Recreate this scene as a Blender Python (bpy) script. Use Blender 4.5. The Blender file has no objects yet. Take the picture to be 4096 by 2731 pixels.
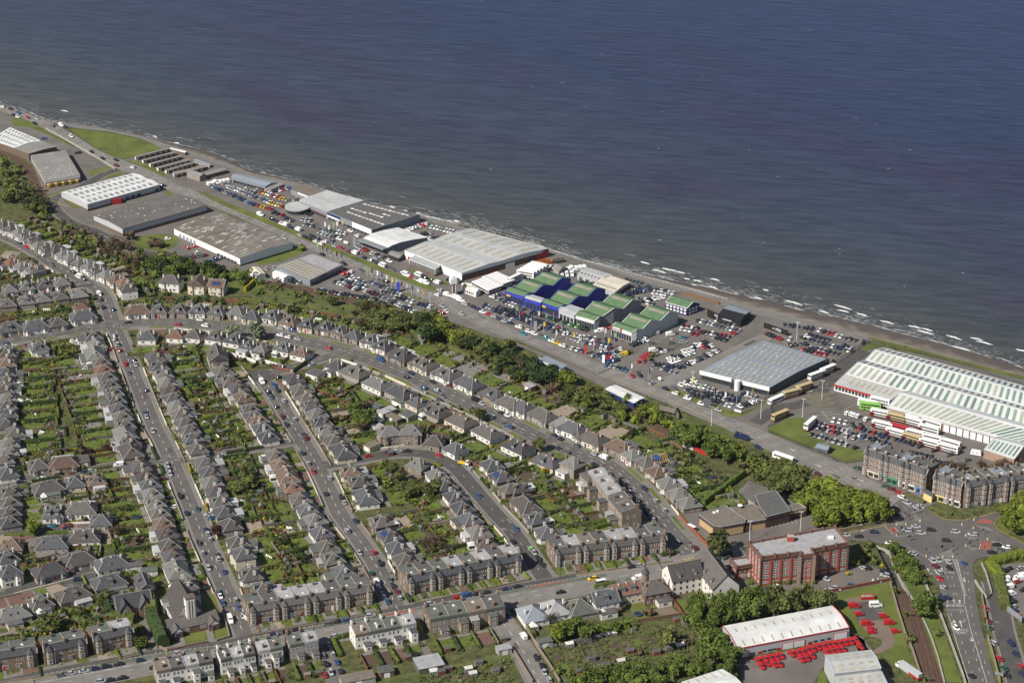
import bpy,math,random
import numpy as np
from mathutils import Vector
from mathutils.geometry import tessellate_polygon
rnd=random.Random(11)
sc=bpy.context.scene
COL=sc.collection
# ------------------------------------------------------------------ camera, sky, sun, exposure
CAM_H,PITCH,FOC=520.0,math.radians(25.0),9000.0
cd=bpy.data.cameras.new('aerial_camera');cam=bpy.data.objects.new('aerial_camera',cd);COL.objects.link(cam)
cam.location=(0,0,CAM_H);cam.rotation_euler=(math.pi/2-PITCH,0,0)
cd.sensor_width=36;cd.lens=36*FOC/4096;cd.clip_start=1;cd.clip_end=60000
sc.camera=cam
SUN_EL,SUN_AZ=math.radians(43),math.atan2(-0.80,-0.60)
w=bpy.data.worlds.new('World');sc.world=w;w.use_nodes=True
nt=w.node_tree;nt.nodes.clear()
sky=nt.nodes.new('ShaderNodeTexSky');sky.sky_type='NISHITA';sky.sun_disc=False
sky.sun_elevation=SUN_EL;sky.sun_rotation=SUN_AZ;sky.air_density=1.0;sky.dust_density=0.6
bg=nt.nodes.new('ShaderNodeBackground');bg.inputs[1].default_value=0.06
wo=nt.nodes.new('ShaderNodeOutputWorld');nt.links.new(sky.outputs[0],bg.inputs[0]);nt.links.new(bg.outputs[0],wo.inputs[0])
sl=bpy.data.lights.new('sun','SUN');sl.energy=4.7;sl.angle=math.radians(0.5);sl.color=(1,.94,.855)
so=bpy.data.objects.new('sun',sl);COL.objects.link(so)
sdir=Vector((math.sin(SUN_AZ)*math.cos(SUN_EL),math.cos(SUN_AZ)*math.cos(SUN_EL),math.sin(SUN_EL)))
so.rotation_euler=sdir.to_track_quat('Z','Y').to_euler()
sc.view_settings.view_transform='Standard';sc.view_settings.look='None'
sc.view_settings.gamma=1;sc.view_settings.use_curve_mapping=False;sc.view_settings.exposure=0.5
sc.cycles.max_bounces=4;sc.cycles.diffuse_bounces=2;sc.cycles.glossy_bounces=2
# ------------------------------------------------------------------ map helpers: survey marks -> ground points
def G(px,py,z=0.0):
 a=(px-2048)/FOC;b=(py-1365.5)/FOC
 t=(z-CAM_H)/(-math.sin(PITCH)-b*math.cos(PITCH))
 return Vector((a*t,(math.cos(PITCH)-b*math.sin(PITCH))*t,z))
TILES=dict(A=(0,400),B=(1024,683),C=(2048,1024),D=(3072,1200),E=(0,1024),F=(1024,1366),G=(0,1707),
             H=(2048,1707),I=(3072,1707),J=(3072,2048),K=(2048,2048),L=(1024,2048),M=(0,2048))
def Ps(s,z=0.0):
 out=[];t=None;extra=[]
 for k in s.replace('(',' ').replace(')',' ').split():
  if k in TILES:t=TILES[k]
  else:
   q=k.split(',');out.append(G(t[0]+float(q[0])/2.296,t[1]+float(q[1])/2.296,z));extra.append(q[2:])
 Ps.extra=extra
 return out
def pt(s,z=0.0):return Ps(s,z)[0]
def v2(p):return Vector((p[0],p[1]))
def smooth(pts,step=6.0):
 pts=[v2(p) for p in pts]
 if len(pts)<3:
  return resample(pts,step)
 ext=[2*pts[0]-pts[1]]+pts+[2*pts[-1]-pts[-2]];out=[]
 for i in range(1,len(ext)-2):
  a,b,c,d=ext[i-1:i+3];n=max(1,int((c-b).length/step))
  for k in range(n):
   t=k/n
   out.append(0.5*((2*b)+(c-a)*t+(2*a-5*b+4*c-d)*t*t+(3*b-a-3*c+d)*t**3))
 out.append(pts[-1]);return out
def resample(pts,step):
 pts=[v2(p) for p in pts];out=[]
 for a,b in zip(pts,pts[1:]):
  n=max(1,int((b-a).length/step))
  out+=[a+(b-a)*(k/n) for k in range(n)]
 return out+[pts[-1]]
def offset(pts,d):
 out=[]
 for i,p in enumerate(pts):
  t=pts[min(i+1,len(pts)-1)]-pts[max(i-1,0)]
  t=t.normalized() if t.length>1e-6 else Vector((1,0))
  out.append(p+Vector((-t.y,t.x))*d)
 return out
def inside(p,poly):
 c=False;n=len(poly);j=n-1
 for i in range(n):
  if(poly[i][1]>p[1])!=(poly[j][1]>p[1]) and p[0]<(poly[j][0]-poly[i][0])*(p[1]-poly[i][1])/(poly[j][1]-poly[i][1])+poly[i][0]:c=not c
  j=i
 return c
def near_on(pts,p):
 best=(1e9,None,None);p=v2(p)
 for a,b in zip(pts,pts[1:]):
  ab=b-a;L=ab.length_squared
  if L<1e-9:continue
  t=max(0,min(1,(p-a).dot(ab)/L));q=a+ab*t;d=(p-q).length
  if d<best[0]:best=(d,q,ab.normalized())
 return best
# ------------------------------------------------------------------ mesh + object helpers
class MB:
 def __init__(s):s.v=[];s.f=[];s.m=[]
 def poly(s,pts,mi=0):
  n=len(s.v);s.v+=[tuple(p) for p in pts];s.f.append(tuple(range(n,n+len(pts))));s.m.append(mi)
 def box(s,x0,x1,y0,y1,z0,z1,mi=0,top=None,bottom=False):
  n=len(s.v)
  s.v+=[(x0,y0,z0),(x1,y0,z0),(x1,y1,z0),(x0,y1,z0),(x0,y0,z1),(x1,y0,z1),(x1,y1,z1),(x0,y1,z1)]
  fs=[(0,1,5,4),(1,2,6,5),(2,3,7,6),(3,0,4,7)]
  for f in fs:s.f.append(tuple(n+i for i in f));s.m.append(mi)
  s.f.append((n+4,n+5,n+6,n+7));s.m.append(mi if top is None else top)
  if bottom:s.f.append((n+3,n+2,n+1,n));s.m.append(mi)
 def prism(s,pl,z0,z1,mi=0,top=None):
  pl=[v2(p) for p in pl]
  if sum(a.x*b.y-b.x*a.y for a,b in zip(pl,pl[1:]+pl[:1]))<0:pl=pl[::-1]
  n=len(pl)
  for i in range(n):
   a,b=pl[i],pl[(i+1)%n]
   s.poly([(a.x,a.y,z0),(b.x,b.y,z0),(b.x,b.y,z1),(a.x,a.y,z1)],mi)
  s.poly([(p.x,p.y,z1) for p in pl],mi if top is None else top)
 def frus(s,x0,x1,y0,y1,z0,X0,X1,Y0,Y1,z1,mi=0,top=None):
  n=len(s.v)
  s.v+=[(x0,y0,z0),(x1,y0,z0),(x1,y1,z0),(x0,y1,z0),(X0,Y0,z1),(X1,Y0,z1),(X1,Y1,z1),(X0,Y1,z1)]
  for f in[(0,1,5,4),(1,2,6,5),(2,3,7,6),(3,0,4,7)]:s.f.append(tuple(n+i for i in f));s.m.append(mi)
  if top is not None:s.f.append((n+4,n+5,n+6,n+7));s.m.append(top)
 def beam(s,p,q,wd,ht=None,mi=0):
  p=Vector(p);q=Vector(q);t=(q-p)
  if t.length<1e-5:return
  t.normalize();up=Vector((0,0,1)) if abs(t.z)<.95 else Vector((1,0,0))
  r=t.cross(up).normalized()*(wd/2);u=r.cross(t).normalized()*((ht or wd)/2)
  n=len(s.v)
  for c in(p,q):s.v+=[tuple(c-r-u),tuple(c+r-u),tuple(c+r+u),tuple(c-r+u)]
  for f in[(0,1,5,4),(1,2,6,5),(2,3,7,6),(3,0,4,7),(0,3,2,1),(4,5,6,7)]:s.f.append(tuple(n+i for i in f));s.m.append(mi)
 def cyl(s,x,y,z0,z1,r,r1=None,n=8,mi=0,top=True):
  r1=r if r1 is None else r1;b=len(s.v)
  for k in range(n):
   a=2*math.pi*k/n;s.v+=[(x+r*math.cos(a),y+r*math.sin(a),z0),(x+r1*math.cos(a),y+r1*math.sin(a),z1)]
  for k in range(n):
   j=(k+1)%n;s.f.append((b+2*k,b+2*j,b+2*j+1,b+2*k+1));s.m.append(mi)
  if top:s.f.append(tuple(b+2*k+1 for k in range(n)));s.m.append(mi)
 def mesh(s,name,mats):
  me=bpy.data.meshes.new(name);me.from_pydata(s.v,[],s.f)
  for m in(mats if isinstance(mats,(list,tuple)) else[mats]):me.materials.append(m)
  if len(me.materials)>1:me.polygons.foreach_set('material_index',s.m)
  return me
LABELS=set()
def tag(o,label=None,cat=None,group=None,kind=None):
 if label:
  o['label']=label;LABELS.add(label)
 if cat:o['category']=cat
 if group:o['group']=group
 if kind:o['kind']=kind
 return o
def ob(name,me,parent=None,loc=None,rz=0.0,scale=None):
 o=bpy.data.objects.new(name,me);COL.objects.link(o)
 if parent is not None:o.parent=parent
 if loc is not None:o.location=loc
 if rz:o.rotation_euler=(0,0,rz)
 if scale is not None:o.scale=scale
 return o
def thing(name,label,cat,loc=(0,0,0),rz=0.0,group=None):
 o=ob(name,None,None,loc,rz);o.empty_display_size=.5
 return tag(o,label,cat,group)
ONES=['','first','second','third','fourth','fifth','sixth','seventh','eighth','ninth','tenth','eleventh','twelfth','thirteenth','fourteenth','fifteenth','sixteenth','seventeenth','eighteenth','nineteenth']
TENS={20:'twent',30:'thirt',40:'fort',50:'fift',60:'sixt',70:'sevent',80:'eight',90:'ninet'}
def ordi(n):
 if n<20:return ONES[n]
 if n>=100:return 'hundred-and-'+ordi(n-100) if n>100 else 'hundredth'
 t=TENS[n//10*10];return t+'ieth' if n%10==0 else t+'y-'+ONES[n%10]
# ------------------------------------------------------------------ materials
MATS={}
def mat(name,col,var=.18,scale=.6,rough=.8,objrnd=.0,spec=.3,metal=0.0,detail=4,tint=None,wave=None,world=False):
 if name in MATS:return MATS[name]
 m=bpy.data.materials.new(name);m.use_nodes=True;n=m.node_tree;b=n.nodes['Principled BSDF']
 b.inputs['Roughness'].default_value=rough;b.inputs['Specular IOR Level'].default_value=spec;b.inputs['Metallic'].default_value=metal
 tc=n.nodes.new('ShaderNodeTexCoord');ge=n.nodes.new('ShaderNodeNewGeometry')
 co=ge.outputs['Position'] if world else tc.outputs['Object']
 no=n.nodes.new('ShaderNodeTexNoise');no.inputs['Scale'].default_value=scale;no.inputs['Detail'].default_value=detail;no.inputs['Roughness'].default_value=.65
 n.links.new(co,no.inputs['Vector'])
 mx=n.nodes.new('ShaderNodeMix');mx.data_type='RGBA'
 c2=tint or col
 mx.inputs[6].default_value=tuple(c*(1-var) for c in col)+(1,);mx.inputs[7].default_value=tuple(min(1,c*(1+var)) for c in c2)+(1,)
 mr=n.nodes.new('ShaderNodeMapRange');mr.inputs[1].default_value=.3;mr.inputs[2].default_value=.7
 n.links.new(no.outputs[0],mr.inputs[0]);n.links.new(mr.outputs[0],mx.inputs[0])
 out=mx.outputs[2]
 if wave:
  wv=n.nodes.new('ShaderNodeTexWave');wv.bands_direction=wave[0];wv.inputs['Scale'].default_value=wave[1];wv.inputs['Distortion'].default_value=.4
  n.links.new(co,wv.inputs['Vector'])
  bp=n.nodes.new('ShaderNodeBump');bp.inputs['Strength'].default_value=wave[2];bp.inputs['Distance'].default_value=.05
  n.links.new(wv.outputs[1],bp.inputs['Height']);n.links.new(bp.outputs[0],b.inputs['Normal'])
 if objrnd:
  oi=n.nodes.new('ShaderNodeObjectInfo');hs=n.nodes.new('ShaderNodeHueSaturation')
  r2=n.nodes.new('ShaderNodeMapRange');r2.inputs[3].default_value=1-objrnd;r2.inputs[4].default_value=1+objrnd
  n.links.new(oi.outputs['Random'],r2.inputs[0]);n.links.new(r2.outputs[0],hs.inputs['Value']);n.links.new(out,hs.inputs['Color']);out=hs.outputs[0]
 n.links.new(out,b.inputs['Base Color'])
 MATS[name]=m;return m
asphalt=mat('asphalt',(.098,.09,.082),.2,.09,.9,detail=6,world=True)
asphalt2=mat('asphalt_dark',(.068,.064,.06),.22,.15,.9,detail=6,world=True)
asphalt3=mat('asphalt_worn',(.165,.152,.138),.2,.1,.9,detail=6,world=True)
pave=mat('paving_slabs',(.155,.142,.128),.18,.4,.9,detail=6,world=True)
promm=mat('promenade_tarmac',(.15,.143,.132),.12,.08,.9,detail=6,world=True)
yardm=mat('yard_tarmac',(.125,.112,.1),.24,.05,.9,detail=7,world=True)
yardm2=mat('brown_yard',(.15,.115,.09),.15,.1,.9,detail=6,world=True)
grass=mat('mown_grass',(.07,.098,.018),.25,.07,.95,detail=7,tint=(.1,.115,.024),world=True)
lawnA=mat('lawn',(.06,.092,.013),.3,.35,.95,detail=6,tint=(.095,.118,.02),world=True)
rough_g=mat('rough_grass',(.052,.075,.016),.35,.12,.95,detail=8,tint=(.092,.1,.03),world=True)
soil=mat('garden_ground',(.03,.045,.01),.5,.3,.95,detail=9,tint=(.078,.08,.028),world=True)
beachm=mat('shingle',(.17,.145,.115),.25,.2,.95,detail=9,world=True)
redpav=mat('red_block_paving',(.13,.075,.058),.2,.6,.9,detail=5,world=True)
gravel=mat('pale_gravel',(.24,.195,.145),.2,.5,.95,detail=7,world=True)
greyp=mat('grey_slabs',(.17,.155,.14),.2,.5,.9,world=True)
ballast=mat('rust_ballast',(.085,.05,.036),.25,.5,.95,detail=8,world=True)
white_p=mat('road_paint',(.42,.41,.38),.35,.5,.8,world=True)
yellow_p=mat('yellow_road_paint',(.5,.36,.06),.15,.8,.7,world=True)
redroad=mat('red_road_surface',(.24,.08,.06),.15,.5,.9,world=True)
greenroad=mat('green_bus_lane',(.095,.11,.085),.15,.3,.9,world=True)
foam=mat('foam',(.52,.53,.52),.15,.6,.7,world=True)
white_w=mat('white_render',(.62,.59,.54),.1,.8,.85,.06)
cream_w=mat('cream_render',(.52,.46,.35),.1,.8,.85,.08)
grey_w=mat('grey_harling',(.27,.24,.21),.15,1.2,.9,.1)
stone_w=mat('sandstone',(.21,.165,.125),.28,1.5,.9,.08,detail=6)
dstone_w=mat('weathered_sandstone',(.178,.128,.092),.3,1.2,.9,.08,detail=6)
redstone=mat('red_sandstone',(.15,.085,.065),.2,1.5,.9,.06)
brick_w=mat('red_brick',(.3,.076,.043),.22,1.8,.9,.04,detail=6)
bbrick_w=mat('brown_brick',(.13,.095,.07),.2,1.5,.9,.05)
slate=mat('slate',(.062,.063,.068),.25,.8,.8,.3,detail=6,wave=('Z',3.0,.35))
slate2=mat('brown_grey_slate',(.082,.074,.068),.25,.8,.8,.25,detail=6,wave=('Z',3.0,.35))
slate3=mat('pale_slate',(.125,.123,.115),.2,.7,.8,.15,detail=6,wave=('Z',3.0,.3))
tile_r=mat('red_clay_tile',(.15,.08,.058),.2,.8,.85,.15,detail=6,wave=('Z',3.0,.4))
brown_t=mat('brown_tile',(.115,.078,.058),.25,.8,.85,.2,detail=6,wave=('Z',3.0,.35))
roof_dep=mat('weathered_white_roof',(.47,.48,.465),.14,.08,.65,detail=7)
sky_dep=mat('grey_green_rooflight',(.3,.315,.25),.15,.5,.5,.12)
ridge_m=mat('pale_ridge_tiles',(.27,.265,.25),.12,1,.8,.08)
ridge_r=mat('red_ridge_tiles',(.2,.095,.07),.12,1,.8)
felt_d=mat('dark_felt',(.09,.088,.084),.25,.5,.9,.1,detail=7)
felt_g=mat('greenish_felt',(.095,.105,.09),.22,.4,.9,.1,detail=7)
felt_l=mat('silver_felt',(.29,.285,.285),.2,.35,.75,.1,detail=7)
felt_b=mat('brown_felt',(.15,.125,.1),.22,.4,.9,.08,detail=7)
glass=mat('window_glass',(.03,.035,.04),.2,.5,.12,spec=.6)
frame_m=mat('white_frames',(.7,.69,.66),.05,1,.6)
pots=mat('clay_pots',(.3,.2,.13),.2,2,.9)
door_r=mat('red_paint',(.36,.03,.025),.1,1,.5,.1)
door_d=mat('dark_paint',(.05,.045,.045),.2,1,.5)
door_b=mat('navy_paint',(.02,.035,.1),.2,1,.5)
white_m=mat('white_cladding',(.66,.66,.65),.06,.5,.55,wave=('X',1.5,.3))
lgrey_m=mat('light_grey_cladding',(.4,.41,.42),.08,.3,.5,wave=('X',1.5,.3))
mgrey_m=mat('mid_grey_cladding',(.2,.215,.235),.1,.3,.5)
dgrey_m=mat('dark_grey_cladding',(.09,.095,.1),.12,.4,.6)
black_m=mat('black_cladding',(.018,.018,.02),.2,.4,.5)
blue_m=mat('blue_cladding',(.035,.05,.32),.1,.4,.5)
navy_m=mat('navy_cladding',(.02,.035,.11),.12,.4,.5)
green_r=mat('green_sheet_roof',(.075,.135,.065),.2,.25,.7,detail=6)
green_g=mat('faded_brown_sheet',(.2,.18,.15),.15,.3,.8)
roof_w=mat('white_sheet_roof',(.54,.54,.52),.17,.15,.6,detail=7)
roof_c=mat('cream_sheet_roof',(.52,.47,.38),.1,.15,.7,detail=6)
roof_lg=mat('pale_grey_roof',(.36,.365,.355),.16,.12,.6,detail=7)
roof_bg=mat('blue_grey_roof',(.2,.225,.255),.1,.1,.6,detail=6)
roof_g=mat('grey_fibre_roof',(.2,.19,.175),.18,.12,.85,detail=8)
roof_d=mat('dark_brown_roof',(.115,.105,.095),.2,.12,.85,detail=8)
roof_br=mat('lichened_brown_roof',(.125,.092,.06),.3,.09,.9,detail=8,tint=(.15,.142,.128))
sky_t=mat('tan_rooflight',(.34,.315,.235),.12,.5,.5,.08)
sky_d=mat('dark_rooflight',(.1,.105,.11),.2,.5,.3,.1)
sky_gn=mat('green_rooflight',(.15,.215,.175),.2,.5,.5,.25)
sky_w=mat('pale_rooflight',(.5,.48,.44),.15,.5,.6,.15)
wood=mat('brown_timber',(.14,.085,.05),.25,1.5,.85,.2)
woodr=mat('red_brown_timber',(.15,.055,.036),.25,1.5,.85,.15)
woodg=mat('grey_timber',(.15,.135,.115),.25,1.5,.85,.2)
steel=mat('galvanised_steel',(.3,.31,.31),.1,1,.5,metal=.3)
dsteel=mat('dark_steel',(.05,.05,.05),.15,1,.6)
conc=mat('concrete',(.3,.28,.25),.18,.5,.9,detail=6)
rubber=mat('rubber',(.018,.018,.018),.1,2,.8)
bark=mat('bark',(.09,.065,.045),.3,3,.95)
LEAF=dict(fresh=mat('fresh_leaves',(.1,.135,.018),.35,.9,.75,.25,spec=.15,tint=(.13,.155,.022)),
   mid=mat('green_leaves',(.06,.092,.017),.35,.9,.75,.25,spec=.15,tint=(.085,.112,.022)),
   olive=mat('olive_leaves',(.066,.082,.022),.35,.9,.8,.25,spec=.15,tint=(.092,.102,.03)),
   dark=mat('dark_leaves',(.026,.046,.012),.35,.9,.8,.25,spec=.15,tint=(.035,.055,.018)),
   brown=mat('bare_budding_twigs',(.075,.058,.034),.3,.9,.9,.2,spec=.1,tint=(.1,.075,.045)),
   yellow=mat('yellow_blossom',(.26,.21,.02),.3,.9,.8,.15,spec=.1),
   purple=mat('copper_leaves',(.045,.022,.02),.3,.9,.8,.15,spec=.1),
   pale=mat('pale_whitebeam_leaves',(.16,.19,.11),.25,.9,.8,.1,spec=.1))
CARCOL=dict(white=(.72,.72,.7),silver=(.34,.35,.36),grey=(.11,.115,.12),black=(.012,.012,.014),navy=(.015,.025,.07),
              blue=(.03,.075,.19),red=(.38,.016,.02),maroon=(.12,.012,.02),green=(.02,.08,.05),teal=(.03,.2,.24),yellow=(.62,.42,.02),lime=(.25,.5,.15),orange=(.55,.16,.02))
CARM={k:mat('car_paint_'+k,c,.03,1,.25,spec=.6) for k,c in CARCOL.items()}
# ------------------------------------------------------------------ SETTING: sea, coast, land
m=bpy.data.materials.new('sea_water');m.use_nodes=True;n=m.node_tree;b=n.nodes['Principled BSDF']
ge=n.nodes.new('ShaderNodeNewGeometry')
def nz(scale,sx,sy,rot=0,detail=4,dist=0.0):
 mp=n.nodes.new('ShaderNodeMapping');mp.vector_type='TEXTURE';mp.inputs['Scale'].default_value=(1/sx,1/sy,1);mp.inputs['Rotation'].default_value=(0,0,rot)
 t=n.nodes.new('ShaderNodeTexNoise');t.inputs['Scale'].default_value=scale;t.inputs['Detail'].default_value=detail;t.inputs['Distortion'].default_value=dist
 n.links.new(ge.outputs[0],mp.inputs[0]);n.links.new(mp.outputs[0],t.inputs['Vector']);return t
def ramp(inp,stops):
 r=n.nodes.new('ShaderNodeValToRGB');e=r.color_ramp.elements
 e[0].position,e[0].color=stops[0][0],stops[0][1]+(1,);e[1].position,e[1].color=stops[-1][0],stops[-1][1]+(1,)
 for p,c in stops[1:-1]:q=e.new(p);q.color=c+(1,)
 n.links.new(inp,r.inputs[0]);return r
sp=n.nodes.new('ShaderNodeSeparateXYZ');n.links.new(ge.outputs[0],sp.inputs[0])
sh0,sh1=pt('A 1250,310'),pt('D 1500,370');sd=(v2(sh1)-v2(sh0)).normalized();sn=Vector((-sd.y,sd.x))
def lin(a,bb,c):
 q=n.nodes.new('ShaderNodeMath');q.operation='MULTIPLY';q.inputs[1].default_value=a;n.links.new(sp.outputs[0],q.inputs[0])
 r=n.nodes.new('ShaderNodeMath');r.operation='MULTIPLY_ADD';r.inputs[1].default_value=bb;n.links.new(sp.outputs[1],r.inputs[0]);n.links.new(q.outputs[0],r.inputs[2])
 s=n.nodes.new('ShaderNodeMath');s.operation='ADD';s.inputs[1].default_value=c;n.links.new(r.outputs[0],s.inputs[0]);return s
k=1/900.0;off=lin(sn.x*k,sn.y*k,-v2(sh0).dot(sn)*k)
depth=ramp(off.outputs[0],[(0.0,(.058,.058,.053)),(.05,(.043,.049,.054)),(.14,(.031,.039,.058)),(.35,(.017,.026,.062)),(1.0,(.012,.025,.08))])
pn=nz(.0045,.8,2.6,math.atan2(sd.y,sd.x),5,.8)
pr=ramp(pn.outputs[0],[(.47,(0,0,0)),(.66,(1,1,1))])
band=ramp(off.outputs[0],[(.04,(0,0,0)),(.1,(1,1,1)),(.3,(.8,.8,.8)),(.55,(0,0,0))])
mm=n.nodes.new('ShaderNodeMath');mm.operation='MULTIPLY';n.links.new(pr.outputs[0],mm.inputs[0]);n.links.new(band.outputs[0],mm.inputs[1])
m2=n.nodes.new('ShaderNodeMath');m2.operation='MULTIPLY';m2.inputs[1].default_value=.6;n.links.new(mm.outputs[0],m2.inputs[0])
mx=n.nodes.new('ShaderNodeMix');mx.data_type='RGBA';mx.inputs[7].default_value=(.03,.016,.044,1)
n.links.new(m2.outputs[0],mx.inputs[0]);n.links.new(depth.outputs[0],mx.inputs[6])
rp=nz(.12,.35,1.5,-.22,5,.4);rr=ramp(rp.outputs[0],[(.3,(.68,.7,.74)),(.7,(1.3,1.27,1.22))])
mx2=n.nodes.new('ShaderNodeMix');mx2.data_type='RGBA';mx2.blend_type='MULTIPLY';mx2.inputs[0].default_value=1
n.links.new(mx.outputs[2],mx2.inputs[6]);n.links.new(rr.outputs[0],mx2.inputs[7]);n.links.new(mx2.outputs[2],b.inputs['Base Color'])
h1=nz(.13,.35,1.5,-.22,5,.3);h2=nz(.5,.6,1.4,.05,3)
ad=n.nodes.new('ShaderNodeMath');ad.operation='MULTIPLY_ADD';ad.inputs[1].default_value=.35;n.links.new(h2.outputs[0],ad.inputs[0]);n.links.new(h1.outputs[0],ad.inputs[2])
bp=n.nodes.new('ShaderNodeBump');bp.inputs['Strength'].default_value=.5;bp.inputs['Distance'].default_value=1.3;n.links.new(ad.outputs[0],bp.inputs['Height']);n.links.new(bp.outputs[0],b.inputs['Normal'])
b.inputs['Roughness'].default_value=.3;b.inputs['Specular IOR Level'].default_value=.2
seam=m
SEA=-2.5
mb=MB();R=20000
mb.poly([(-R,-R,SEA),(R,-R,SEA),(R,R,SEA),(-R,R,SEA)])
tag(ob('sea',mb.mesh('sea',seam)),kind='structure')
prom_out=Ps('A -700,-170 -300,-60 0,40 200,110 440,190 620,215 900,252 1300,332 1500,400 1800,500 2100,592 2351,690 B 300,95 640,178 1000,278 1500,407 1750,472 2000,530 2351,612 C 260,-80 520,8 900,112 1300,217 1540,282 1900,382 2200,460 D 0,92 300,172 600,252 930,345 1300,440 1700,545 2351,715 2900,870 3600,1060')
water=Ps('A -700,-190 -300,-80 0,25 300,135 450,185 900,243 1250,310 1500,383 1750,428 2000,500 2200,600 B 0,15 250,65 550,152 650,182 1000,282 1500,410 1850,474 2351,594 C 300,-80 540,0 800,70 1100,140 1500,230 1800,290 2100,362 D 0,22 300,90 700,172 1100,272 1500,372 1900,482 2351,622 2900,770 3600,950',SEA)
def by_x(pts,xs):
 pts=sorted([(p[0],p[1]) for p in pts]);return np.interp(xs,[p[0] for p in pts],[p[1] for p in pts])
x0,x1=prom_out[0].x,prom_out[-1].x
xs=np.arange(x0,x1,5.0)
po=by_x(prom_out,xs);wa=by_x(water,xs)
wa=np.maximum(wa,po+2.0)
jit=np.array([rnd.uniform(-1,1) for _ in xs]);wa=wa+np.convolve(jit,np.ones(3)/3,'same')*1.2
far=9000.0
sl=(po[40]-po[0])/(xs[40]-xs[0]);sr=(po[-1]-po[-40])/(xs[-1]-xs[-40])
coast=[Vector((x0-far,po[0]-far*sl*.9))]+[Vector((a,c)) for a,c in zip(xs,po)]+[Vector((x1+far,po[-1]+far*sr*.7))]
cutL=[v2(p) for p in Ps('J 985,300 1040,420 1130,590 1195,765')]
cutR=[v2(p) for p in Ps('J 1112,345 1150,460 1215,600 1300,765')]
hole=cutL+cutR[::-1]
outer=[v2(c) for c in coast]+[Vector((x1+far,-9000)),Vector((x0-far,-9000))]
tri=tessellate_polygon([[Vector((p.x,p.y,0)) for p in outer],[Vector((p.x,p.y,0)) for p in hole]])
me=bpy.data.meshes.new('ground');me.from_pydata([(p.x,p.y,0) for p in outer+hole],[],[tuple(t) for t in tri]);me.materials.append(soil)
tag(ob('ground',me),kind='structure')
mb=MB()
for i in range(3):
 z=[-5.5,-5,-3.2,-.6];a,b_,c,d=cutL[i],cutL[i+1],cutR[i+1],cutR[i]
 mb.poly([(*a,z[i]),(*d,z[i]),(*c,z[i+1]),(*b_,z[i+1])],0)
 mb.poly([(*a,z[i]),(*b_,z[i+1]),(*b_,0.0),(*a,0.0)],1);mb.poly([(*d,z[i]),(*d,0.0),(*c,0.0),(*c,z[i+1])],1)
mb.poly([(*cutL[3],-.6),(*cutR[3],-.6),(*cutR[3],0),(*cutL[3],0)],0)
tag(ob('railway_cutting',mb.mesh('railway_cutting',[ballast,conc])),kind='structure')
mb=MB();a,d=cutL[0],cutR[0];t=(d-a)
mb.poly([(*a,-5.5),(*d,-5.5),(*d,0),(*a,0)],0)
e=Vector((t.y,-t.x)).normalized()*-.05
mb.poly([(*(a+t*.15-e),-5.5),(*(a+t*.75-e),-5.5),(*(a+t*.75-e),-1.8),(*(a+t*.45-e),-1.2),(*(a+t*.15-e),-1.8)],1)  # flat black sheet, not cladding: paints the darkness inside the bridge mouth
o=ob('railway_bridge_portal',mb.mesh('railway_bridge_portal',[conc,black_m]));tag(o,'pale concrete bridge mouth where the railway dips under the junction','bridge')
mb=MB()
for i in range(len(xs)-1):
 q=[(xs[i],po[i],0),(xs[i+1],po[i+1],0)];q2=[(xs[i],wa[i],SEA),(xs[i+1],wa[i+1],SEA)];q3=[(xs[i],wa[i]+14,SEA-3),(xs[i+1],wa[i+1]+14,SEA-3)]
 mb.poly([q[0],q[1],q2[1],q2[0]]);mb.poly([q2[0],q2[1],q3[1],q3[0]])
bm_=bpy.data.materials.new('beach');bm_.use_nodes=True;n=bm_.node_tree;bb=n.nodes['Principled BSDF'];bb.inputs['Roughness'].default_value=.9
ge=n.nodes.new('ShaderNodeNewGeometry');sp=n.nodes.new('ShaderNodeSeparateXYZ');n.links.new(ge.outputs[0],sp.inputs[0])
t1=nz(.12,1,1,0,8);
mz=n.nodes.new('ShaderNodeMath');mz.operation='MULTIPLY_ADD';mz.inputs[1].default_value=.3;n.links.new(sp.outputs[2],mz.inputs[0]);n.links.new(t1.outputs[0],mz.inputs[2])
cr=ramp(mz.outputs[0],[(-0.0,(.075,.06,.05)),(.12,(.085,.07,.058)),(.25,(.13,.105,.082)),(.5,(.21,.175,.135))])
n.links.new(cr.outputs[0],bb.inputs['Base Color'])
tag(ob('beach',mb.mesh('beach',bm_)),kind='structure')
mb=MB();r=random.Random(3)
def froth(x,y,L,wd,ang,z=SEA+.05,n=None):
 n=n or max(3,int(L/1.6));up=[];dn=[]
 for i in range(n+1):
  t=i/n;e=math.sin(math.pi*t)**.5;px=x+math.cos(ang)*L*(t-.5);py=y+math.sin(ang)*L*(t-.5)
  a=r.uniform(.25,1)*wd*e;c=r.uniform(.15,.6)*wd*e
  up.append((px,py+a,z));dn.append((px,py-c,z))
 for i in range(n):mb.poly([dn[i],dn[i+1],up[i+1],up[i]])
ang0=math.atan2(sd.y,sd.x)
for i in range(0,len(xs)-2):
 u=(xs[i]-x0)/(x1-x0);ang=math.atan2(wa[i+1]-wa[i],5.0)
 hw=.6 if xs[i]>-20 else(.35 if xs[i]>-260 else.22)
 if r.random()<.85:froth(xs[i],wa[i]+.3,7.5,r.uniform(.35,.9) if xs[i]>-60 else r.uniform(.2,.6),ang)
 for row in range(4):
  if r.random()<hw*(1,.6,.4,.22)[row]*(.4+1.2*abs(math.sin(xs[i]*.021+row))):
   froth(xs[i]+r.uniform(-4,4),wa[i]+1.0+row*row*1.7+row*2.2+r.uniform(-.8,1.2),r.uniform(4,11),r.uniform(.2,.8)*(1 if row==0 else.5),ang+r.uniform(-.1,.1))
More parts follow.
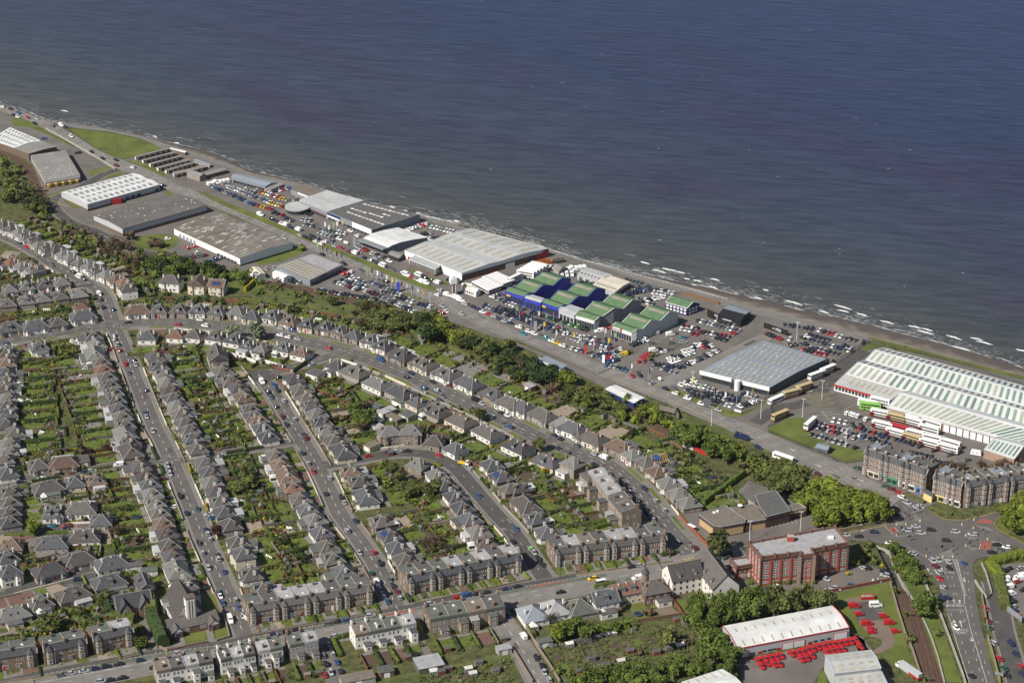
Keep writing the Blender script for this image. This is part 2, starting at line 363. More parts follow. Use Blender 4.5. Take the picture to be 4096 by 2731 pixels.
for i in range(2600):
 x=r.uniform(x0,x1)
 if x<-60 and r.random()<.75:continue
 froth(x,np.interp(x,xs,wa)+abs(r.gauss(0,8))*(.6+.6*math.sin(x*.05)**2)+1,r.uniform(1,4),r.uniform(.08,.25),ang0+r.gauss(0,.3),n=3)
tag(ob('surf_foam',mb.mesh('surf_foam',foam)),kind='stuff')
mb=MB()
for i in range(300):
 x=r.uniform(-560,700);y=r.uniform(900,1900)
 if(Vector((x,y))-v2(sh0)).dot(sn)>25:froth(x,y,r.uniform(.8,2.4),r.uniform(.2,.5),r.uniform(-.3,.2),n=3)
tag(ob('whitecaps',mb.mesh('whitecaps',foam)),kind='stuff')
brk='C 1225,60 1330,130 1385,145 1425,118 1480,128 1555,148 1610,207 1710,225 1870,214 2335,310 1680,262 1850,285 2270,385 D 695,62 700,98 868,132 1098,200 1355,243 1470,270 1450,292 1715,340 1920,352 1990,388 1780,440 520,105 240,20 2330,460 A 600,100 A 930,255 A 1430,335 A 1630,395 B 1255,332 1375,365 1500,392 1780,465 1850,462'
for i,p in enumerate(sorted(Ps(brk,SEA),key=lambda p:p.x/p.y)):
 mb=MB();big=p.x>150;L=r.uniform(4,8) if not big else r.uniform(5,13);N=8;rows=[]
 for j in range(N+1):
  t=j/N;e=math.sin(math.pi*t)**.6;px=(t-.5)*L;py=-abs(t-.5)*1.2+r.uniform(-.3,.3)
  rows.append([(px,py-1.1*e,.02),(px,py-.2*e,.35*e),(px,py+.6*e,.02)])
 for j in range(N):
  for q in(0,1):mb.poly([rows[j][q],rows[j+1][q],rows[j+1][q+1],rows[j][q+1]])
 o=ob('breaking_wave',mb.mesh('breaking_wave',foam),None,(p.x,p.y,SEA),ang0+r.uniform(-.1,.1))
 tag(o,'white breaking crest of a small wave, %s breaker from the left off the shore'%ordi(i+1),'wave','breaking waves off the shore')
# ---- flat sheets
def sheet(name,polys,mt,z,kind='structure',stagger=False):
 vs=[];fs=[];zb=z
 for pi_,pl in enumerate(polys):
  if stagger:z=zb-.012+(pi_*7%19)*.0035
  pl=[v2(p) for p in pl];b0=len(vs);vs+=[(p.x,p.y,z) for p in pl]
  if len(pl)==4:fs.append((b0,b0+1,b0+2,b0+3))
  else:fs+=[tuple(b0+i for i in t) for t in tessellate_polygon([[Vector((p.x,p.y,0)) for p in pl]])]
 me=bpy.data.meshes.new(name);me.from_pydata(vs,[],fs);me.materials.append(mt)
 me.validate();me.update()
 nrm=np.zeros(len(me.polygons)*3);me.polygons.foreach_get('normal',nrm)
 if(nrm[2::3]<0).any():
  for i in np.nonzero(nrm[2::3]<0)[0]:me.polygons[int(i)].flip()
 return tag(ob(name,me),kind=kind)
def ribbon_polys(pts,wd,o=0.0):
 a=offset(pts,o+wd/2);c=offset(pts,o-wd/2)
 return[[a[i],c[i],c[i+1],a[i+1]] for i in range(len(pts)-1)]
prom_in='A -300,0 0,75 240,130 440,200 640,252 1000,292 1280,352 1400,402 1500,452 1800,522 2100,625 2351,722 B 300,135 640,190 980,284 1500,415 1600,482 1860,552 2100,600 2351,650 C 260,-40 520,35 900,172 1300,282 1560,342 1900,442 2200,532 D 0,152 300,232 600,312 930,378 1300,475 1700,572 2351,782 2900,930 3600,1110'
pin=Ps(prom_in)
pi_y=by_x(pin,xs)
sheet('promenade',[[Vector((xs[i],min(pi_y[i],po[i]-1))),Vector((xs[i+1],min(pi_y[i+1],po[i+1]-1))),Vector((xs[i+1],po[i+1])),Vector((xs[i],po[i]))] for i in range(len(xs)-1)],promm,.03)
up_e=Ps('A -300,-70 0,45 100,68 240,118 440,200 640,295 900,458 1120,550 1280,605 1500,705 1640,785 1800,838 2000,945 2351,1095 B 400,615 860,805 1200,955 1620,1110 2000,1270 C 0,668 500,858 800,978 1100,1098 1400,1222 1500,1275 1980,1478 D 0,1215 400,1398 680,1502 860,1568 I 780,410 1040,525 1250,628 1440,748 1560,830')
lo_e=Ps('A -300,0 0,108 160,155 330,228 560,350 780,480 900,545 1060,640 1240,690 1460,790 1640,878 1900,965 2100,1045 2351,1155 B 330,655 450,718 560,755 800,862 1000,945 1240,1045 1600,1205 1800,1305 2000,1405 2351,1560 C 0,755 500,970 1000,1185 1400,1345 1700,1480 1980,1592 D 0,1385 250,1490 I 430,440 600,532 860,590 1000,650 1130,735 1160,830')
def band_(a,b,n=90):
 a=smooth(a,8);b=smooth(b,8)
 def arc(p):
  d=[0]
  for q,s in zip(p,p[1:]):d.append(d[-1]+(s-q).length)
  return d
 da,db=arc(a),arc(b)
 def at(p,d,t):
  L=t*d[-1];return Vector((np.interp(L,d,[q.x for q in p]),np.interp(L,d,[q.y for q in p])))
 A=[at(a,da,i/n) for i in range(n+1)];B=[at(b,db,i/n) for i in range(n+1)]
 return A,B
cu,cl=band_(up_e,lo_e)
coast_mid=[(a+b)/2 for a,b in zip(cu,cl)]
yard_up=Ps('A 1560,790 1500,690 1300,590 1120,552 1240,520 1560,442 1800,522 2100,625 2351,722 B 300,135 640,190 980,284 1500,415 1600,482 1860,552 2351,650 C 520,35 900,172 1300,282 1560,342 1900,442 2200,532 D 0,152 300,232 600,312 930,378 820,480 970,450 1300,475 1700,572 2351,782 2900,930 2900,1800 I 1900,500 1440,748')
lowc=[c for c in cu if c.x>pt('A 1640,800').x][::-1]
sheet('retail_yard',[[v2(p) for p in yard_up[:2]]+[]+[v2(p) for p in yard_up[2:]]+lowc],yardm,.02)
sheet('industrial_yard',[[v2(p) for p in Ps('A -200,60 0,110 330,230 780,480 1060,640 1460,800 1900,975 2351,1160 B 560,750 800,862 1240,1045 1800,1300 2000,1400 2351,1560 C 500,975 1000,1190 1230,1290 1240,1390 1100,1330 860,1210 600,1080 480,1040 300,930 0,800 B 1640,1330 1560,1320 1140,1190 560,1100 480,1060 300,1040 0,1010 E 2200,220 1900,90 1600,0 A 1100,1300 900,1190 600,1060 470,960 400,840 300,600 180,500 0,420 -200,380')]],yardm,.015)
sheet('coast_road',[[cu[i],cl[i],cl[i+1],cu[i+1]] for i in range(len(cu)-1)],asphalt3,.06)
junction='I 1160,820 1130,735 1250,628 1440,748 1520,800 1620,850 1780,862 1900,838 2150,768 2500,640 2600,720 2150,812 2070,872 2090,930 2200,1000 2351,1078 2700,1180 2700,1290 2351,1198 2000,1198 1920,1215 1885,1260 1890,1400 J 1895,620 1920,850 1970,1100 2030,1330 2100,1600 2200,1900 1930,1900 1850,1568 1830,1490 1760,1280 1700,1090 1650,930 1615,840 1575,700 1500,570 1370,440 1280,345 I 1180,1090 1080,1078 900,1058 740,1040 300,1100 0,1150 H 2150,1180 2150,1120 2351,1090 I 300,1010 700,972 900,930 1100,882'
sheet('road_junction',[[v2(p) for p in Ps(junction)]],asphalt,.2545)
cm_p=[v2(p) for p in coast_mid]
prd='M -600,1780 0,1640 600,1510 1000,1440 1500,1345 2100,1268 L 0,1205 600,1090 1000,1020 1400,945 1800,870 2351,760 K 400,690 1000,585 1500,500 1960,430 2160,400'
ROADS={}
def road(key,s,wd,pw,phrase,mt=asphalt,dash=True,pz=.04):
 c=smooth(Ps(s),6);ROADS[key]=dict(c=c,w=wd,pw=pw,phrase=phrase,mt=mt,dash=dash)
road('main',prd,15.5,3.0,'on the terrace-lined main road',asphalt3,False)
road('church','E 1040,640 1090,740 1150,880 1232,1100 1330,1350 1420,1568 G 1500,150 1592,350 1680,560 1790,820 1890,1080 2010,1350 M 2110,800 2250,1150',7.6,2.2,'along the long church street')
road('second','F 20,300 60,345 170,490 300,705 420,900 540,1100 640,1300 730,1500 L 790,50 950,260 1085,460 1200,680 1310,910',7.8,2.2,'along the straight street')
road('link','F 0,330 90,310 250,262 560,172 740,118 830,85',7.0,2.0,'on the short link road to the avenue')
road('crescent','F 620,1140 850,1098 1050,1060 1300,1022 1550,1030 1700,1075 1850,1175 1950,1290 2080,1440 2200,1580 H 20,980 150,1175 300,1390',8.0,2.2,'round the curved crescent',asphalt2,False)
road('avenue','E -700,900 -300,845 0,785 400,718 800,658 1060,628 1300,606 1700,612 2000,640 2351,695 F 420,-5 820,95 1200,225 1600,400 2000,590 2351,755 H 300,125 600,230 850,335 1030,470 1190,640 1350,840 1500,1020 1640,1160',10.5,4.6,'on the wide curving avenue')
road('upper','A -300,1100 0,1235 200,1325 400,1440 E 380,5 550,110 700,190 850,272 930,340 985,450 1035,600',8.2,2.2,'on the upper left road')
road('cross','G -400,590 0,518 400,442 800,390 1100,345 1500,305 1700,305 2000,245 2351,195 F 350,915',6.6,1.6,'on the left cross street')
road('close','G -400,1620 0,1530 300,1455 600,1375 760,1340',6.0,1.2,'in the turning-circle close by the church',asphalt2,False)
road('lane','G -400,1010 0,962 250,950 470,940',5.5,1.0,'in the small cul-de-sac at far left',asphalt2,False)
road('rowst','E -400,410 0,372 300,342 600,300 860,262',5.5,1.6,'in the short street at upper left',asphalt2,False)
road('side','L 2150,860 2240,980 2345,1120 K 110,1290 260,1590 400,1850',7.5,2.0,'in the side street below the main road',asphalt3)
road('depotroad','C 1330,1190 1560,1095 1750,1000 2000,900 2280,770 2351,740',7.5,1.0,'on the access lane beside the showrooms',asphalt3,False)
road('estate','A 1090,640 960,680 800,770 620,860 500,900 480,960 560,1060 680,1140 860,1200 1000,1270 1200,1370 1420,1420',7.0,1.0,'on the industrial estate road',asphalt2,False)
road('busway','D -120,1130 100,990 300,960 480,840 560,740 700,600 900,470',7.5,.6,'on the bus depot approach',asphalt2,False)
road('rightlane','J 2060,640 2130,900 2170,1100 2230,1300 2300,1600',8.5,1.0,'in the lane at the right edge',asphalt2,False)
pzs=0;rdA=[];rdB=[];rdC=[]
for k,R_ in ROADS.items():
 if R_['pw']>.8:
  pzs+=1;sheet('pavement',ribbon_polys(R_['c'],R_['w']+2*R_['pw']),pave,.03+pzs*.0025)
 {asphalt.name:rdA,asphalt2.name:rdB,asphalt3.name:rdC}[R_['mt'].name].append(R_)
kb=[]
for R_ in ROADS.values():
 if R_['pw']>.8:kb+=ribbon_polys(R_['c'],.28,R_['w']/2+.1)+ribbon_polys(R_['c'],.28,-R_['w']/2-.1)
sheet('kerb',kb,mat('kerb_stone',(.24,.225,.2),.2,.5,.9,world=True),.078,stagger=True)
for nm,L_,mt_,z in(('residential_road',rdA,asphalt,.085),('side_road',rdB,asphalt2,.11),('main_road',rdC,asphalt3,.15)):
 for j,R_ in enumerate(L_):sheet(nm,ribbon_polys(R_['c'],R_['w']),mt_,z+j*.003)
def disc(c,rx,n=20):return[Vector((c[0]+rx*math.cos(2*math.pi*i/n),c[1]+rx*math.sin(2*math.pi*i/n))) for i in range(n)]
sheet('turning_circle',[disc(pt('G 760,1345'),13),disc(pt('G 470,940'),9),disc(pt('F 40,320'),8)],asphalt2,.145)
av=ROADS['avenue']['c'];vg=[]
for i in range(2,len(av)-4):
 for s in(1,-1):
  if(i*7+s*3)%10<6:vg.append([offset(av[i:i+2],s*5.9)[0],offset(av[i:i+2],s*5.9)[1],offset(av[i:i+2],s*7.9)[1],offset(av[i:i+2],s*7.9)[0]])
sheet('avenue_verge',vg,grass,.06)
mr_=ROADS['main']['c']
sheet('bus_lane',ribbon_polys(mr_[6:-10],2.6,3.2),greenroad,.262)
sheet('parking_strip',ribbon_polys(mr_[2:-12],2.8,6.4),asphalt2,.26)
sheet('red_cycle_box',[Ps('L 1130,970 1180,950 1300,915 1470,893 1480,905 1330,935 1150,972'),Ps('K 150,700 200,680 330,650 490,630 500,640 340,665 180,698'),Ps('M 2130,1228 2351,1180 2351,1192 2140,1235'),
      Ps('I 1105,928 1165,925 1200,972 1135,978'),Ps('I 1955,1050 2050,1055 2040,1130 1950,1125'),Ps('I 1900,880 1970,845 2060,860 2050,895')],redroad,.268)
pq=[];r=random.Random(31)
for R_ in list(ROADS.values())+[dict(c=cm_p,w=12)]:
 c=R_['c']
 for i in range(int(len(c)*.28)):
  j=r.randrange(1,len(c)-3);a=c[j];t_=(c[j+1]-c[j]).normalized();nn=Vector((-t_.y,t_.x));o_=r.uniform(-.4,.4)*R_['w'];L=r.choice((1.5,2.5,5,9));wd=r.choice((.5,.8,1.2,2))
  if r.random()<.25:L,wd,o_=.7,R_['w']*.92,0
  p=a+nn*o_;pq.append([p+nn*wd/2,p-nn*wd/2,p-nn*wd/2+t_*L,p+nn*wd/2+t_*L])
sheet('road_patch',pq[::2],asphalt2,.1655,stagger=True);sheet('road_patch',pq[1::2],mat('asphalt_pale',(.145,.133,.12),.2,.3,.9,world=True),.1675,stagger=True)
gr=['A 105,175 180,165 330,220 560,355 780,500 900,580 800,520 700,440 460,330 270,250 130,240',
 'A 640,265 1000,300 1280,360 1400,410 1510,452 1240,515 1120,545 900,450','A 1150,548 1250,560 1400,610 1540,690 1450,690 1300,610',
 'A 1800,838 2000,950 2351,1100 B 400,612 860,800 1200,950 1600,1100 1660,1085 1620,1060 1200,910 860,765 400,575 0,400 A 2351,1050 2000,905 1860,840',
 'A 440,870 700,800 760,790 560,850 460,905','A 580,925 640,920 800,990 760,1000 660,985','B 0,830 330,720 400,715 435,740 390,780 150,855 30,865','A 1500,840 1580,835 1620,870 1540,880',
 'B 1000,985 1300,1090 1330,1110 1560,1190 1480,1180 1300,1110 1080,1030','B 1390,890 1560,960 1780,1040 1740,1055 1500,950 1400,920',
 'C 500,850 620,905 860,995 830,1000 640,920 510,870','C 1420,1230 1500,1215 2060,1440 2200,1400 2351,1310 2351,1330 2120,1470 2000,1480 1500,1265','C 1670,1000 2040,840 2060,850 1700,1015','C 2030,825 2190,755 2220,765 2060,830',
 'D 0,1180 180,1085 330,1080 350,1190 540,1300 470,1330 410,1370 0,1215','D 470,1350 560,1315 880,1390 870,1480 720,1490 590,1440','D 820,470 930,400 1010,420 900,460','D 940,342 1300,432 1700,535 2351,702 2900,850 2900,880 2351,735 1700,570 1250,465 960,375',
 'D 0,900 100,855 130,890 0,955','D 220,810 380,720 400,740 240,830','J 560,750 1110,640 1180,850 1230,1030 1290,1280 1400,1500 1410,1568 1250,1480 1080,1340 1010,1300 960,1290 1060,1200 1020,1150 900,1140 760,1100 700,1000 640,870','J 1250,640 1390,600 1520,800 1580,1000 1650,1200 1780,1560 1620,1560 1520,1300 1400,950',
 'J 1970,1170 2040,1180 2200,1568 2110,1568 2040,1350','J 480,1470 540,1440 520,1568 450,1568','M 1690,1110 1890,1080 1890,1190 1700,1220','M 1955,1030 2080,1020 2110,1140 1990,1160','M 1430,710 1600,690 1620,740 1440,775','M 1850,750 1960,740 2030,930 1900,920',
 'K 1480,820 1600,800 1660,930 1560,940','K 1040,840 1200,820 1310,970 1150,990','K 1260,830 1440,800 1460,850 1280,880','C 0,800 120,900 60,900','I 2150,800 2351,700 2351,1000 2200,980 2100,900']
sheet('grass',[Ps(s) for s in gr],grass,.05)
rg=['B 0,1100 300,1090 560,1190 1040,1260 1100,1340 1000,1420 700,1400 500,1330 300,1280 90,1200','H 1650,0 1900,60 2351,340 2351,420 2000,250 1700,120','C 1500,1430 1700,1490 1980,1595 2351,1740 2351,1800 1960,1650 1600,1540','L 1000,1560 1500,1460 2351,1290 K 250,1230 700,1130 1150,1050 1160,1080 700,1170 260,1260 L 2351,1330 1500,1500 1100,1568']
sheet('rough_grass',[Ps(s) for s in rg],rough_g,.045)
sheet('grass_island',[disc(pt('A 1430,1310'),14),disc(pt('B -70,1060'),10),disc(pt('A 980,665'),11)],grass,.052)
sheet('roundabout',[disc(pt('D 487,915'),8.8,32)],mat('roundabout_soil',(.12,.11,.08),.25,.2,.95,world=True),.16)
yd2=['H 1560,800 1720,770 1965,720 2170,490 2351,560 2600,700 I 250,760 400,820 450,930 640,960 300,1010 0,1060 H 2150,1100 1980,1120 1850,1100 1700,960','I 730,1280 840,1260 1000,1290 1120,1410 1140,1420 560,1530 0,1560 0,1480 440,1400','J 0,1310 500,1200 780,1120 880,1150 900,1230 950,1290 500,1420 420,1568 0,1568 K 2100,1568 2080,1350 2351,1300',
       'J 720,1070 900,1180 1160,1570 1000,1570','L 560,1185 680,1150 700,1250 770,1400 810,1568 640,1568 600,1350','J 2130,480 2351,460 2600,500 2600,1200 2250,950 2200,800','L 1480,1040 1530,1020 1560,1200 1660,1350 1540,1300 1490,1180','M 1200,940 1340,910 1380,1050 1440,1230 1530,1275 1370,1290 1360,1150 1270,1000','H 1860,1270 2010,1220 2160,1400 2351,1500 2351,1568 1990,1480']
sheet('side_yard',[Ps(s) for s in yd2],yardm,.025)
sheet('mail_car_park',[Ps('J 750,840 900,810 1040,830 1040,985 830,1005')],asphalt2,.055)
sheet('brown_paving',[Ps('A 1245,532 1565,442 1890,612 1610,695'),Ps('J 700,800 930,760 980,810 750,840'),Ps('J 830,1005 1040,985 1110,1040 1170,1180 1140,1240 1010,1300 950,1285 1050,1210 1040,1160 940,1140'),Ps('J 450,640 520,590 640,585 680,610 500,650'),Ps('D -200,1130 0,1030 220,945 245,970 60,1060 -150,1160'),Ps('K 1310,890 1450,860 1560,940 1380,970')],yardm2,.06)
def rails(s,wd,nm='railway_track',ntr=1):
 c=smooth(Ps(s),5);sheet(nm,ribbon_polys(c,wd),ballast,.03)
 mb=MB()
 for k in range(ntr):
  for g in(-.72,.72):
   o=offset(c,(k-(ntr-1)/2)*3.6+g)
   for a,b_ in zip(o,o[1:]):mb.beam((a.x,a.y,.15),(b_.x,b_.y,.15),.1,.16)
 tag(ob('rail',mb.mesh('rail',mat('rail_steel',(.12,.085,.06),.2,1,.5,metal=.4))),kind='structure')
rails('A -200,400 0,470 150,545 260,650 330,780 400,880 470,990 640,1110 900,1210 B -400,900 0,1010 400,1080 760,1165 1000,1235 1400,1360 1900,1480 C 300,1120 900,1330 1250,1500 H 1400,30 1800,190 2100,330 2300,420',5.5)
rails('J 1245,770 1300,860 1360,980 1410,1130 1470,1330 1530,1568 1640,1900',9.0,'railway_track',2)
mb=MB();r=random.Random(6);ra,rb=pt('B 1860,480').x,pt('C 120,-95').x
for i in range(520):
 x=r.uniform(ra,rb);y=np.interp(x,xs,po)+r.uniform(-.5,7);k_=r.uniform(.6,1.6);z=-.3*max(0,y-np.interp(x,xs,po));mb.frus(x-k_,x+k_,y-k_*.8,y+k_*.8,z-1.2,x-k_*.5+r.uniform(-.3,.3),x+k_*.5,y-k_*.5,y+k_*.4,z+k_*.55,0,0)
tag(ob('shore_rocks',mb.mesh('shore_rocks',mat('dark_rock',(.045,.042,.038),.4,.6,.9,world=True))),kind='stuff')
# ------------------------------------------------------------------ painted markings
mk=[];mky=[]
def dashes(c,o,ln,gap,wd,out=None):
 out=mk if out is None else out
 p=resample(offset(c,o) if o else c,1.0);i=0
 while i+ln<len(p):
  seg=p[i:i+ln+1];a=offset([seg[0],seg[-1]],wd/2);b_=offset([seg[0],seg[-1]],-wd/2)
  out.append([a[0],b_[0],b_[1],a[1]]);i+=ln+gap
for k,R_ in ROADS.items():
 if R_['dash']:dashes(R_['c'],0,3,4,.3)
avc=ROADS['avenue']['c']
for o in(-2.9,2.9):dashes(avc,o,2,5,.2)
dashes(mr_,-.6,4,4,.28);dashes(mr_,4.7,1,1,.3);dashes(mr_,1.9,200,0,.22);dashes(mr_,-4.2,3,9,.25)
dashes(ROADS['crescent']['c'],0,2,9,.2)
for o in(-6,6):pass
cm=coast_mid
dashes(cm,1.3,4,5,.2);dashes(cm,-1.3,4,5,.2)
for f in(.25,-.25):
 ln=[a+(b_-a)*(.5+f) for a,b_ in zip(cu,cl)];dashes(ln,0,2,7,.2)
rs=resample(cm,3.0)
for i in range(len(rs)-1):
 u=i/len(rs)
 if(.17<u<.36) or(.45<u<.58) or(.62<u<.69) or(.72<u<.8):
  t=(rs[i+1]-rs[i]).normalized();nn=Vector((-t.y,t.x));a=rs[i]-nn*1.2-t*.9;c=rs[i]+nn*1.2+t*.9
  q=t*.11;mk.append([a-q,a+q,c+q,c-q])
def line(s,wd=.22,out=None):
 p=Ps(s)
 for a,b_ in zip(p,p[1:]):
  a,b_=v2(a),v2(b_);t=(b_-a).normalized();nn=Vector((-t.y,t.x))*wd/2;(mk if out is None else out).append([a+nn,a-nn,b_-nn,b_+nn])
for s in('I 1310,790 1450,750','I 1465,1208 1730,1218','I 1070,910 1155,1000','I 1165,925 1200,970','I 1955,1050 1940,1130','I 2045,1060 2155,1068 2050,1050','I 1700,1225 1790,1480','I 1735,1220 1800,1500 J 1805,850','J 1620,900 1810,900',
          'J 1650,930 1760,1290 1850,1568','J 1810,860 1860,1080 1940,1330 2010,1568','J 1240,640 1330,800','D 700,1010 835,945','D 580,1300 840,1110','D 600,1310 860,1120','D 400,1365 560,1300','D 415,1375 575,1305','D 390,795 600,815','D 420,1030 600,1035','D 440,1060 670,1050','D 560,1100 500,1030'):line(s,.22)
def along(s,o,ln,gap,wd):dashes(resample(Ps(s),2),o,ln,gap,wd)
for s in('J 1500,450 1590,720 1700,980 1820,1300 1900,1568','J 1600,440 1690,720 1790,980 1890,1280 1980,1568','J 1650,440 1720,720 1830,1060 1920,1300 2010,1568','J 1830,480 1850,800 1900,1080 1960,1300 2060,1568','J 1800,470 1815,700'):along(s,0,2,5,.2)
for i in range(24):
 a=pt('I %d,%d'%(1712+i*3.6,1232+i*14));c=pt('I %d,%d'%(1745+i*3.6,1226+i*14));mk.append([v2(a),v2(a)+Vector((0,.3)),v2(c)+Vector((0,.3)),v2(c)])
def arrow(s,s2):
 a,b_=Ps(s+' '+s2);a,b_=v2(a),v2(b_);t=(b_-a).normalized();nn=Vector((-t.y,t.x));L=(b_-a).length
 mk.append([a+nn*.18,a-nn*.18,b_-t*L*.4-nn*.18,b_-t*L*.4+nn*.18]);mk.append([b_-t*L*.4+nn*.8,b_-t*L*.4-nn*.8,b_])
for s,s2 in(('J 1475,550','1465,515'),('J 1600,545','1592,510'),('J 1690,545','1690,505'),('J 1650,840','1640,800'),('J 1710,840','1705,800'),('J 1765,838','1757,805'),('J 1695,1035','1683,1015'),('J 1780,1060','1762,990'),('J 1720,1050','1704,990'),('J 1803,600','1803,640'),('J 1870,1150','1876,1190'),('I 900,950','850,958'),('I 200,200','250,225'),('I 430,345','490,375'),('I 820,480','880,505'),('I 800,520','850,540'),('D 370,845','410,838'),('D 930,1165','960,1175'),('C 1480,755','1450,770')):arrow(s,s2)
sheet('road_markings',mk,white_p,.28)
for s in('I 690,980 900,945 1080,905 1150,830','I 1480,770 1620,850 1780,862 1960,825 2150,765','I 2150,815 2070,880 2110,940 2351,1075','K 600,582 1000,518 1020,526','M 160,1568 560,1490','C 880,1100 1500,1345 1980,1570','A 460,900 520,870 560,850','A 470,920 600,980'):line(s,.2,mky)
for i in range(4):line('K %d,%d %d,%d'%(1560+i*35,480-i*8,1640+i*35,415-i*4),.25,mky);line('K %d,%d %d,%d'%(1560+i*30,430+i*5,1680+i*20,470),.25,mky)
sheet('yellow_lines',mky,yellow_p,.284)
for txt,s,s2 in(('LEITH','J 1632,868','1700,868'),('LEITH','J 1690,868','1750,868'),('FIELD','J 1742,868','1800,868'),('CITY','J 1485,578','1515,578'),('LEITH','J 1590,565','1640,565'),('FIELD','J 1660,565','1715,565'),('CITY','J 1718,1115','1760,1115'),('FIELD','J 1768,1118','1822,1118'),('LEITH','J 1702,1090','1755,1090'),('LEITH','J 1762,1092','1815,1092')):
 a,c=Ps(s+' '+s2);cu_=bpy.data.curves.new('road_lettering','FONT');cu_.body=txt;cu_.size=1.0
 tmp=bpy.data.objects.new('tmp',cu_);me=bpy.data.meshes.new_from_object(tmp);bpy.data.objects.remove(tmp);me.materials.clear();me.materials.append(white_p);me.name='road_lettering'
 wd=max(v.co.x for v in me.vertices);o=ob('road_lettering',me,None,(a.x,a.y,.29));o.scale=((c.x-a.x)/wd,2.4,1);o['kind']='structure'
def text_part(parent,txt,a,b_,hgt,mt,off=.12,name='lettering'):
 """raised letters on a wall from a to b (world points at the foot of the letters)"""
 cu_=bpy.data.curves.new(name,'FONT');cu_.body=txt;cu_.size=1.0;cu_.extrude=.04
 tmp=bpy.data.objects.new('tmp',cu_);me=bpy.data.meshes.new_from_object(tmp);bpy.data.objects.remove(tmp);me.materials.clear();me.materials.append(mt);me.name=name
 mxx=max(v.co.x for v in me.vertices);hh=max(v.co.y for v in me.vertices)
 a,b_=Vector(a),Vector(b_);t=(b_-a).to_2d().normalized();nrm=Vector((t.y,-t.x))
 o=ob(name,me,parent);l=a-Vector(parent.location);o.location=(l.x+nrm.x*off,l.y+nrm.y*off,l.z)
 o.rotation_euler=(math.pi/2,0,math.atan2(t.y,t.x));o.scale=((b_-a).to_2d().length/mxx,hgt/hh,1);return o
# ------------------------------------------------------------------ window / door stock
WIN={}
def win_mesh(wd,ht,fm=frame_m,bars=1,key=''):
 k=(round(wd,2),round(ht,2),fm.name,bars)
 if k in WIN:return WIN[k]
 mb=MB();t=.1;x,z=wd/2,ht
 R4=[(-x,0),(x,0),(x,z),(-x,z)];r4=[(-x+t,t),(x-t,t),(x-t,z-t),(-x+t,z-t)]
 for i in range(4):
  j=(i+1)%4
  mb.poly([(R4[i][0],-.07,R4[i][1]),(R4[j][0],-.07,R4[j][1]),(r4[j][0],-.07,r4[j][1]),(r4[i][0],-.07,r4[i][1])],0)
  mb.poly([(R4[i][0],0.02,R4[i][1]),(R4[j][0],0.02,R4[j][1]),(R4[j][0],-.07,R4[j][1]),(R4[i][0],-.07,R4[i][1])],0)
  mb.poly([(r4[i][0],-.07,r4[i][1]),(r4[j][0],-.07,r4[j][1]),(r4[j][0],-.02,r4[j][1]),(r4[i][0],-.02,r4[i][1])],0)
 mb.poly([(p[0],-.02,p[1]) for p in r4],1)
 if bars:mb.poly([(-x+t,-.065,z*.5-.05),(x-t,-.065,z*.5-.05),(x-t,-.065,z*.5+.05),(-x+t,-.065,z*.5+.05)],0)
 if bars>1:mb.poly([(-.05,-.067,t),(.05,-.067,t),(.05,-.067,z-t),(-.05,-.067,z-t)],0)
 WIN[k]=mb.mesh('window',[fm,glass]);return WIN[k]
def window(par,x,y,z,ang,wd,ht,fm=frame_m,bars=1,name='window'):
 """ang: 0 looks to local -y"""
 return ob(name,win_mesh(wd,ht,fm,bars),par,(x,y,z),ang)
DOORM={}
def door(par,x,y,z,ang,mt,wd=1.0,ht=2.05,name='door'):
 k=(mt.name,wd,ht)
 if k not in DOORM:
  mb=MB();mb.box(-wd/2-.1,wd/2+.1,-.06,.02,0,ht+.1,1);mb.box(-wd/2,wd/2,-.09,-.06,.02,ht,0);DOORM[k]=mb.mesh(name,[mt,frame_m])
 return ob(name,DOORM[k],par,(x,y,z),ang)
def win_on(par,a,b_,t,z,wd,ht,fm=frame_m,bars=1,off=.0,name='window'):
 """window on the wall running a->b (outside on the right-hand side of a->b)"""
 a,b_=v2(a),v2(b_);p=a+(b_-a)*t;d=(b_-a).normalized();nr=Vector((d.y,-d.x))
 p+=nr*off
 return ob(name,win_mesh(wd,ht,fm,bars),par,(p.x,p.y,z),math.atan2(d.y,d.x))
# ------------------------------------------------------------------ long roofed sheds given by their roof lines
def ln_at(L,u):return L[0]+(L[1]-L[0])*u
def sky_me(mt,_c={}):
 if mt.name not in _c:
  mb=MB();mb.box(-.5,.5,-.5,.5,-.02,.06,0);_c[mt.name]=mb.mesh('rooflight',mt)
 return _c[mt.name]
def on_slope(par,name,mt,La,Lb,u0,u1,v0,v1,o):
 """thin plate on the roof slope between two lines"""
 q=[ln_at(La,u0).lerp(ln_at(Lb,u0),v0),ln_at(La,u1).lerp(ln_at(Lb,u1),v0),ln_at(La,u1).lerp(ln_at(Lb,u1),v1),ln_at(La,u0).lerp(ln_at(Lb,u0),v1)]
 nn=(q[1]-q[0]).cross(q[3]-q[0]).normalized()
 if nn.z<0:nn=-nn
 mb=MB();b0=[p-o+nn*.02 for p in q];t0=[p-o+nn*.3 for p in q]
 if(b0[1]-b0[0]).cross(b0[3]-b0[0]).z<0:b0.reverse();t0.reverse()
 mb.poly(t0)
 for i in range(4):mb.poly([b0[i],b0[(i+1)%4],t0[(i+1)%4],t0[i]])
 return ob(name,mb.mesh(name,mt),par)
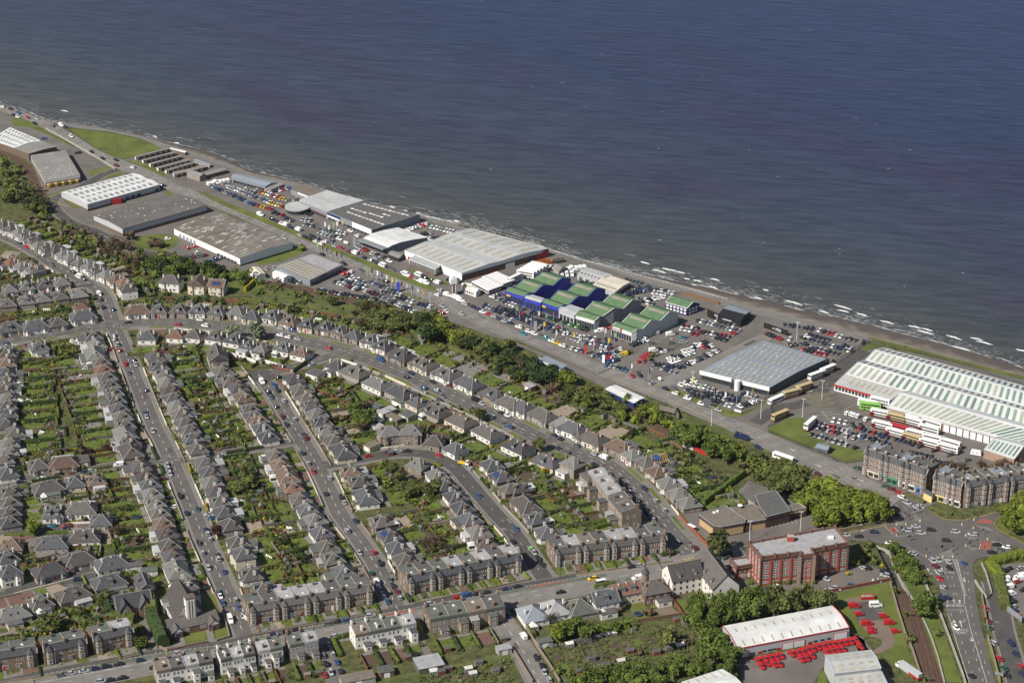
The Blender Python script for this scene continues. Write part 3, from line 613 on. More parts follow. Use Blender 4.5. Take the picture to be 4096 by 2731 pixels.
def shed(name,label,cat,lines,walls,roof,base=None,baseh=0,group=None,trim=None,ends=True,roofs=None,zb=0.0):
 """lines: world (A,B) pairs from the front eave to the back eave; walls: material; roofs: per slope material list"""
 c=sum((l[0]+l[1] for l in lines),Vector())/(2*len(lines));c.z=0
 t=thing(name,label,cat,c,0,group);o=Vector((c.x,c.y,0))
 mb=MB();ms=[walls,base or walls]
 baseh*=VS
 def wall(a,b_):
  a,b_=a-o,b_-o
  if base and baseh:mb.poly([(a.x,a.y,zb),(b_.x,b_.y,zb),(b_.x,b_.y,baseh),(a.x,a.y,baseh)],1);z0=baseh
  else:z0=zb
  mb.poly([(a.x,a.y,z0),(b_.x,b_.y,z0),tuple(b_),tuple(a)],0)
 wall(lines[0][0],lines[0][1]);wall(lines[-1][1],lines[-1][0])
 if ends:
  for i in range(len(lines)-1):
   wall(lines[i+1][0],lines[i][0]);wall(lines[i][1],lines[i+1][1])
 ob('wall',mb.mesh('wall',ms),t)
 rm=roofs or[roof]*(len(lines)-1);used=[]
 for m_ in rm:
  if m_ not in used:used.append(m_)
 mb=MB();up=Vector((0,0,.12))
 for i in range(len(lines)-1):
  (a,b_),(d,c2)=lines[i],lines[i+1];ax=(b_-a).normalized()*.3
  q=[a-o-ax+up,b_-o+ax+up,c2-o+ax+up,d-o-ax+up];nu,nv=14,3
  rev=(q[1]-q[0]).cross(q[3]-q[0]).z<0
  for iu in range(nu):
   for iv in range(nv):
    f=[q[0].lerp(q[1],x/nu).lerp(q[3].lerp(q[2],x/nu),y/nv) for x,y in((iu,iv),(iu+1,iv),(iu+1,iv+1),(iu,iv+1))]
    if rev:f.reverse()
    mb.poly(f,used.index(rm[i]))
 for(a,b_) in(lines[0],lines[-1]):
  mb.beam(a-o+up*.5,b_-o+up*.5,.25,.3,0)
 rf=ob('roof',mb.mesh('roof',used),t)
 if trim:
  mb=MB()
  for i in range(len(lines)-1):
   for e in(0,1):mb.beam(lines[i][e]-o+up*1.6,lines[i+1][e]-o+up*1.6,.3,.35)
  for l in(lines[0],):mb.beam(l[0]-o+up,l[1]-o+up,.35,.4)
  ob('trim',mb.mesh('trim',trim),t)
 return t,o
def L2(s,z):p=Ps(s,z);return(p[0],p[1])
def quadshed(s,prof,h,**k):
 """s: frontA frontB backA backB roof marks at eave height h; prof: (fraction, height)"""
 p=Ps(s,h*VS);fa,fb,ba,bb=p;lines=[]
 for f,z in prof:
  a=fa.lerp(ba,f);b_=fb.lerp(bb,f);a.z=b_.z=z*VS;lines.append((a,b_))
 return lines
def face_box(par,o,a,b_,t0,t1,z0,z1,mt,name,d=.12):
 """panel standing proud on the wall a->b between fractions t0,t1"""
 a,b_=v2(a),v2(b_);p=a+(b_-a)*t0;q=a+(b_-a)*t1;dr=(b_-a).normalized();nr=Vector((dr.y,-dr.x))*d
 L=(q-p).length;mb=MB();mb.box(0,L,-d,.02,z0*VS,z1*VS,bottom=True)
 return ob(name,mb.mesh(name,mt),par,(p.x-o.x,p.y-o.y,0),math.atan2(dr.y,dr.x))
def lights(t,o,lines,i,n,v0,v1,mt,f=.45,u0=.03,u1=.97,skip=None,name='rooflight'):
 for k_ in range(n):
  if skip and skip(k_):continue
  uc=u0+(u1-u0)*(k_+.5)/n;hw=(u1-u0)/n*f/2
  on_slope(t,name,mt,lines[i],lines[i+1],uc-hw,uc+hw,v0,v1,o)
G2=lambda h,r:[(0,h),(.25,h+r),(.5,h+.3),(.75,h+r),(1,h)]
G1=lambda h,r:[(0,h),(.5,h+r),(1,h)]
VS=.62
l=quadshed('A -70,372 130,440 90,255 370,375',G1(8,1.2),8);t,o=shed('warehouse','pale grey warehouse at the far left edge above the railway','warehouse',l,bbrick_w,roof_w)
for i in(0,1):
 for v in(.2,.65):lights(t,o,l,i,9,v,v+.2,sky_d,.25)
l=quadshed('A 130,440 265,495 370,375 520,430',G1(8,.8),8);shed('warehouse','dull grey roofed bay adjoining the far left pale warehouse','warehouse',l,bbrick_w,roof_g)
l=quadshed('A 415,745 735,695 280,510 595,465',G1(7,.4),7);t,o=shed('timber_yard_shed','flat grey timber merchant shed with stacked yellow boards at its front','warehouse',l,conc,roof_g,bbrick_w,2)
face_box(t,o,l[0][0],l[0][1],0,1,5.2,7.1,white_m,'fascia')
for k_ in range(9):face_box(t,o,l[0][0],l[0][1],.05+k_*.1,.12+k_*.1,.6,3.6,(yellow_p,wood)[k_%2],'timber_stack',2.0)
rr_=random.Random(5)
for k_ in range(26):u,v=rr_.random()*.9,rr_.random();on_slope(t,'rooflight',sky_w,l[0],l[1],u,u+.02,v*.9,v*.9+.05,o)
l=quadshed('A 803,960 1463,780 562,850 1225,675',G2(7.5,1.6),7.5);t,o=shed('warehouse','long white double-gabled warehouse with rows of dark rooflights','warehouse',l,lgrey_m,roof_w,bbrick_w,2.2)
for i in range(4):
 for k_ in range(12):
  for d in(0,.022):on_slope(t,'rooflight',sky_d,l[i],l[i+1],.05+k_*.077+d,.062+k_*.077+d,.25,.7,o)
for a,b_ in((.42,.475),(.52,.57),(.6,.65),(.68,.73),(.94,.985)):face_box(t,o,l[0][0],l[0][1],a,b_,.2,4.2,door_b,'loading_door')
p=pt('A 1045,955');mb=MB();mb.box(-4.5,4.5,-1.3,1.3,.2,3.4);sk=thing('shipping_container','bright red container parked beside the white warehouse loading doors','container',p,.35);ob('body',mb.mesh('body',CARM['red']),sk)
mb=MB();[mb.box(-4.5+i*.9,-4.3+i*.9,-1.34,1.34,.3,3.42) for i in range(11)];ob('rib',mb.mesh('rib',CARM['red']),sk)
l=quadshed('A 1125,1185 1900,970 860,1062 1640,860',G1(8,1.6),8);t,o=shed('warehouse','long low warehouse with a dark brown roof dotted by vents','warehouse',l,lgrey_m,roof_d,bbrick_w,3)
for k_ in range(44):u,v=rr_.random()*.95,rr_.random()*.9;on_slope(t,'rooflight',(sky_w,sky_d,felt_l)[k_%3],l[k_%2],l[k_%2+1],u,u+.015,v,v+.07,o)
p4=Ps('A 1597,1180 2203,1455 2050,1040 B 335,660',5);l=[(p4[0],p4[1])]
for f,z in((.5,6.2),(1,5)):
 a=p4[0].lerp(p4[2],f);b_=p4[1].lerp(p4[3],f);a.z=b_.z=z;l.append((a,b_))
t,o=shed('warehouse','broad warehouse with lichened brown roof and scattered pale rooflights','warehouse',l,white_m,roof_br,bbrick_w,1.5)
for k_ in range(90):u,v=rr_.random()*.94,rr_.random()*.85;on_slope(t,'rooflight',sky_w if k_%3 else sky_t,l[k_%2],l[k_%2+1],u,u+.012,v,v+rr_.uniform(.08,.2),o)
for k_ in range(5):face_box(t,o,l[0][0],l[0][1],.08+k_*.055,.11+k_*.055,.2,5,roof_bg,'loading_door')
for k_ in range(6):face_box(t,o,l[0][0],l[0][1],.66+k_*.05,.7+k_*.05,.5,3,glass,'window')
for i,s in enumerate(('A 1250,530 1565,448 1240,518 1555,437','A 1318,560 1610,488 1305,548 1598,477','A 1385,595 1660,522 1370,583 1648,511','A 1455,632 1740,557 1440,620 1728,546','A 1530,655 1790,580 1515,643 1778,569','A 1600,690 1890,618 1588,664 1875,600')):
 l=quadshed(s,G1(3,.8),3);t,o=shed('kennel_block','long low kennel block with brown roof, %s row from the grass triangle'%ordi(i+1),'kennels',l,conc,roof_g,group='kennel rows by the shore')
 for k_ in range(12):face_box(t,o,l[0][0],l[0][1],.04+k_*.08,.09+k_*.08,.2,2.1,(wood,black_m)[k_%2],'run',1.2)
 face_box(t,o,l[-1][0],l[0][0],.0,1,.1,3,white_m,'gable_panel')
l=quadshed('A 1715,665 1835,702 1755,645 1890,685',G1(6,1.5),6);t,o=shed('kennel_house','two-storey stone house standing beside the kennel rows','house',l,stone_w,roof_g)
for k_ in range(5):
 for z in(.5,2.2):win_on(t,l[0][0]-o,l[0][1]-o,.12+k_*.19,z,1.1,1.1)
l=quadshed('A 1890,695 2080,645 1885,660 2050,625',G1(4,.5),4);shed('kennel_hall','long brown flat hall joined to the kennel house','kennels',l,bbrick_w,roof_g)
l=quadshed('A 1780,555 1925,605 1800,540 1935,590',G1(3,.5),3);shed('kennel_shelter','narrow green-roofed shelter behind the kennel rows','shelter',l,grey_w,roof_bg)
l=quadshed('A 1560,450 1700,485 1570,440 1710,472',G1(3,.4),3);shed('kennel_office','white-roofed kennel office facing the sea path','office',l,bbrick_w,roof_w)
l=quadshed('A 2125,712 B 85,145 A 2170,672 B 190,108',G1(5.5,1.5),5.5);t,o=shed('car_showroom','long grey showroom with a shallow roof, furthest showroom by the sea','showroom',l,mgrey_m,roof_bg)
for k_ in range(9):face_box(t,o,l[0][0],l[0][1],.05+k_*.103,.14+k_*.103,.4,3.2,glass,'window')
l=quadshed('B 88,165 140,172 192,112 262,122',[(0,4.5),(1,4.5)],4.5);shed('car_workshop','plain grey flat-roofed workshop beside the furthest showroom','workshop',l,mgrey_m,roof_g)
l=quadshed('B 320,168 500,238 455,120 632,188',[(0,6),(1,6)],6);t,o=shed('car_showroom','low grey showroom wedged behind the pale long showroom','showroom',l,mgrey_m,felt_b)
face_box(t,o,l[0][0],l[0][1],.35,.9,3.6,5.4,white_m,'sign_band')
l=quadshed('B 395,272 655,380 645,190 985,278',[(0,8),(.45,8.8),(.5,8.4),(1,8.6)],8);t,o=shed('car_showroom','pale grey roofed showroom with a round glass entrance','showroom',l,mgrey_m,roof_lg)
for k_ in range(11):face_box(t,o,l[0][0],l[0][1],.18+k_*.07,.24+k_*.07,.4,3.2,glass,'window')
face_box(t,o,l[0][0],l[0][1],.15,.97,3.5,3.9,door_r,'red_stripe')
c=pt('B 382,325',3.4)-o;mb=MB();mb.cyl(c.x,c.y,0,2.7,7,7,24,1);mb.cyl(c.x,c.y,2.7,3.4,8,8,24,0);ob('round_entrance',mb.mesh('round_entrance',[roof_lg,glass]),t)
l=quadshed('B 655,380 1065,545 988,281 1505,405',[(0,8),(1,8.3)],8);t,o=shed('car_showroom','dark flat-roofed showroom with lines of white rooflights by the sea','showroom',l,mgrey_m,felt_d,trim=mgrey_m)
for(u0,u1,v) in((.2,.98,.27),(.12,.45,.47),(.62,.78,.63),(.46,.75,.5),(.1,.95,.83)):
 n_=int((u1-u0)*14)
 for k_ in range(n_):on_slope(t,'rooflight',white_m if k_%3==0 else sky_w,l[0],l[1],u0+(u1-u0)*k_/n_,u0+(u1-u0)*(k_+.75)/n_,v,v+.035,o)
face_box(t,o,l[0][0],l[0][1],0,.3,4.5,8.5,navy_m,'blue_fascia');face_box(t,o,l[0][0],l[0][1],.0,.28,3.5,5.2,white_m,'white_panel',.3)
face_box(t,o,l[0][0],l[0][1],.3,.55,4,8.5,mgrey_m,'grey_fascia',.16);face_box(t,o,l[0][0],l[0][1],.56,.99,3,8.5,white_m,'white_fascia',.2)
for k_ in range(12):face_box(t,o,l[0][0],l[0][1],.02+k_*.08,.085+k_*.08,.3,2.9,glass,'window',.1)
l=quadshed('B 985,622 1205,705 1300,515 1575,605',[(0,7),(.1,8.3),(.3,9.2),(.6,8.6),(1,6.5)],7.5);t,o=shed('car_showroom','glass-fronted showroom under a white curved roof by the verge','showroom',l,mgrey_m,roof_w)
q=Ps('B 935,640 1330,795 1205,705',0);face_box(t,o,l[0][0],l[0][1],0,1,.3,6.6,glass,'window',.2);face_box(t,o,l[0][0],l[0][1],-.03,1.02,6.6,7.6,mgrey_m,'canopy',4)
for k_ in range(9):face_box(t,o,l[0][0],l[0][1],k_/8.0-.006,k_/8.0+.006,0,6.6,steel,'mullion',.4)
l2=quadshed('B 1215,765 1310,800 1250,735 1360,765',[(0,4.2),(.3,5.2),(.6,5.4),(1,4.6)],4.5);t2,o2=shed('entrance_canopy','curved grey canopy on posts beside the glass showroom','canopy',l2,glass,roof_g,ends=True)
l=quadshed('B 1365,735 1890,942 1980,535 2688,719',[(0,8),(.3,10),(.45,9.3),(.68,10.6),(1,8.5)],8);t,o=shed('vehicle_depot','very large white-roofed hall with pale rooflights above the shore path','warehouse',l,white_m,roof_lg,trim=roof_w)
for i,n_ in((0,9),(2,8),(3,7)):lights(t,o,l,i,n_,.2,.85,sky_t,.3)
w_=(l[0][1],l[-1][1])
face_box(t,o,w_[0],w_[1],0,.93,0,6,bbrick_w,'brick_wall',.15);face_box(t,o,w_[0],w_[1],.5,.6,.2,4.6,white_m,'roller_door',.3);face_box(t,o,w_[0],w_[1],.86,.98,.2,5.2,door_r,'roller_door',.3);face_box(t,o,w_[0],w_[1],.93,1,0,8,door_r,'red_gable',.2)
for k_ in range(5):face_box(t,o,w_[0],w_[1],.08+k_*.09,.1+k_*.09,.1,2.2,door_r,'door',.25)
p=pt('B 1412,785',0);face_box(t,o,l[0][0],l[0][1],.06,.1,.5,3.5,door_r,'door',.2)
l=quadshed('B 1405,812 1645,905 1490,765 1725,850',[(0,7.5),(1,7.5)],7.5);t,o=shed('depot_offices','two-storey glazed office wing in front of the large white-roofed hall','office',l,frame_m,roof_lg,bbrick_w,2.6)
for k_ in range(14):
 for z in(2.9,5.0):face_box(t,o,l[0][0],l[0][1],.02+k_*.07,.08+k_*.07,z,z+1.7,glass,'window')
for k_ in range(10):face_box(t,o,l[0][0],l[0][1],.05+k_*.1,.1+k_*.1,.5,2.2,wood,'panel')
for k_ in range(3):face_box(t,o,l[0][1],l[1][1],.1+k_*.3,.35+k_*.3,3,6.6,glass,'window')
l=quadshed('B 185,872 495,1008 520,765 798,868',[(0,6),(1,6.3)],6);t,o=shed('car_showroom','grey showroom south of the coast road with pale roof stripes','showroom',l,mgrey_m,roof_g,trim=mgrey_m)
for k_ in range(5):on_slope(t,'rooflight',sky_t,l[0],l[1],.03,.97,.06+k_*.1,.085+k_*.1,o)
on_slope(t,'flat_roof',felt_l,l[0],l[1],.02,.98,.6,.97,o)
for k_ in range(9):face_box(t,o,l[0][1],l[1][1],.06+k_*.1,.13+k_*.1,.3,3.2,glass,'window')
face_box(t,o,l[0][1],l[1][1],.3,.5,4,5.4,navy_m,'sign_band',.2)
VS=1
for s,lb in(('B 150,935 255,985 215,920 325,965','ribbed white lean-to store beside the grey south showroom'),('B -60,905 0,965 20,885 85,945','small cream flat store at the foot of the estate road'),('B 1895,1070 2020,1115 1930,1030 2062,1085','long white tyre hut with yellow sign beside the parked buses'),('B 1890,1050 1975,1055 1900,1038 1985,1045','plain white cabin behind the tyre hut')):
 l=quadshed(s,G1(3.2,.9),3.2);t,o=shed('store_shed',lb,'shed',l,white_m,roof_w if 'cream' not in lb else roof_c)
 if 'tyre' in lb:on_slope(t,'sign_band',yellow_p,l[0],l[1],.1,.55,.5,.75,o);[face_box(t,o,l[0][0],l[0][1],.1+k_*.13,.17+k_*.13,.8,2.2,glass,'window') for k_ in range(6)]
p=pt('B 1812,1140');t=thing('clock_tower','narrow brick sign tower with a white pointed top','tower',p,.3);mb=MB();mb.box(-1.6,1.6,-1.6,1.6,0,7.5);ob('shaft',mb.mesh('shaft',bbrick_w),t)
mb=MB();mb.box(-1.9,1.9,-1.9,1.9,7.5,10);mb.frus(-1.9,1.9,-1.9,1.9,10,-.2,.2,-1.6,1.6,12.5,0,0);ob('cap',mb.mesh('cap',white_m),t)
for x in(-1,1):mb=MB();mb.box(x-.3,x+.3,-1.7,-1.58,1,7);ob('strip',mb.mesh('strip',frame_m),t)
TOOTH=[(0,5.5),(1,7.6),(2,6.2),(3,9.8),(4,6.8),(5,10.3),(6,6.8)]
SAW=[('B 2285,1108 2460,1160','C -30,285 150,345 C 30,285 205,342 C 105,212 285,268 C 195,215 375,275 C 280,145 455,205 C 360,150 540,208',blue_m,'bright blue saw-toothed showroom with green roofs, nearest the parked buses',blue_m),
       ('C 262,425 430,482','C 298,392 470,452 C 350,395 520,450 C 425,315 605,372 C 510,318 690,378 C 590,243 770,297 C 680,250 858,308',blue_m,'bright blue saw-toothed showroom with green roofs, joined to the pale grey one',blue_m),
       ('C 568,545 757,600','C 612,500 800,560 C 670,500 832,556 C 750,420 935,482 C 835,425 1022,486 C 920,348 1105,405 C 1000,352 1187,412',mgrey_m,'pale grey saw-toothed showroom with three green roof panels',roof_w),
       ('C 912,645 1100,710','C 955,612 1145,675 C 1010,612 1200,672 C 1090,530 1277,590 C 1175,537 1360,598 C 1258,455 1445,513 C 1340,460 1528,520',lgrey_m,'white-walled saw-toothed showroom with green roofs, beside the open car park',roof_w)]
for si,(a,b_,wm,lb,tr) in enumerate(SAW):
 pp=a+' '+b_;marks=[]
 cur=None
 for k_ in pp.split():
  if k_ in TILES:cur=k_
  else:marks.append((cur,k_))
 l=[]
 for i,(idx,z) in enumerate(TOOTH):
  (ta,ca),(tb,cb)=marks[2*i],marks[2*i+1];l.append((pt(ta+' '+ca,z),pt(tb+' '+cb,z)))
 t,o=shed('car_showroom',lb,'showroom',l,wm,green_r,trim=tr,group='green-roofed saw-tooth showrooms',roofs=[green_r]*6)
 for i in(2,4):on_slope(t,'roof_patch',green_g,l[i],l[i+1],.08,.9,.62,.85,o)
 for k_ in range(8):face_box(t,o,l[0][0],l[0][1],.03+k_*.12,.13+k_*.12,.3,3.6,glass,'window',.1)
 if si<2:face_box(t,o,l[0][0],l[0][1],0,1,3.8,5.9,blue_m,'fascia',.2);face_box(t,o,l[0][0],l[0][1],.1,.3,3.2,4.2,CARM['yellow'],'sign_panel',.3)
 else:face_box(t,o,l[0][0],l[0][1],0,1,4,5.4,white_m,'fascia',.2)
 for k_ in range(6):face_box(t,o,l[0][1],l[-1][1],.3+k_*.1,.34+k_*.1,1.5,3.2,glass,'window')
 if si==3:
  a_,c_=l[0];text_part(t,'CITROEN',a_.lerp(c_,.06)*1.0+Vector((0,0,-1.2)),a_.lerp(c_,.45)+Vector((0,0,-1.2)),1.0,CARM['grey'],.3)
  for tt in(.0,.46):face_box(t,o,l[0][0],l[0][1],tt,tt+.06,4,6.6,door_r,'red_badge',.4)
  face_box(t,o,l[0][1],l[-1][1],.1,.6,5.0,5.6,white_m,'fascia',.2)
for s,wm,rm,lb in(('C 118,385 262,428 165,355 310,398',blue_m,roof_lg,'low blue link building with white roof between the blue showrooms'),('C 430,492 570,548 505,440 660,492',lgrey_m,roof_lg,'low grey link building with white roof beside the grey showroom')):
 l=quadshed(s,[(0,6),(.3,6.6),(1,6.2)],6);t,o=shed('showroom_link',lb,'showroom',l,wm,rm)
 for k_ in range(4):face_box(t,o,l[0][0],l[0][1],.08+k_*.23,.25+k_*.23,.3,3.8,glass,'window',.1)
VS=.76;l=[L2('C 1410,425 1610,482',4.6),L2('C 1465,366 1663,425',7),L2('C 1525,378 1722,436',4.6)]
t,o=shed('green_roof_office','navy two-storey office with one green roof near the sea wall','office',l,navy_m,green_r,trim=roof_w)
for k_ in range(6):
 for z in(1,3.6):face_box(t,o,l[0][0],l[0][1],.05+k_*.16,.15+k_*.16,z,z+1.5,frame_m,'window')
for k_ in range(3):
 for z in(1,3.6):face_box(t,o,l[0][1],l[2][1],.12+k_*.27,.3+k_*.27,z,z+1.5,frame_m,'window')
VS=.62;l=quadshed('C 600,168 790,232 690,108 915,175',G1(5.5,1.2),5.5);t,o=shed('workshop_shed','light grey metal workshop with three roller doors behind the blue showrooms','workshop',l,lgrey_m,roof_lg)
for k_ in range(3):face_box(t,o,l[0][0],l[0][1],.08+k_*.32,.26+k_*.32,.1,3.8,dgrey_m,'roller_door')
lights(t,o,l,0,6,.3,.6,sky_d,.35)
l=quadshed('C 748,265 945,328 880,175 1082,240',G1(5.5,.9),5.5);t,o=shed('workshop_shed','cream-roofed workshop beside the grey metal workshop','workshop',l,lgrey_m,roof_c)
lights(t,o,l,0,8,.2,.45,sky_d,.3)
face_box(t,o,l[0][1],l[-1][1],.0,1,0,3,bbrick_w,'brick_wall')
VS=1;l=quadshed('C 380,100 430,140 420,72 492,92',G1(4,1),4);shed('store_shed','small domed grey store beside the rows of white buses','shed',l,grey_w,roof_g)
VS=.7;l=quadshed('C 1897,538 2100,592 2000,452 2190,503',[(0,6),(.45,7.5),(1,6)],6);t,o=shed('car_showroom','black showroom with bold white lettering near the beach','showroom',l,black_m,black_m,roofs=[black_m,roof_bg])
face_box(t,o,l[0][0],l[0][1],.03,.75,.3,2.8,glass,'window',.15);face_box(t,o,l[0][0],l[0][1],.2,.6,3.1,3.6,white_m,'sign_band',.2)
aw=Ps('C 1792,555 1897,605');wq=Ps('C 1790,492 1897,535',6);mb=MB();A_,B_=v2(aw[0])-v2(o),v2(aw[1])-v2(o);d_=(B_-A_).normalized();nn_=Vector((-d_.y,d_.x))
mb.prism([A_,B_,B_+nn_*.6,A_+nn_*.6],0,4.5);ob('sign_wall',mb.mesh('sign_wall',black_m),t)
text_part(t,'MINI',(aw[0].lerp(aw[1],.55).x,aw[0].lerp(aw[1],.5).y,2.4),(aw[0].lerp(aw[1],.92).x,aw[0].lerp(aw[1],.92).y,2.4),1.4,white_m)
hb=Ps('D -40,255 180,330');t=thing('sign_hoarding','long black hoarding with white lettering by the seaward car park','hoarding',hb[0]);A_,B_=Vector((0,0)),v2(hb[1])-v2(hb[0]);mb=MB();d_=B_.normalized();nn_=Vector((-d_.y,d_.x));mb.prism([A_,B_,B_+nn_*.4,A_+nn_*.4],0,3.2);ob('board',mb.mesh('board',black_m),t)
text_part(t,'MINI',(hb[0].lerp(hb[1],.5).x,hb[0].lerp(hb[1],.5).y,.8),(hb[0].lerp(hb[1],.72).x,hb[0].lerp(hb[1],.72).y,.8),1.8,white_m)
text_part(t,'<<<',(hb[0].lerp(hb[1],.36).x,hb[0].lerp(hb[1],.36).y,.9),(hb[0].lerp(hb[1],.47).x,hb[0].lerp(hb[1],.47).y,.9),1.4,white_m)
p=Ps('C 1733,1058 D 10,805 C 2316,780 D 530,542',4.6);l=[(p[0],p[1])]
for f,z in((.5,5.6),(1,4.6)):
 a=p[0].lerp(p[2],f);b_=p[1].lerp(p[3],f);a.z=b_.z=z;l.append((a,b_))
t,o=shed('car_showroom','large blue-grey roofed showroom with white fascia on the corner','showroom',l,dgrey_m,roof_bg)
for i in(0,1):
 for row in range(4):
  for k_ in range(11):on_slope(t,'rooflight',sky_t,l[i],l[i+1],.06+k_*.083+(row%2)*.03,.09+k_*.083+(row%2)*.03,.08+row*.23,.2+row*.23,o)
face_box(t,o,l[0][0],l[0][1],-.01,.46,4.2,7.3,white_m,'fascia',.6);face_box(t,o,l[0][0],l[0][1],.54,1.01,4.2,7.3,white_m,'fascia',.6)
face_box(t,o,l[0][0],l[0][1],.02,.98,.3,4.0,glass,'window',.1);face_box(t,o,l[0][0],l[0][1],.46,.54,0,4.5,glass,'entrance',2.2)
c=ln_at(l[0],.535)-o;mb=MB();mb.cyl(c.x,c.y-2.5,0,5.6,1.6,1.6,16);ob('entrance_drum',mb.mesh('entrance_drum',white_m),t)
for k_ in range(7):on_slope(t,'roof_vent',white_m,l[k_%2],l[k_%2+1],.1+k_*.12,.112+k_*.12,.45,.5,o)
VS=1
l=[L2('D 1060,440 2900,940',6.2),L2('D 985,456 2900,992',8.4),L2('D 895,553 2900,1135',5.8),L2('D 825,572 2900,1168',8.4),L2('D 710,683 2900,1320',5.2)]
l=l[::-1]
t,o=shed('bus_garage','huge bus garage with white pitched roofs striped by green rooflights','bus garage',l,conc,roof_dep,trim=roof_dep)
for i in range(4):
 for k_ in range(34):
  near=i in(0,2)
  on_slope(t,'rooflight',(sky_gn if(k_>5 and k_*7%5) else sky_dep) if near else sky_d,l[i],l[i+1],.012+k_*.029,.024+k_*.029,.12,.88 if near else.8,o)
l=[L2('D 1095,988 2480,1368',4.6),L2('D 1222,846 2900,1318',8),L2('D 1300,838 2900,1285',5.6)]
t,o=shed('bus_garage_bay','front bay of the bus garage above the parked double-deckers','bus garage',l,mat('pink_brick',(.3,.205,.16),.12,.5),roof_dep,trim=roof_dep)
for k_ in range(26):on_slope(t,'rooflight',sky_dep if k_<17 else sky_gn,l[0],l[1],.025+k_*.037,.045+k_*.037,.15,.85,o)
for k_ in range(8):face_box(t,o,l[0][0],l[0][1],.385+k_*.044,.422+k_*.044,.1,4.0,white_m,'roller_door');face_box(t,o,l[0][0],l[0][1],.423+k_*.044,.428+k_*.044,0,4.2,navy_m,'pillar',.3)
l=quadshed('D 610,772 1120,918 712,690 1240,838',[(0,3.3),(1,4.4)],3.6);t,o=shed('depot_offices','low white office range with a red fascia before the bus garage','office',l,white_m,roof_lg)
face_box(t,o,l[0][0],l[0][1],-.005,1.005,2.8,3.6,door_r,'red_fascia',.4)
for k_ in range(16):face_box(t,o,l[0][0],l[0][1],.02+k_*.06,.065+k_*.06,.9,2.5,glass,'window')
lights(t,o,l,0,8,.3,.75,sky_t,.35,.15,.95)
l=[L2('D 1985,1372 2260,1462',4.8),L2('D 2075,1268 2351,1338',7.4),L2('D 2150,1255 2430,1330',5.6)]
t,o=shed('depot_annex','small brick annex with pale roof at the garage corner','workshop',l,mat('pink_brick',(.3,.205,.16),.12,.5),roof_dep,trim=roof_dep)
lights(t,o,l,0,7,.15,.85,sky_gn,.45)
VS=.68;l=quadshed('C 857,1222 1120,1350 950,1186 1213,1303',G1(4.6,.7),4.6);t,o=shed('tyre_centre','long white roofed blue shed between the trees and coast road','workshop',l,navy_m,roof_w)
for k_ in range(2):face_box(t,o,l[0][1],l[-1][1],.25+k_*.4,.4+k_*.4,.1,3,white_m,'roller_door')
VS=1;l=quadshed('C 235,950 440,1045 318,922 505,1008',[(0,4.6),(1,4.8)],4.6);c=sum((a+b_ for a,b_ in l),Vector())/4;c.z=0
t=thing('filling_station_canopy','flat grey canopy on posts over the filling station forecourt','canopy',c);mb=MB();mb.prism([v2(q-c) for q in(l[0][0],l[0][1],l[1][1],l[1][0])],4.1,4.9,1,0);ob('canopy_roof',mb.mesh('canopy_roof',[roof_bg,white_m]),t)
for u in(.15,.5,.85):
 for v in(.25,.75):q=ln_at(l[0],u).lerp(ln_at(l[1],u),v)-c;mb=MB();mb.cyl(q.x,q.y,0,4.1,.2);ob('post',mb.mesh('post',steel),t)
l=quadshed('C 185,960 255,1000 240,925 310,960',[(0,3.4),(1,3.4)],3.4);shed('filling_station_kiosk','low pale kiosk behind the filling station canopy','kiosk',l,conc,felt_l)
l=quadshed('C 448,0 448,1 449,0 449,1',[(0,1),(1,1)],1) if False else None
def flatblock(name,label,cat,s,h,wm,rm,fas,groups=None,panel=None):
 p=[v2(q) for q in Ps(s,h)];c=sum(p,Vector((0,0)))/len(p)
 if sum(a.x*b_.y-b_.x*a.y for a,b_ in zip(p,p[1:]+p[:1]))<0:p=p[::-1]
 t=thing(name,label,cat,(c.x,c.y,0));q=[a-c for a in p]
 mb=MB();mb.prism(q,0,h-.3,0,0);ob('wall',mb.mesh('wall',wm),t)
 mb=MB();mb.prism([a*1.02 for a in q],h-1.5,h+.1,0,0);ob('fascia',mb.mesh('fascia',fas),t)
 mb=MB();mb.prism([a*1.0-a.normalized()*.5 for a in q],h+.05,h+.16,0);ob('flat_roof',mb.mesh('flat_roof',rm),t)
 mb=MB();[mb.beam((*(a*1.01),h+.2),(*(b_*1.01),h+.2),.4,.3) for a,b_ in zip(q,q[1:]+q[:1])];ob('roof_edge',mb.mesh('roof_edge',steel),t)
 if panel:
  for a,b_ in zip(q,q[1:]+q[:1]):
   if(b_-a).length>4:
    dr=(b_-a).normalized();mb=MB();mb.box(.6,(b_-a).length-.6,-.12,0,.5,h-1.6);ob('tan_panel',mb.mesh('tan_panel',panel),t,(a.x,a.y,0),math.atan2(dr.y,dr.x))
 return t,c
tanp=mat('tan_panel',(.42,.3,.16),.1,1)
brnf=mat('brown_fascia',(.075,.045,.04),.1,1)
t,c=flatblock('flat_roof_hall','tan-roofed angular brown hall beside the big roadside tree','hall','H 1718,808 1965,728 2140,850 2135,880 1925,918 1855,908',5.5,brnf,felt_b,brnf,None,tanp)
for s in('H 1855,790','H 1885,778'):q=pt(s,5.6)-Vector((c.x,c.y,0));mb=MB();mb.box(q.x-.6,q.x+.6,q.y-.6,q.y+.6,5.6,6.2);ob('roof_vent',mb.mesh('roof_vent',frame_m),t)
t,c=flatblock('flat_roof_hall','middle brown flat block joining the tan hall and the dark roof','hall','H 2010,745 2215,712 2351,800 2330,850 2150,880',4.5,tanp,felt_b,brnf)
q=pt('H 2092,745',4.6)-Vector((c.x,c.y,0));mb=MB();mb.cyl(q.x,q.y,4.6,5.6,.15);mb.cyl(q.x,q.y,5.4,6.2,.5,1.3,12);ob('satellite_dish',mb.mesh('satellite_dish',frame_m),t)
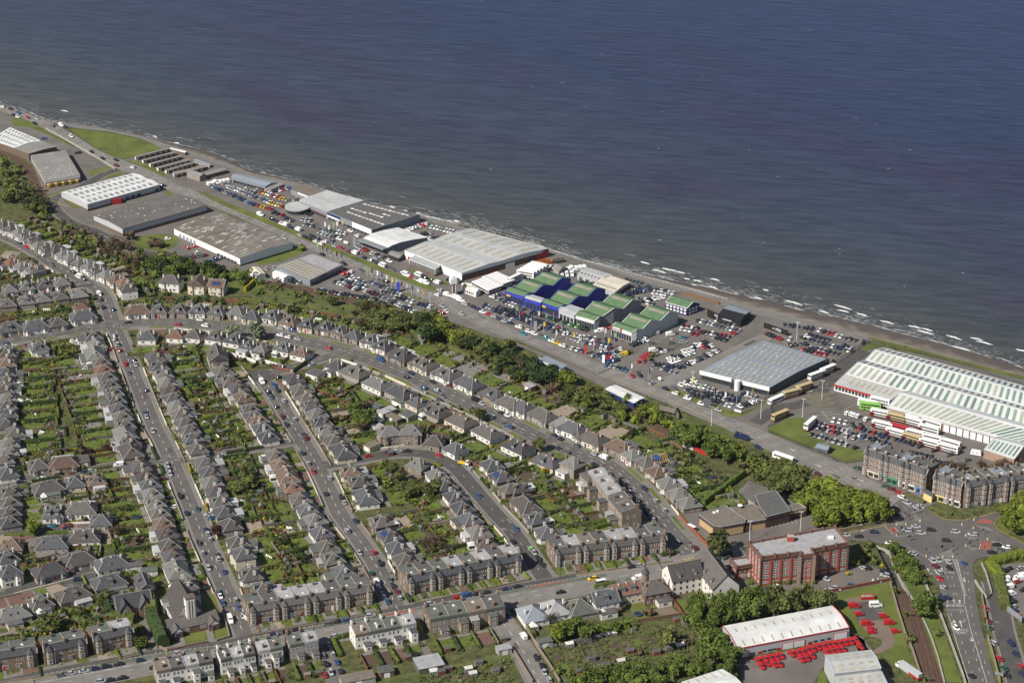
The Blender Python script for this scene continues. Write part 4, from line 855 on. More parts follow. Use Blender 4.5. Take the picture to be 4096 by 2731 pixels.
t,c=flatblock('flat_roof_hall','broad dark flat roofed block next to the roadside trees','hall','H 2235,632 I 75,590 205,770 -10,825 H 2280,740',6,brnf,felt_d,brnf)
t,c=flatblock('flat_roof_range','long low range with a tan strip facing the striped car bays','hall','I -60,830 350,745 290,705 185,725 200,770 -30,815',4.6,brnf,felt_b,tanp)
l=quadshed('H 2170,660 2230,700 2200,640 2290,690',[(0,4.2),(1,4.2)],4.2);shed('plant_room','small green flat roof between the brown halls','plant room',l,grey_w,felt_g)
p=Ps('K 2072,1255 J 748,1060 K 1935,1048 J 592,858',4.5);VS=.6;l=[]
for f,z in((0,4.5),(.25,5.2),(.5,5.7),(.75,5.2),(1,4.5)):
 a=p[0].lerp(p[2],f);b_=p[1].lerp(p[3],f);a.z=b_.z=z;l.append((a,b_))
t,o=shed('mail_depot','white curved-roof depot with red trim above rows of red vans','warehouse',l,lgrey_m,roof_w,trim=door_r)
for i in(0,2):lights(t,o,l,i,11,.3 if i==0 else.4,.98,sky_t,.13)
for a,b_ in((.01,.1),(.4,.5),(.5,.6),(.86,.985)):
 face_box(t,o,l[0][0],l[0][1],a+.005,b_-.005,.1,4.6,white_m,'roller_door',.25);face_box(t,o,l[0][0],l[0][1],a-.002,b_+.002,0,5,door_r,'door_surround',.15)
for a in(.18,.35,.63):face_box(t,o,l[0][0],l[0][1],a,a+.03,.1,2.3,door_r,'door',.2)
for a in(.12,.22,.27,.31,.68,.74,.8):face_box(t,o,l[0][0],l[0][1],a,a+.035,1.2,2.4,glass,'window')
VS=1;l=quadshed('J 612,1482 1038,1432 525,1312 945,1265',[(0,7.5),(.5,8.6),(1,7.5)],7.5);t,o=shed('grey_workshop','light grey metal workshop beside the red vans','workshop',l,lgrey_m,roof_lg,trim=lgrey_m)
for i in(0,1):
 for r_ in range(2):lights(t,o,l,i,4,.15+r_*.42,.3+r_*.42,sky_t,.45,.05+r_*.05,.95)
l=quadshed('J 640,1640 1120,1600 612,1518 1040,1470',[(0,5),(1,6.5)],6);t,o=shed('grey_workshop','lower grey workshop bay cut by the bottom edge of view','workshop',l,lgrey_m,roof_lg)
lights(t,o,l,0,5,.45,.6,sky_t,.45);lights(t,o,l,0,5,.7,.85,sky_t,.45)
l=quadshed('K 1640,1720 2180,1640 1560,1560 1930,1440',[(0,7),(.5,8.6),(1,7.5)],7.5);t,o=shed('grey_workshop','white curved roof at the bottom edge beyond the allotment trees','workshop',l,lgrey_m,roof_w)
lights(t,o,l,1,5,.35,.9,sky_t,.15)
# ------------------------------------------------------------------ houses
SHRUBS=[]
FLAT=dict(lawn=[],garden_paving=[],gravel_drive=[],slab_path=[],vegetable_bed=[])
TREES=[]
def hip_roof(mb,x0,x1,y0,y1,z,h,oh=.4,gable=False,mi=0):
 x0-=oh;x1+=oh;y0-=oh;y1+=oh;z-=.12
 W,D=x1-x0,y1-y0
 if W>=D:e=D/2*(.0 if gable else.92);r=[((x0+e),(y0+y1)/2),((x1-e),(y0+y1)/2)]
 else:e=W/2*(.0 if gable else.92);r=[((x0+x1)/2,y0+e),((x0+x1)/2,y1-e)]
 A,B,C_,D_=(x0,y0,z),(x1,y0,z),(x1,y1,z),(x0,y1,z);R0,R1=(*r[0],z+h),(*r[1],z+h)
 if W>=D:fs=[(A,B,R1,R0),(B,C_,R1),(C_,D_,R0,R1),(D_,A,R0)];hips=[(A,R0),(D_,R0),(B,R1),(C_,R1),(R0,R1)]
 else:fs=[(A,B,R0),(B,C_,R1,R0),(C_,D_,R1),(D_,A,R0,R1)];hips=[(A,R0),(B,R0),(C_,R1),(D_,R1),(R0,R1)]
 for f in fs:mb.poly(f,mi)
 mb.poly([D_,C_,B,A],mi)
 return hips,R0,R1
def chimney_mesh(mt,wd,dp,ht,_c={}):
 k=(mt.name,wd,dp,ht)
 if k not in _c:
  mb=MB();mb.box(-wd/2,wd/2,-dp/2,dp/2,0,ht);mb.box(-wd/2-.08,wd/2+.08,-dp/2-.08,dp/2+.08,ht,ht+.15,0);n_=max(2,int(max(wd,dp)/.45))
  for i in range(n_):
   o_=(i-(n_-1)/2)*.42;mb.cyl(o_ if wd>dp else 0,0 if wd>dp else o_,ht+.15,ht+.65,.14,.11,6,1)
  _c[k]=mb.mesh('chimney',[mt,pots])
 return _c[k]
def house(x,y,rz,wd,dp,label,group,R,style='bungalow',wallm=None,roofm=None,ridgem=None,ext=None,dormer=0,sky_n=0,solar=False,cons=False,z0=0.0):
 t=thing('bungalow' if style=='bungalow' else 'house',label,'house',(x,y,z0),rz,group)
 wh=3.0 if style=='bungalow' else 5.4;rh=min(wd,dp)*.36+.3
 wallm=wallm or R.choice([white_w,white_w,cream_w,grey_w,grey_w,stone_w]);roofm=roofm or R.choice([slate,slate,slate,slate2,slate2,slate3])
 ridgem=ridgem or(ridge_m if R.random()<.92 else ridge_r)
 mb=MB();X,Y=wd/2,dp/2;mb.box(-X,X,-Y,Y,0,wh);wl=ob('wall',mb.mesh('wall',wallm),t)
 mb=MB();hips,R0,R1=hip_roof(mb,-X,X,-Y,Y,wh,rh,gable=(style=='gable'))
 rf=ob('roof',mb.mesh('roof',roofm),t)
 mb=MB();[mb.beam((*p[:2],p[2]+.05),(*q[:2],q[2]+.05),.24,.16) for p,q in hips[:5]];ob('ridge',mb.mesh('ridge',ridgem),rf)
 bx=(-1 if R.random()<.5 else 1)*wd*.26;bw=2.6
 if wd>12.5:
  bays=[-wd*.33,wd*.33]
 else:bays=[bx]
 for q in bays:
  mb=MB();pl=[(q-bw/2,-Y+.05),(q-bw/2+.5,-Y-.9),(q+bw/2-.5,-Y-.9),(q+bw/2,-Y+.05)];mb.prism(pl,0,wh-.2,0)
  b_=ob('bay_window',mb.mesh('bay_window',wallm),t);window(b_,q,-Y-.9,.9,0,1.4,1.5)
  mb=MB();zz=wh-.2;a=[(q-bw/2-.3,-Y-.0,zz),(q-bw/2+.35,-Y-1.2,zz),(q+bw/2-.35,-Y-1.2,zz),(q+bw/2+.3,-Y-.0,zz)];ap=(q,-Y+1.6,zz+1.5)
  for i in range(3):mb.poly([a[i],a[i+1],ap])
  ob('bay_roof',mb.mesh('bay_roof',roofm),b_)
 dx=-bx*.3 if len(bays)==1 else R.choice((-1,1))*.9
 door(t,dx,-Y,.1,0,R.choice([frame_m,frame_m,door_d,door_d,door_b,wood,wood,door_r]))
 if len(bays)==1:window(t,-bx,-Y,.9,0,1.7,1.4)
 else:window(t,-dx*1.2,-Y,.9,0,1.2,1.4)
 for s in(-1,1):
  window(t,s*X,R.uniform(-Y*.5,Y*.1),1.0,s*math.pi/2,1.1,1.2)
  if dp>8:window(t,s*X,Y*.55,1.0,s*math.pi/2,.9,1.1)
 for q in((-.28,.2) if wd<12 else(-.36,-.12,.12,.36)):window(t,q*wd,Y,.9,math.pi,R.choice([1.2,1.8]),1.3)
 if style!='bungalow':
  for q in(-.3,0,.3):window(t,q*wd,-Y,3.4,0,1.2,1.4);window(t,q*wd,Y,3.4,math.pi,1.2,1.4)
  for s in(-1,1):window(t,s*X,0,3.4,s*math.pi/2,1,1.3)
 cm_=white_w if wallm in(white_w,) else(cream_w if wallm is cream_w else stone_w)
 cps=[(-X*.72,0),(X*.72,Y*.25)] if wd<12.5 else[(0,.3),(-X*.6,.6),(X*.6,.6)]
 for cx,cy in cps:ob('chimney',chimney_mesh(cm_,.6,1.15,1.9),rf,(cx,cy,wh+rh*.42))
 for i in range(dormer):
  q=0 if dormer==1 else(-1,1)[i]*wd*.2
  mb=MB();zz=wh+rh*.15;hh=rh*.62;mb.box(q-1.1,q+1.1,-Y*.82,-Y*.2,zz,zz+hh,0,1);mb.box(q-1.3,q+1.3,-Y*.88,-Y*.2,zz+hh,zz+hh+.12,1)
  d_=ob('dormer',mb.mesh('dormer',[slate,felt_g]),rf);window(d_,q,-Y*.82,zz+.35,0,1.5,min(1.1,hh-.45),bars=2)
  mb=MB();mb.box(q-1.1,q+1.1,Y*.2,Y*.82,zz,zz+hh,0,1);d_=ob('dormer',mb.mesh('dormer',[slate,felt_g]),rf);window(d_,q,Y*.82,zz+.35,math.pi,1.5,min(1.1,hh-.45))
 sl_=rh/(min(X,Y)+.4)
 for i in range(sky_n):
  sd_=R.choice((-1,1));q=R.uniform(-.25,.25)*wd;f=R.uniform(.3,.55)
  yy=sd_*(Y+.4)*(1-f);zz=wh-.12+rh*f*.97
  mb=MB();mb.box(-.45,.45,-.6,.6,0,.12,0,1);o=ob('roof_window',mb.mesh('roof_window',[frame_m,glass]),rf,(q,yy,zz+.05));o.rotation_euler=(-sd_*math.atan(sl_),0,0)
 if solar:
  mb=MB()
  for i in range(3):
   for j in range(2):mb.box(-2.6+i*1.75,-1.0+i*1.75,-1.25+j*1.3,-.05+j*1.3,0,.1)
  o=ob('solar_panel',mb.mesh('solar_panel',mat('solar_cells',(.03,.045,.12),.1,2,.2)),rf,(0,-(Y+.4)*.55,wh+rh*.45+.08));o.rotation_euler=(math.atan(sl_),0,0)
 if ext:
  ex=R.uniform(-.18,.18)*wd;ew=R.uniform(.45,.8)*wd;ed=R.uniform(2.5,4.2);hh=2.7
  mb=MB();mb.box(ex-ew/2,ex+ew/2,Y-.05,Y+ed,0,hh);e_=ob('extension',mb.mesh('extension',wallm if R.random()<.6 else white_w),t)
  mb=MB();mb.box(ex-ew/2-.15,ex+ew/2+.15,Y-.02,Y+ed+.15,hh,hh+.18);ob('flat_roof',mb.mesh('flat_roof',R.choice([felt_d,felt_g,felt_l,roof_lg])),e_)
  window(e_,ex,Y+ed,.7,math.pi,min(2.2,ew*.4),1.5);window(e_,ex-ew/2,Y+ed*.5,.9,-math.pi/2,1.1,1.2);window(e_,ex+ew/2,Y+ed*.5,.9,math.pi/2,1.1,1.2)
 if cons:
  q=wd*.22;mb=MB();mb.box(q-1.7,q+1.7,Y-.05,Y+3,0,.6,0);mb.box(q-1.65,q+1.65,Y-.05,Y+2.95,.6,2.2,1,1);mb.frus(q-1.75,q+1.75,Y-.05,Y+3.05,2.2,q-.3,q+.3,Y-.05,Y+1.4,3.2,2,2)
  for i in range(6):mb.beam((q-1.7+i*.68,Y+3.0,.6),(q-1.7+i*.68,Y+3.0,2.25),.1,.1,0);mb.beam((q-1.7+i*.68,Y+3.0,2.25),(q-.3+i*.12,Y+1.4,3.25),.1,.1,0)
  ob('conservatory',mb.mesh('conservatory',[frame_m,glass,sky_w]),t)
 return t
HOUSES=[]
def to_w(x,y,rz,lx,ly):c,s=math.cos(rz),math.sin(rz);return Vector((x+c*lx-s*ly,y+s*lx+c*ly))
def row(street,s,where,end='top',w=None,dp=9.2,gd=16,wide=False,zc=4.4,flip=None):
 """houses along a street; marks 'x,y[,flags]' : W wide, T two-storey, G gable, D dormer, DD two dormers, r red roof, p pale roof, w white, c cream, g grey, s stone, E extension, C conservatory, S solar, R red ridges, b brown roof"""
 P_=Ps(s,zc);ex=Ps.extra;c=ROADS[street]['c']
 for i,p in enumerate(P_):
  fl=''.join(ex[i]) if ex[i] else ''
  d,foot,tan=near_on(c,p);fr=(foot-v2(p));fr.normalize();nrm=Vector((-tan.y,tan.x));nrm=nrm if nrm.dot(fr)>0 else-nrm
  rz=math.atan2(nrm.y,nrm.x)+math.pi/2
  nb=min([(v2(q)-v2(p)).length for j,q in enumerate(P_) if j!=i] or[12])
  ww=w or(14.5 if 'W' in fl else max(7.6,min(9.6,nb*.9)))
  if wide and not w:ww=max(9,min(15.5,nb*.84))
  HOUSES.append(dict(x=p.x,y=p.y,rz=rz,w=ww,d=dp+(.6 if 'W' in fl else 0),fl=fl,street=street,where=where,end=end,i=i,n=len(P_),dist=d,gd=gd,nb=nb))
CL="church street's left side";CR="church street's right side"
row('church','E 850,715,s 885,795 868,880,Wp 930,955,b 952,1022,rb 985,1090,E 1010,1160,D 1045,1230,DE 1065,1300,DE 1090,1378 1122,1452 1150,1530 G 1150,50,Wp 1190,118,E 1200,200,Wb 1290,340,E 1340,435,E 1375,505,E 1400,590,E 1425,680,D 1462,765 1500,860 1530,955,E 1555,1060,E 1590,1160,R 1620,1290,Wpw 1715,1425',CL,gd=20)
row('church','E 1425,905,E 1460,990 1500,1065,w 1530,1140 1565,1215,b 1595,1280 1628,1355,p 1665,1430,E 1700,1508 G 1742,8 1770,80,E 1812,180 1885,300,E 1925,395,E 1952,485 1985,575 2022,665 2062,760,E 2120,875 2185,1035 2235,1180,Tc 2300,1330,w',CR,gd=18)
row('church','M 2335,850,wE L 60,680,E',"lower church street's right side",gd=14)
row('second','E 2040,1035 2110,1120,E 2185,1190,E 2240,1275,E F -60,600 -20,660 20,700 60,770,w 110,850,w',"straight street's upper left side",gd=18)
row('second','F 180,1020,E 225,1110,E 285,1210,W 340,1315,rE 405,1420,S 475,1520,w L 545,45,E 600,165,w 650,290,E 705,400,E 805,520,w',"straight street's lower left side",gd=18)
row('second','F 350,320,w 410,420 470,500 510,560 565,640 600,715 650,795,E 720,885,E 800,985,WEc',"straight street's upper right side",gd=20)
row('second','F 870,1170,DE 950,1260,DE 1010,1400,WEw L 1150,60,b 1230,190,S 1300,300,w 1375,410,E',"straight street's lower right side",gd=16)
row('crescent','F 1490,1105,s 1665,1205,w 1735,1295 1830,1400,w 1895,1500,s L 1965,40,E 2045,150,E 2105,255,D',"crescent's inner side",gd=14)
row('crescent','F 1640,890,bs 1835,960,w 2170,1110,w 2255,1215,S 2340,1330,s H 70,540,s 130,690,W 225,815,D 320,945',"crescent's outer side",gd=16)
row('crescent','F 1225,845,Ts 1420,835,Ts','crescent top, tall stone pair',gd=10,w=11)
row('avenue','E 1265,480,W 1460,475,D 1645,475,D 1820,475,D 2000,490 2180,490,E 2320,530 B 150,1310,D 310,1360 480,1390,D 640,1415,D 780,1450 910,1490 1060,1535,D',"avenue's far side, upper curve",'left',gd=16)
row('avenue','F 1170,15,w 1330,105,WR 1540,185,WDDR 1750,275,Ww 1960,360,W 2185,465,WRD 2340,545,W C 85,1360,W 290,1440,W 500,1525,W H 560,-10,W 745,85,WR 1000,160,W 1115,235,pw 1245,300,b 1345,390,E 1445,495,pw 1540,590,p 1630,675,p',"avenue's far side, lower straight",'left',gd=22,dp=9.5)
row('avenue','E 1355,715,w 1620,700,rw 1790,700 1985,720,D 2150,745,w 2290,800,w F 60,40,s 260,35,C 420,80,w',"avenue's near side, upper curve",'left',gd=14)
row('avenue','F 745,200,wC 910,260,DW 1120,365,Ww 1330,445,W 1485,535,R 1650,620,WDDC 1885,705,WR 2130,810,Ww H 60,160,RW 320,290,WD 565,350,TpE 740,470,TR',"avenue's near side, lower straight",'left',gd=20,dp=9.5)
row('upper','A 45,1130,w 110,1165,w 185,1195,w 240,1230,w 310,1275 370,1310 440,1345 520,1345,b 590,1400,w 650,1430,w 740,1480,w E 740,50,w 830,75,w 890,115,w 980,155,w 1070,200,w','upper left road\'s far side',gd=18)
row('upper','E 1150,265,rT 1180,310,Tw','upper left road, crossroads pair',gd=10)
row('upper','A 120,1470,r 230,1490 310,1535 E 210,75 330,105 -40,30','upper left road\'s near side',gd=12)
row('rowst','E 90,285 245,260 400,240,D 560,220,w','short upper street, far side','left',gd=10)
row('rowst','E 70,415 240,390 395,370 550,350 720,330,S','short upper street, near side','left',gd=10)
row('avenue','E 750,460,s 760,530,W 530,590 320,620,W 80,640,W','avenue\'s far side, left end','right',gd=10)
row('avenue','E 355,815 60,850','avenue\'s near side, left end','right',gd=10)
row('cross','G 350,330 580,310,W','left cross street\'s far side','left',gd=14)
row('cross','G 440,530,WC 690,485 880,470,DE','left cross street\'s near side','left',gd=14)
row('lane','G 490,765,wDD 740,725,W 930,835','small cul-de-sac\'s upper side','left',gd=10)
row('lane','G 480,1040,W 770,980,Ww 110,1060,E','small cul-de-sac\'s lower side','left',gd=10)
row('close','G 725,1190,W 1020,1225,W 450,1290,W 90,1340,Tw 60,1175,E','turning-circle close, upper side','left',gd=10)
row('close','G 1000,1395,W M 670,725,WDE 370,800,C 110,905,WE','turning-circle close, lower side','right',gd=12)
road('edge','E -90,800 -70,1000 -60,1300 -50,1568 G -40,150 -30,400 0,480',7.0,1.5,'at the left edge');del ROADS['edge']['dash']
row('edge','E 60,870 65,960 55,1050,E 65,1130 40,1205,E 70,1285 70,1355 75,1425 60,1520 G 140,30,E 90,130 85,210 40,280 70,400','left edge row',gd=20)
row('edge','G 90,580,E 90,670 90,760,E 90,850,E','lower left edge row',gd=12)
R=random.Random(21)
GW=[];HEDGE=[];FENCE=[];SHED=[]
for h in HOUSES:
 fl=h['fl'];R.seed(int(h['x']*13+h['y']*7))
 two='T' in fl;wd=h['w']
 wallm=white_w if 'w' in fl else cream_w if 'c' in fl else grey_w if 'g' in fl else stone_w if 's' in fl else R.choice([white_w,cream_w,grey_w,grey_w,stone_w,stone_w,white_w])
 roofm=tile_r if 'r' in fl else slate3 if 'p' in fl else slate2 if 'b' in fl else R.choice([slate,slate,slate,slate2,slate2,slate,slate2,slate,brown_t,slate3])
 if h['street'] in('upper','rowst') and roofm is slate:roofm=R.choice([slate3,slate3,slate2])
 dm=2 if 'DD' in fl else 1 if 'D' in fl else 0
 ordw=ordi(h['i']+1) if h['n']>1 else 'only'
 ref='%s house from the %s on %s'%(ordw,h['end'],h['where']);h['ref']=ref
 col={white_w.name:'white',cream_w.name:'cream',grey_w.name:'grey',stone_w.name:'stone'}[wallm.name]
 rc='red tiled' if roofm is tile_r else 'pale grey roofed' if roofm is slate3 else 'grey slated'
 lb='%s %s %s'%(rc,col,ref)
 rr2=R.random()*.7
 house(h['x'],h['y'],h['rz'],wd,h['d'],lb,'houses on '+h['where'].split(',')[0],R,'two' if two else('gable' if 'G' in fl else 'bungalow'),wallm,roofm,ridge_r if 'R' in fl else None,
          ext=('E' in fl) or rr2<.25,dormer=dm or(1 if R.random()<.2 and not two else 0),sky_n=R.choice([0,0,1,1,2]),solar='S' in fl,cons='C' in fl or R.random()<.06)
 rdw=ROADS[h['street']];front=h['dist']-rdw['w']/2-rdw['pw'];fy=-h['d']/2-.9;f1=-front
 pw=max(wd+1.2,min(h['nb'],wd+7));q=lambda lx,ly:to_w(h['x'],h['y'],h['rz'],lx,ly)
 if f1<fy-1.2:
  kind=R.random();nm='lawn' if kind<.4 else 'garden_paving' if kind<.62 else 'gravel_drive' if kind<.78 else 'slab_path'
  s_=R.choice((-1,1));a=-pw/2+.3;b_=pw/2-.3;m_=s_*pw*.12
  FLAT[nm].append([q(a,f1+.2),q(m_,f1+.2),q(m_,fy),q(a,fy)]);n2=R.choice(['lawn','lawn','garden_paving','slab_path','gravel_drive'])
  FLAT[n2].append([q(m_+.9,f1+.2),q(b_,f1+.2),q(b_,fy),q(m_+.9,fy)]);FLAT['slab_path'].append([q(m_,f1),q(m_+.9,f1),q(m_+.9,fy),q(m_,fy)])
  if R.random()<.75:GW.append((q(-pw/2,f1),q(pw/2,f1),R.choice([white_w,grey_w,grey_w,stone_w,cream_w]),R.uniform(.7,1.1),ref))
  elif R.random()<.8:HEDGE.append((q(-pw/2,f1+.5),q(pw/2-2.5,f1+.5),R.uniform(.8,1.2),R.uniform(1,1.6),R.choice(['mid','dark','yellow' if R.random()<.2 else 'mid']),'front hedge, '+ref))
  if R.random()<.45:HEDGE.append((q(pw/2,f1+.5),q(pw/2,fy),.8,R.uniform(1,1.5),R.choice(['mid','dark','fresh']),'side hedge, '+ref))
  for k_ in range(R.randrange(2,6)):p=q(R.uniform(a,b_),R.uniform(f1+.6,fy-.5));SHRUBS.append((p.x,p.y,R.uniform(.35,.95),R.choice(['mid','dark','olive','fresh','yellow','pale','purple'] if R.random()<.35 else['mid','dark','olive'])))
 by=h['d']/2+(3.8 if('E' in fl or rr2<.25) else.4);b1=h['d']/2+h['gd']
 FLAT['slab_path'].append([q(-pw/2+.6,by),q(pw/2-.6,by),q(pw/2-.6,by+2),q(-pw/2+.6,by+2)]) if R.random()<.6 else None
 y0=by+2.2;split=y0+(b1-y0)*R.uniform(.5,.85);ins=R.uniform(.7,1.8)
 if R.random()<.85:FLAT['lawn'].append([q(-pw/2+ins,y0),q(pw/2-R.uniform(.7,2),y0),q(pw/2-R.uniform(.7,2),split),q(-pw/2+ins,split)])
 else:FLAT[R.choice(['slab_path','gravel_drive','vegetable_bed'])].append([q(-pw/2+ins,y0),q(pw/2-1,y0),q(pw/2-1,split),q(-pw/2+ins,split)])
 if R.random()<.4:FLAT[R.choice(['vegetable_bed','vegetable_bed','slab_path'])].append([q(-pw/2+1,split+.5),q(pw/2-1,split+.5),q(pw/2-1,b1-1),q(-pw/2+1,b1-1)])
 sd_=-1 if R.random()<.5 else 1;e=R.random()
 a,c=q(-pw/2,by-.5),q(-pw/2,b1)
 if e<.34:HEDGE.append((a,c,R.uniform(.8,1.3),R.uniform(1.4,2.2),R.choice(['mid','dark','dark','olive']),'back hedge, '+ref))
 elif e<.7:FENCE.append((a,c,R.choice([wood,wood,woodr,woodg]),1.7,'back fence, '+ref))
 elif e<.85:GW.append((a,c,R.choice([stone_w,grey_w,bbrick_w]),1.5,'BACK'+ref))
 a,c=q(-pw/2,b1),q(pw/2,b1);e=R.random()
 if e<.4:FENCE.append((a,c,R.choice([wood,woodr,woodg]),1.7,'end fence, '+ref))
 elif e<.75:HEDGE.append((a,c,1.2,R.uniform(1.5,2.4),R.choice(['mid','dark','olive']),'end hedge, '+ref))
 if R.random()<.55:p=q(R.choice((-1,1))*(pw/2-1.8),b1-R.uniform(1.5,5));SHED.append((p,h['rz']+R.choice((0,math.pi/2)),R.choice([wood,woodr,woodg,green_g]),ref))
 for k_ in range(R.randrange(24,40)):
  ed=R.random()
  lx=(R.choice((-1,1))*(pw/2-R.uniform(.3,1.3))) if ed<.75 else R.uniform(-pw/2,pw/2);ly=R.uniform(y0,b1) if ed<.75 else R.uniform(split,b1)
  p=q(lx,ly);SHRUBS.append((p.x,p.y,R.choice([.4,.6,.8,1.0,1.2,1.5]),R.choice(['mid','dark','olive','olive','fresh','brown','mid','yellow','pale','purple'] if R.random()<.5 else['mid','dark','olive','fresh'])))
 if R.random()<.36:p=q(R.uniform(-pw*.4,pw*.4),b1-R.uniform(.5,h['gd']*.5));r_=R.uniform(1.4,2.9);TREES.append((p.x,p.y,r_,r_*R.uniform(1.7,2.3),R.choice(['mid','olive','dark','fresh','brown','olive','purple' if R.random()<.3 else 'mid','pale' if R.random()<.3 else 'brown']),'G '+ref))
# ------------------------------------------------------------------ stone terraces
def terrace(name,label,s,dp,n,h,wallm,roofm,flats,baym=True,z0=0,storeys=2,flip=False,trimm=stone_w,chim=dstone_w,gardens=None,garden_ref='',rearm=None,group=None,rear=0,off=False,frontd=2.1):
 """s: marks of the foot of the front wall, left and right seen from the front"""
 a,b_=Ps(s);c=(a+b_)/2;dr=(b_-a).to_2d();L=dr.length;dr.normalize();rz=math.atan2(dr.y,dr.x)
 t=thing(name,label,'terrace' if storeys<4 else 'tenement',(c.x,c.y,0),rz,group);X=L/2;uw=L/n
 mb=MB();mb.box(-X,X,0,dp,0,h,0)
 for s_ in(-1,1):mb.poly([(s_*X,0,h),(s_*X,frontd,h+2.2),(s_*X,dp,h+1.1),(s_*X,dp,h)] if s_>0 else[(s_*X,dp,h),(s_*X,dp,h+1.1),(s_*X,frontd,h+2.2),(s_*X,0,h)],0)
 ob('wall',mb.mesh('wall',wallm),t)
 if rearm:mb=MB();mb.box(-X-.03,X+.03,dp-.3,dp+.06,0,h+1.1);ob('rear_wall',mb.mesh('rear_wall',rearm),t)
 mb=MB();mb.poly([(-X,-.35,h-.1),(X,-.35,h-.1),(X,frontd,h+2.35),(-X,frontd,h+2.35)]);mb.poly([(X,frontd,h+2.35),(X,frontd+.7,h+2.15),(-X,frontd+.7,h+2.15),(-X,frontd,h+2.35)][::-1]);rf=ob('front_roof',mb.mesh('front_roof',roofm),t)
 mb=MB();mb.beam((-X,frontd,h+2.4),(X,frontd,h+2.4),.3,.2);[mb.beam((s_*X,-.3,h),(s_*X,frontd,h+2.4),.35,.25) for s_ in(-1,1)];ob('ridge',mb.mesh('ridge',ridge_m),rf)
 for i in range(n):
  x0,x1=-X+i*uw,-X+(i+1)*uw;mb=MB();fm_=flats[i%len(flats)]
  mb.poly([(x0,frontd+.5,h+2.25),(x1,frontd+.5,h+2.25),(x1,dp+.15,h+1.25),(x0,dp+.15,h+1.25)]);mb.box(x0,x1,dp-.05,dp+.2,h-.2,h+1.24)
  f_=ob('flat_roof',mb.mesh('flat_roof',fm_),t)
  mb=MB();mb.frus(-.7,.7,-.7,.7,0,-.15,.15,-.15,.15,.6,0,0);ob('cupola',mb.mesh('cupola',sky_w),f_,((x0+x1)/2+rnd.uniform(-1,1),frontd+2.6,h+1.95))
  bx=x0+uw*(.27 if i%2==0 else.73);dxx=x0+uw*(.68 if i%2==0 else.32);bw=min(3.0,uw*.42)
  for fl_ in range(storeys):
   z=.9+fl_*(h/storeys)
   if not baym or True:
    if fl_==0:door(t,dxx,0,.15,0,rnd.choice([door_r,door_d,frame_m,door_b,wood]),1.1,2.3);window(t,dxx+(.95 if i%2==0 else-.95)*1.6,0,z,0,.9,1.6)
    else:window(t,dxx-.9,0,z,0,1.0,1.6);window(t,dxx+1.0,0,z,0,1.0,1.6)
   for k_ in(.22,.5,.78):window(t,x0+uw*k_,dp+(.06 if rearm else 0),z,math.pi,1.1,1.5)
   for s_ in((-1,) if i==0 else())+((1,) if i==n-1 else()):window(t,s_*X,dp*.35,z,s_*math.pi/2,1,1.5);window(t,s_*X,dp*.7,z,s_*math.pi/2,1,1.5)
  if baym:
   mb=MB();pl=[(bx-bw/2,.05),(bx-bw/2+.6,-1.0),(bx+bw/2-.6,-1.0),(bx+bw/2,.05)];mb.prism(pl,0,h+.5,0);B_=ob('bay',mb.mesh('bay',trimm),t)
   for fl_ in range(storeys):
    z=.8+fl_*(h/storeys);window(B_,bx,-1.0,z,0,min(1.3,bw-1.4),1.8)
    ag=math.atan2(-1.05,.6);
    window(B_,bx-bw/2+.3,-.475,z,-math.atan2(1.05,.6),.75,1.8);window(B_,bx+bw/2-.3,-.475,z,math.atan2(1.05,.6),.75,1.8)
   mb=MB();zz=h+.45;e=.25;q=[(bx-bw/2-e,.3,zz),(bx-bw/2+.5,-1.25,zz),(bx+bw/2-.5,-1.25,zz),(bx+bw/2+e,.3,zz)];ap=(bx,.35,zz+1.9);ap2=(bx,frontd-.2,zz+1.6)
   for k_ in range(3):mb.poly([q[k_],q[k_+1],ap])
   mb.poly([q[3],ap2,ap]);mb.poly([q[0],ap,ap2]);ob('bay_roof',mb.mesh('bay_roof',roofm),B_)
 for i in range(n+1):
  x=-X+i*uw;x=max(-X+.5,min(X-.5,x));ob('chimney',chimney_mesh(chim,.7,1.9,2.4),t,(x,frontd,h+1.2))
  if i<n:ob('chimney',chimney_mesh(chim,.7,1.4,2.0),t,(x+uw*.5,dp-1.8,h+1.0))
  if 0<i<n:mb=MB();mb.beam((x,frontd+.6,h+2.35),(x,dp,h+1.4),.25,.3);ob('party_wall',mb.mesh('party_wall',conc),t)
 if gardens:
  for i in range(n):
   x0,x1=-X+i*uw,-X+(i+1)*uw;Q=lambda lx,ly:to_w(c.x,c.y,rz,lx,ly);dxx=x0+uw*(.68 if i%2==0 else.32)
   nm=rnd.choice(['lawn','lawn','garden_paving','gravel_drive','slab_path','lawn']);g0,g1=(x0+.4,dxx-.8) if i%2==0 else(dxx+.8,x1-.4)
   FLAT[nm].append([Q(g0,-gardens),Q(g1,-gardens),Q(g1,-1.3),Q(g0,-1.3)]);FLAT['slab_path'].append([Q(dxx-.6,-gardens),Q(dxx+.6,-gardens),Q(dxx+.6,-.2),Q(dxx-.6,-.2)])
   r2='%s front garden, %s'%(ordi(i+1),garden_ref)
   GW.append((Q(x0,-gardens),Q(x1,-gardens),stone_w,.8,'TER'+r2))
   if rnd.random()<.5:HEDGE.append((Q(x1,-gardens),Q(x1,-1.5),.8,1.2,rnd.choice(['mid','dark','fresh']),'hedge by the '+r2))
   for k_ in range(5):p=Q(rnd.uniform(x0,x1),-rnd.uniform(1.2,gardens));SHRUBS.append((p.x,p.y,rnd.uniform(.3,.8),rnd.choice(['mid','dark','olive','yellow','fresh'])))
 Q=lambda lx,ly:to_w(c.x,c.y,rz,lx,ly)
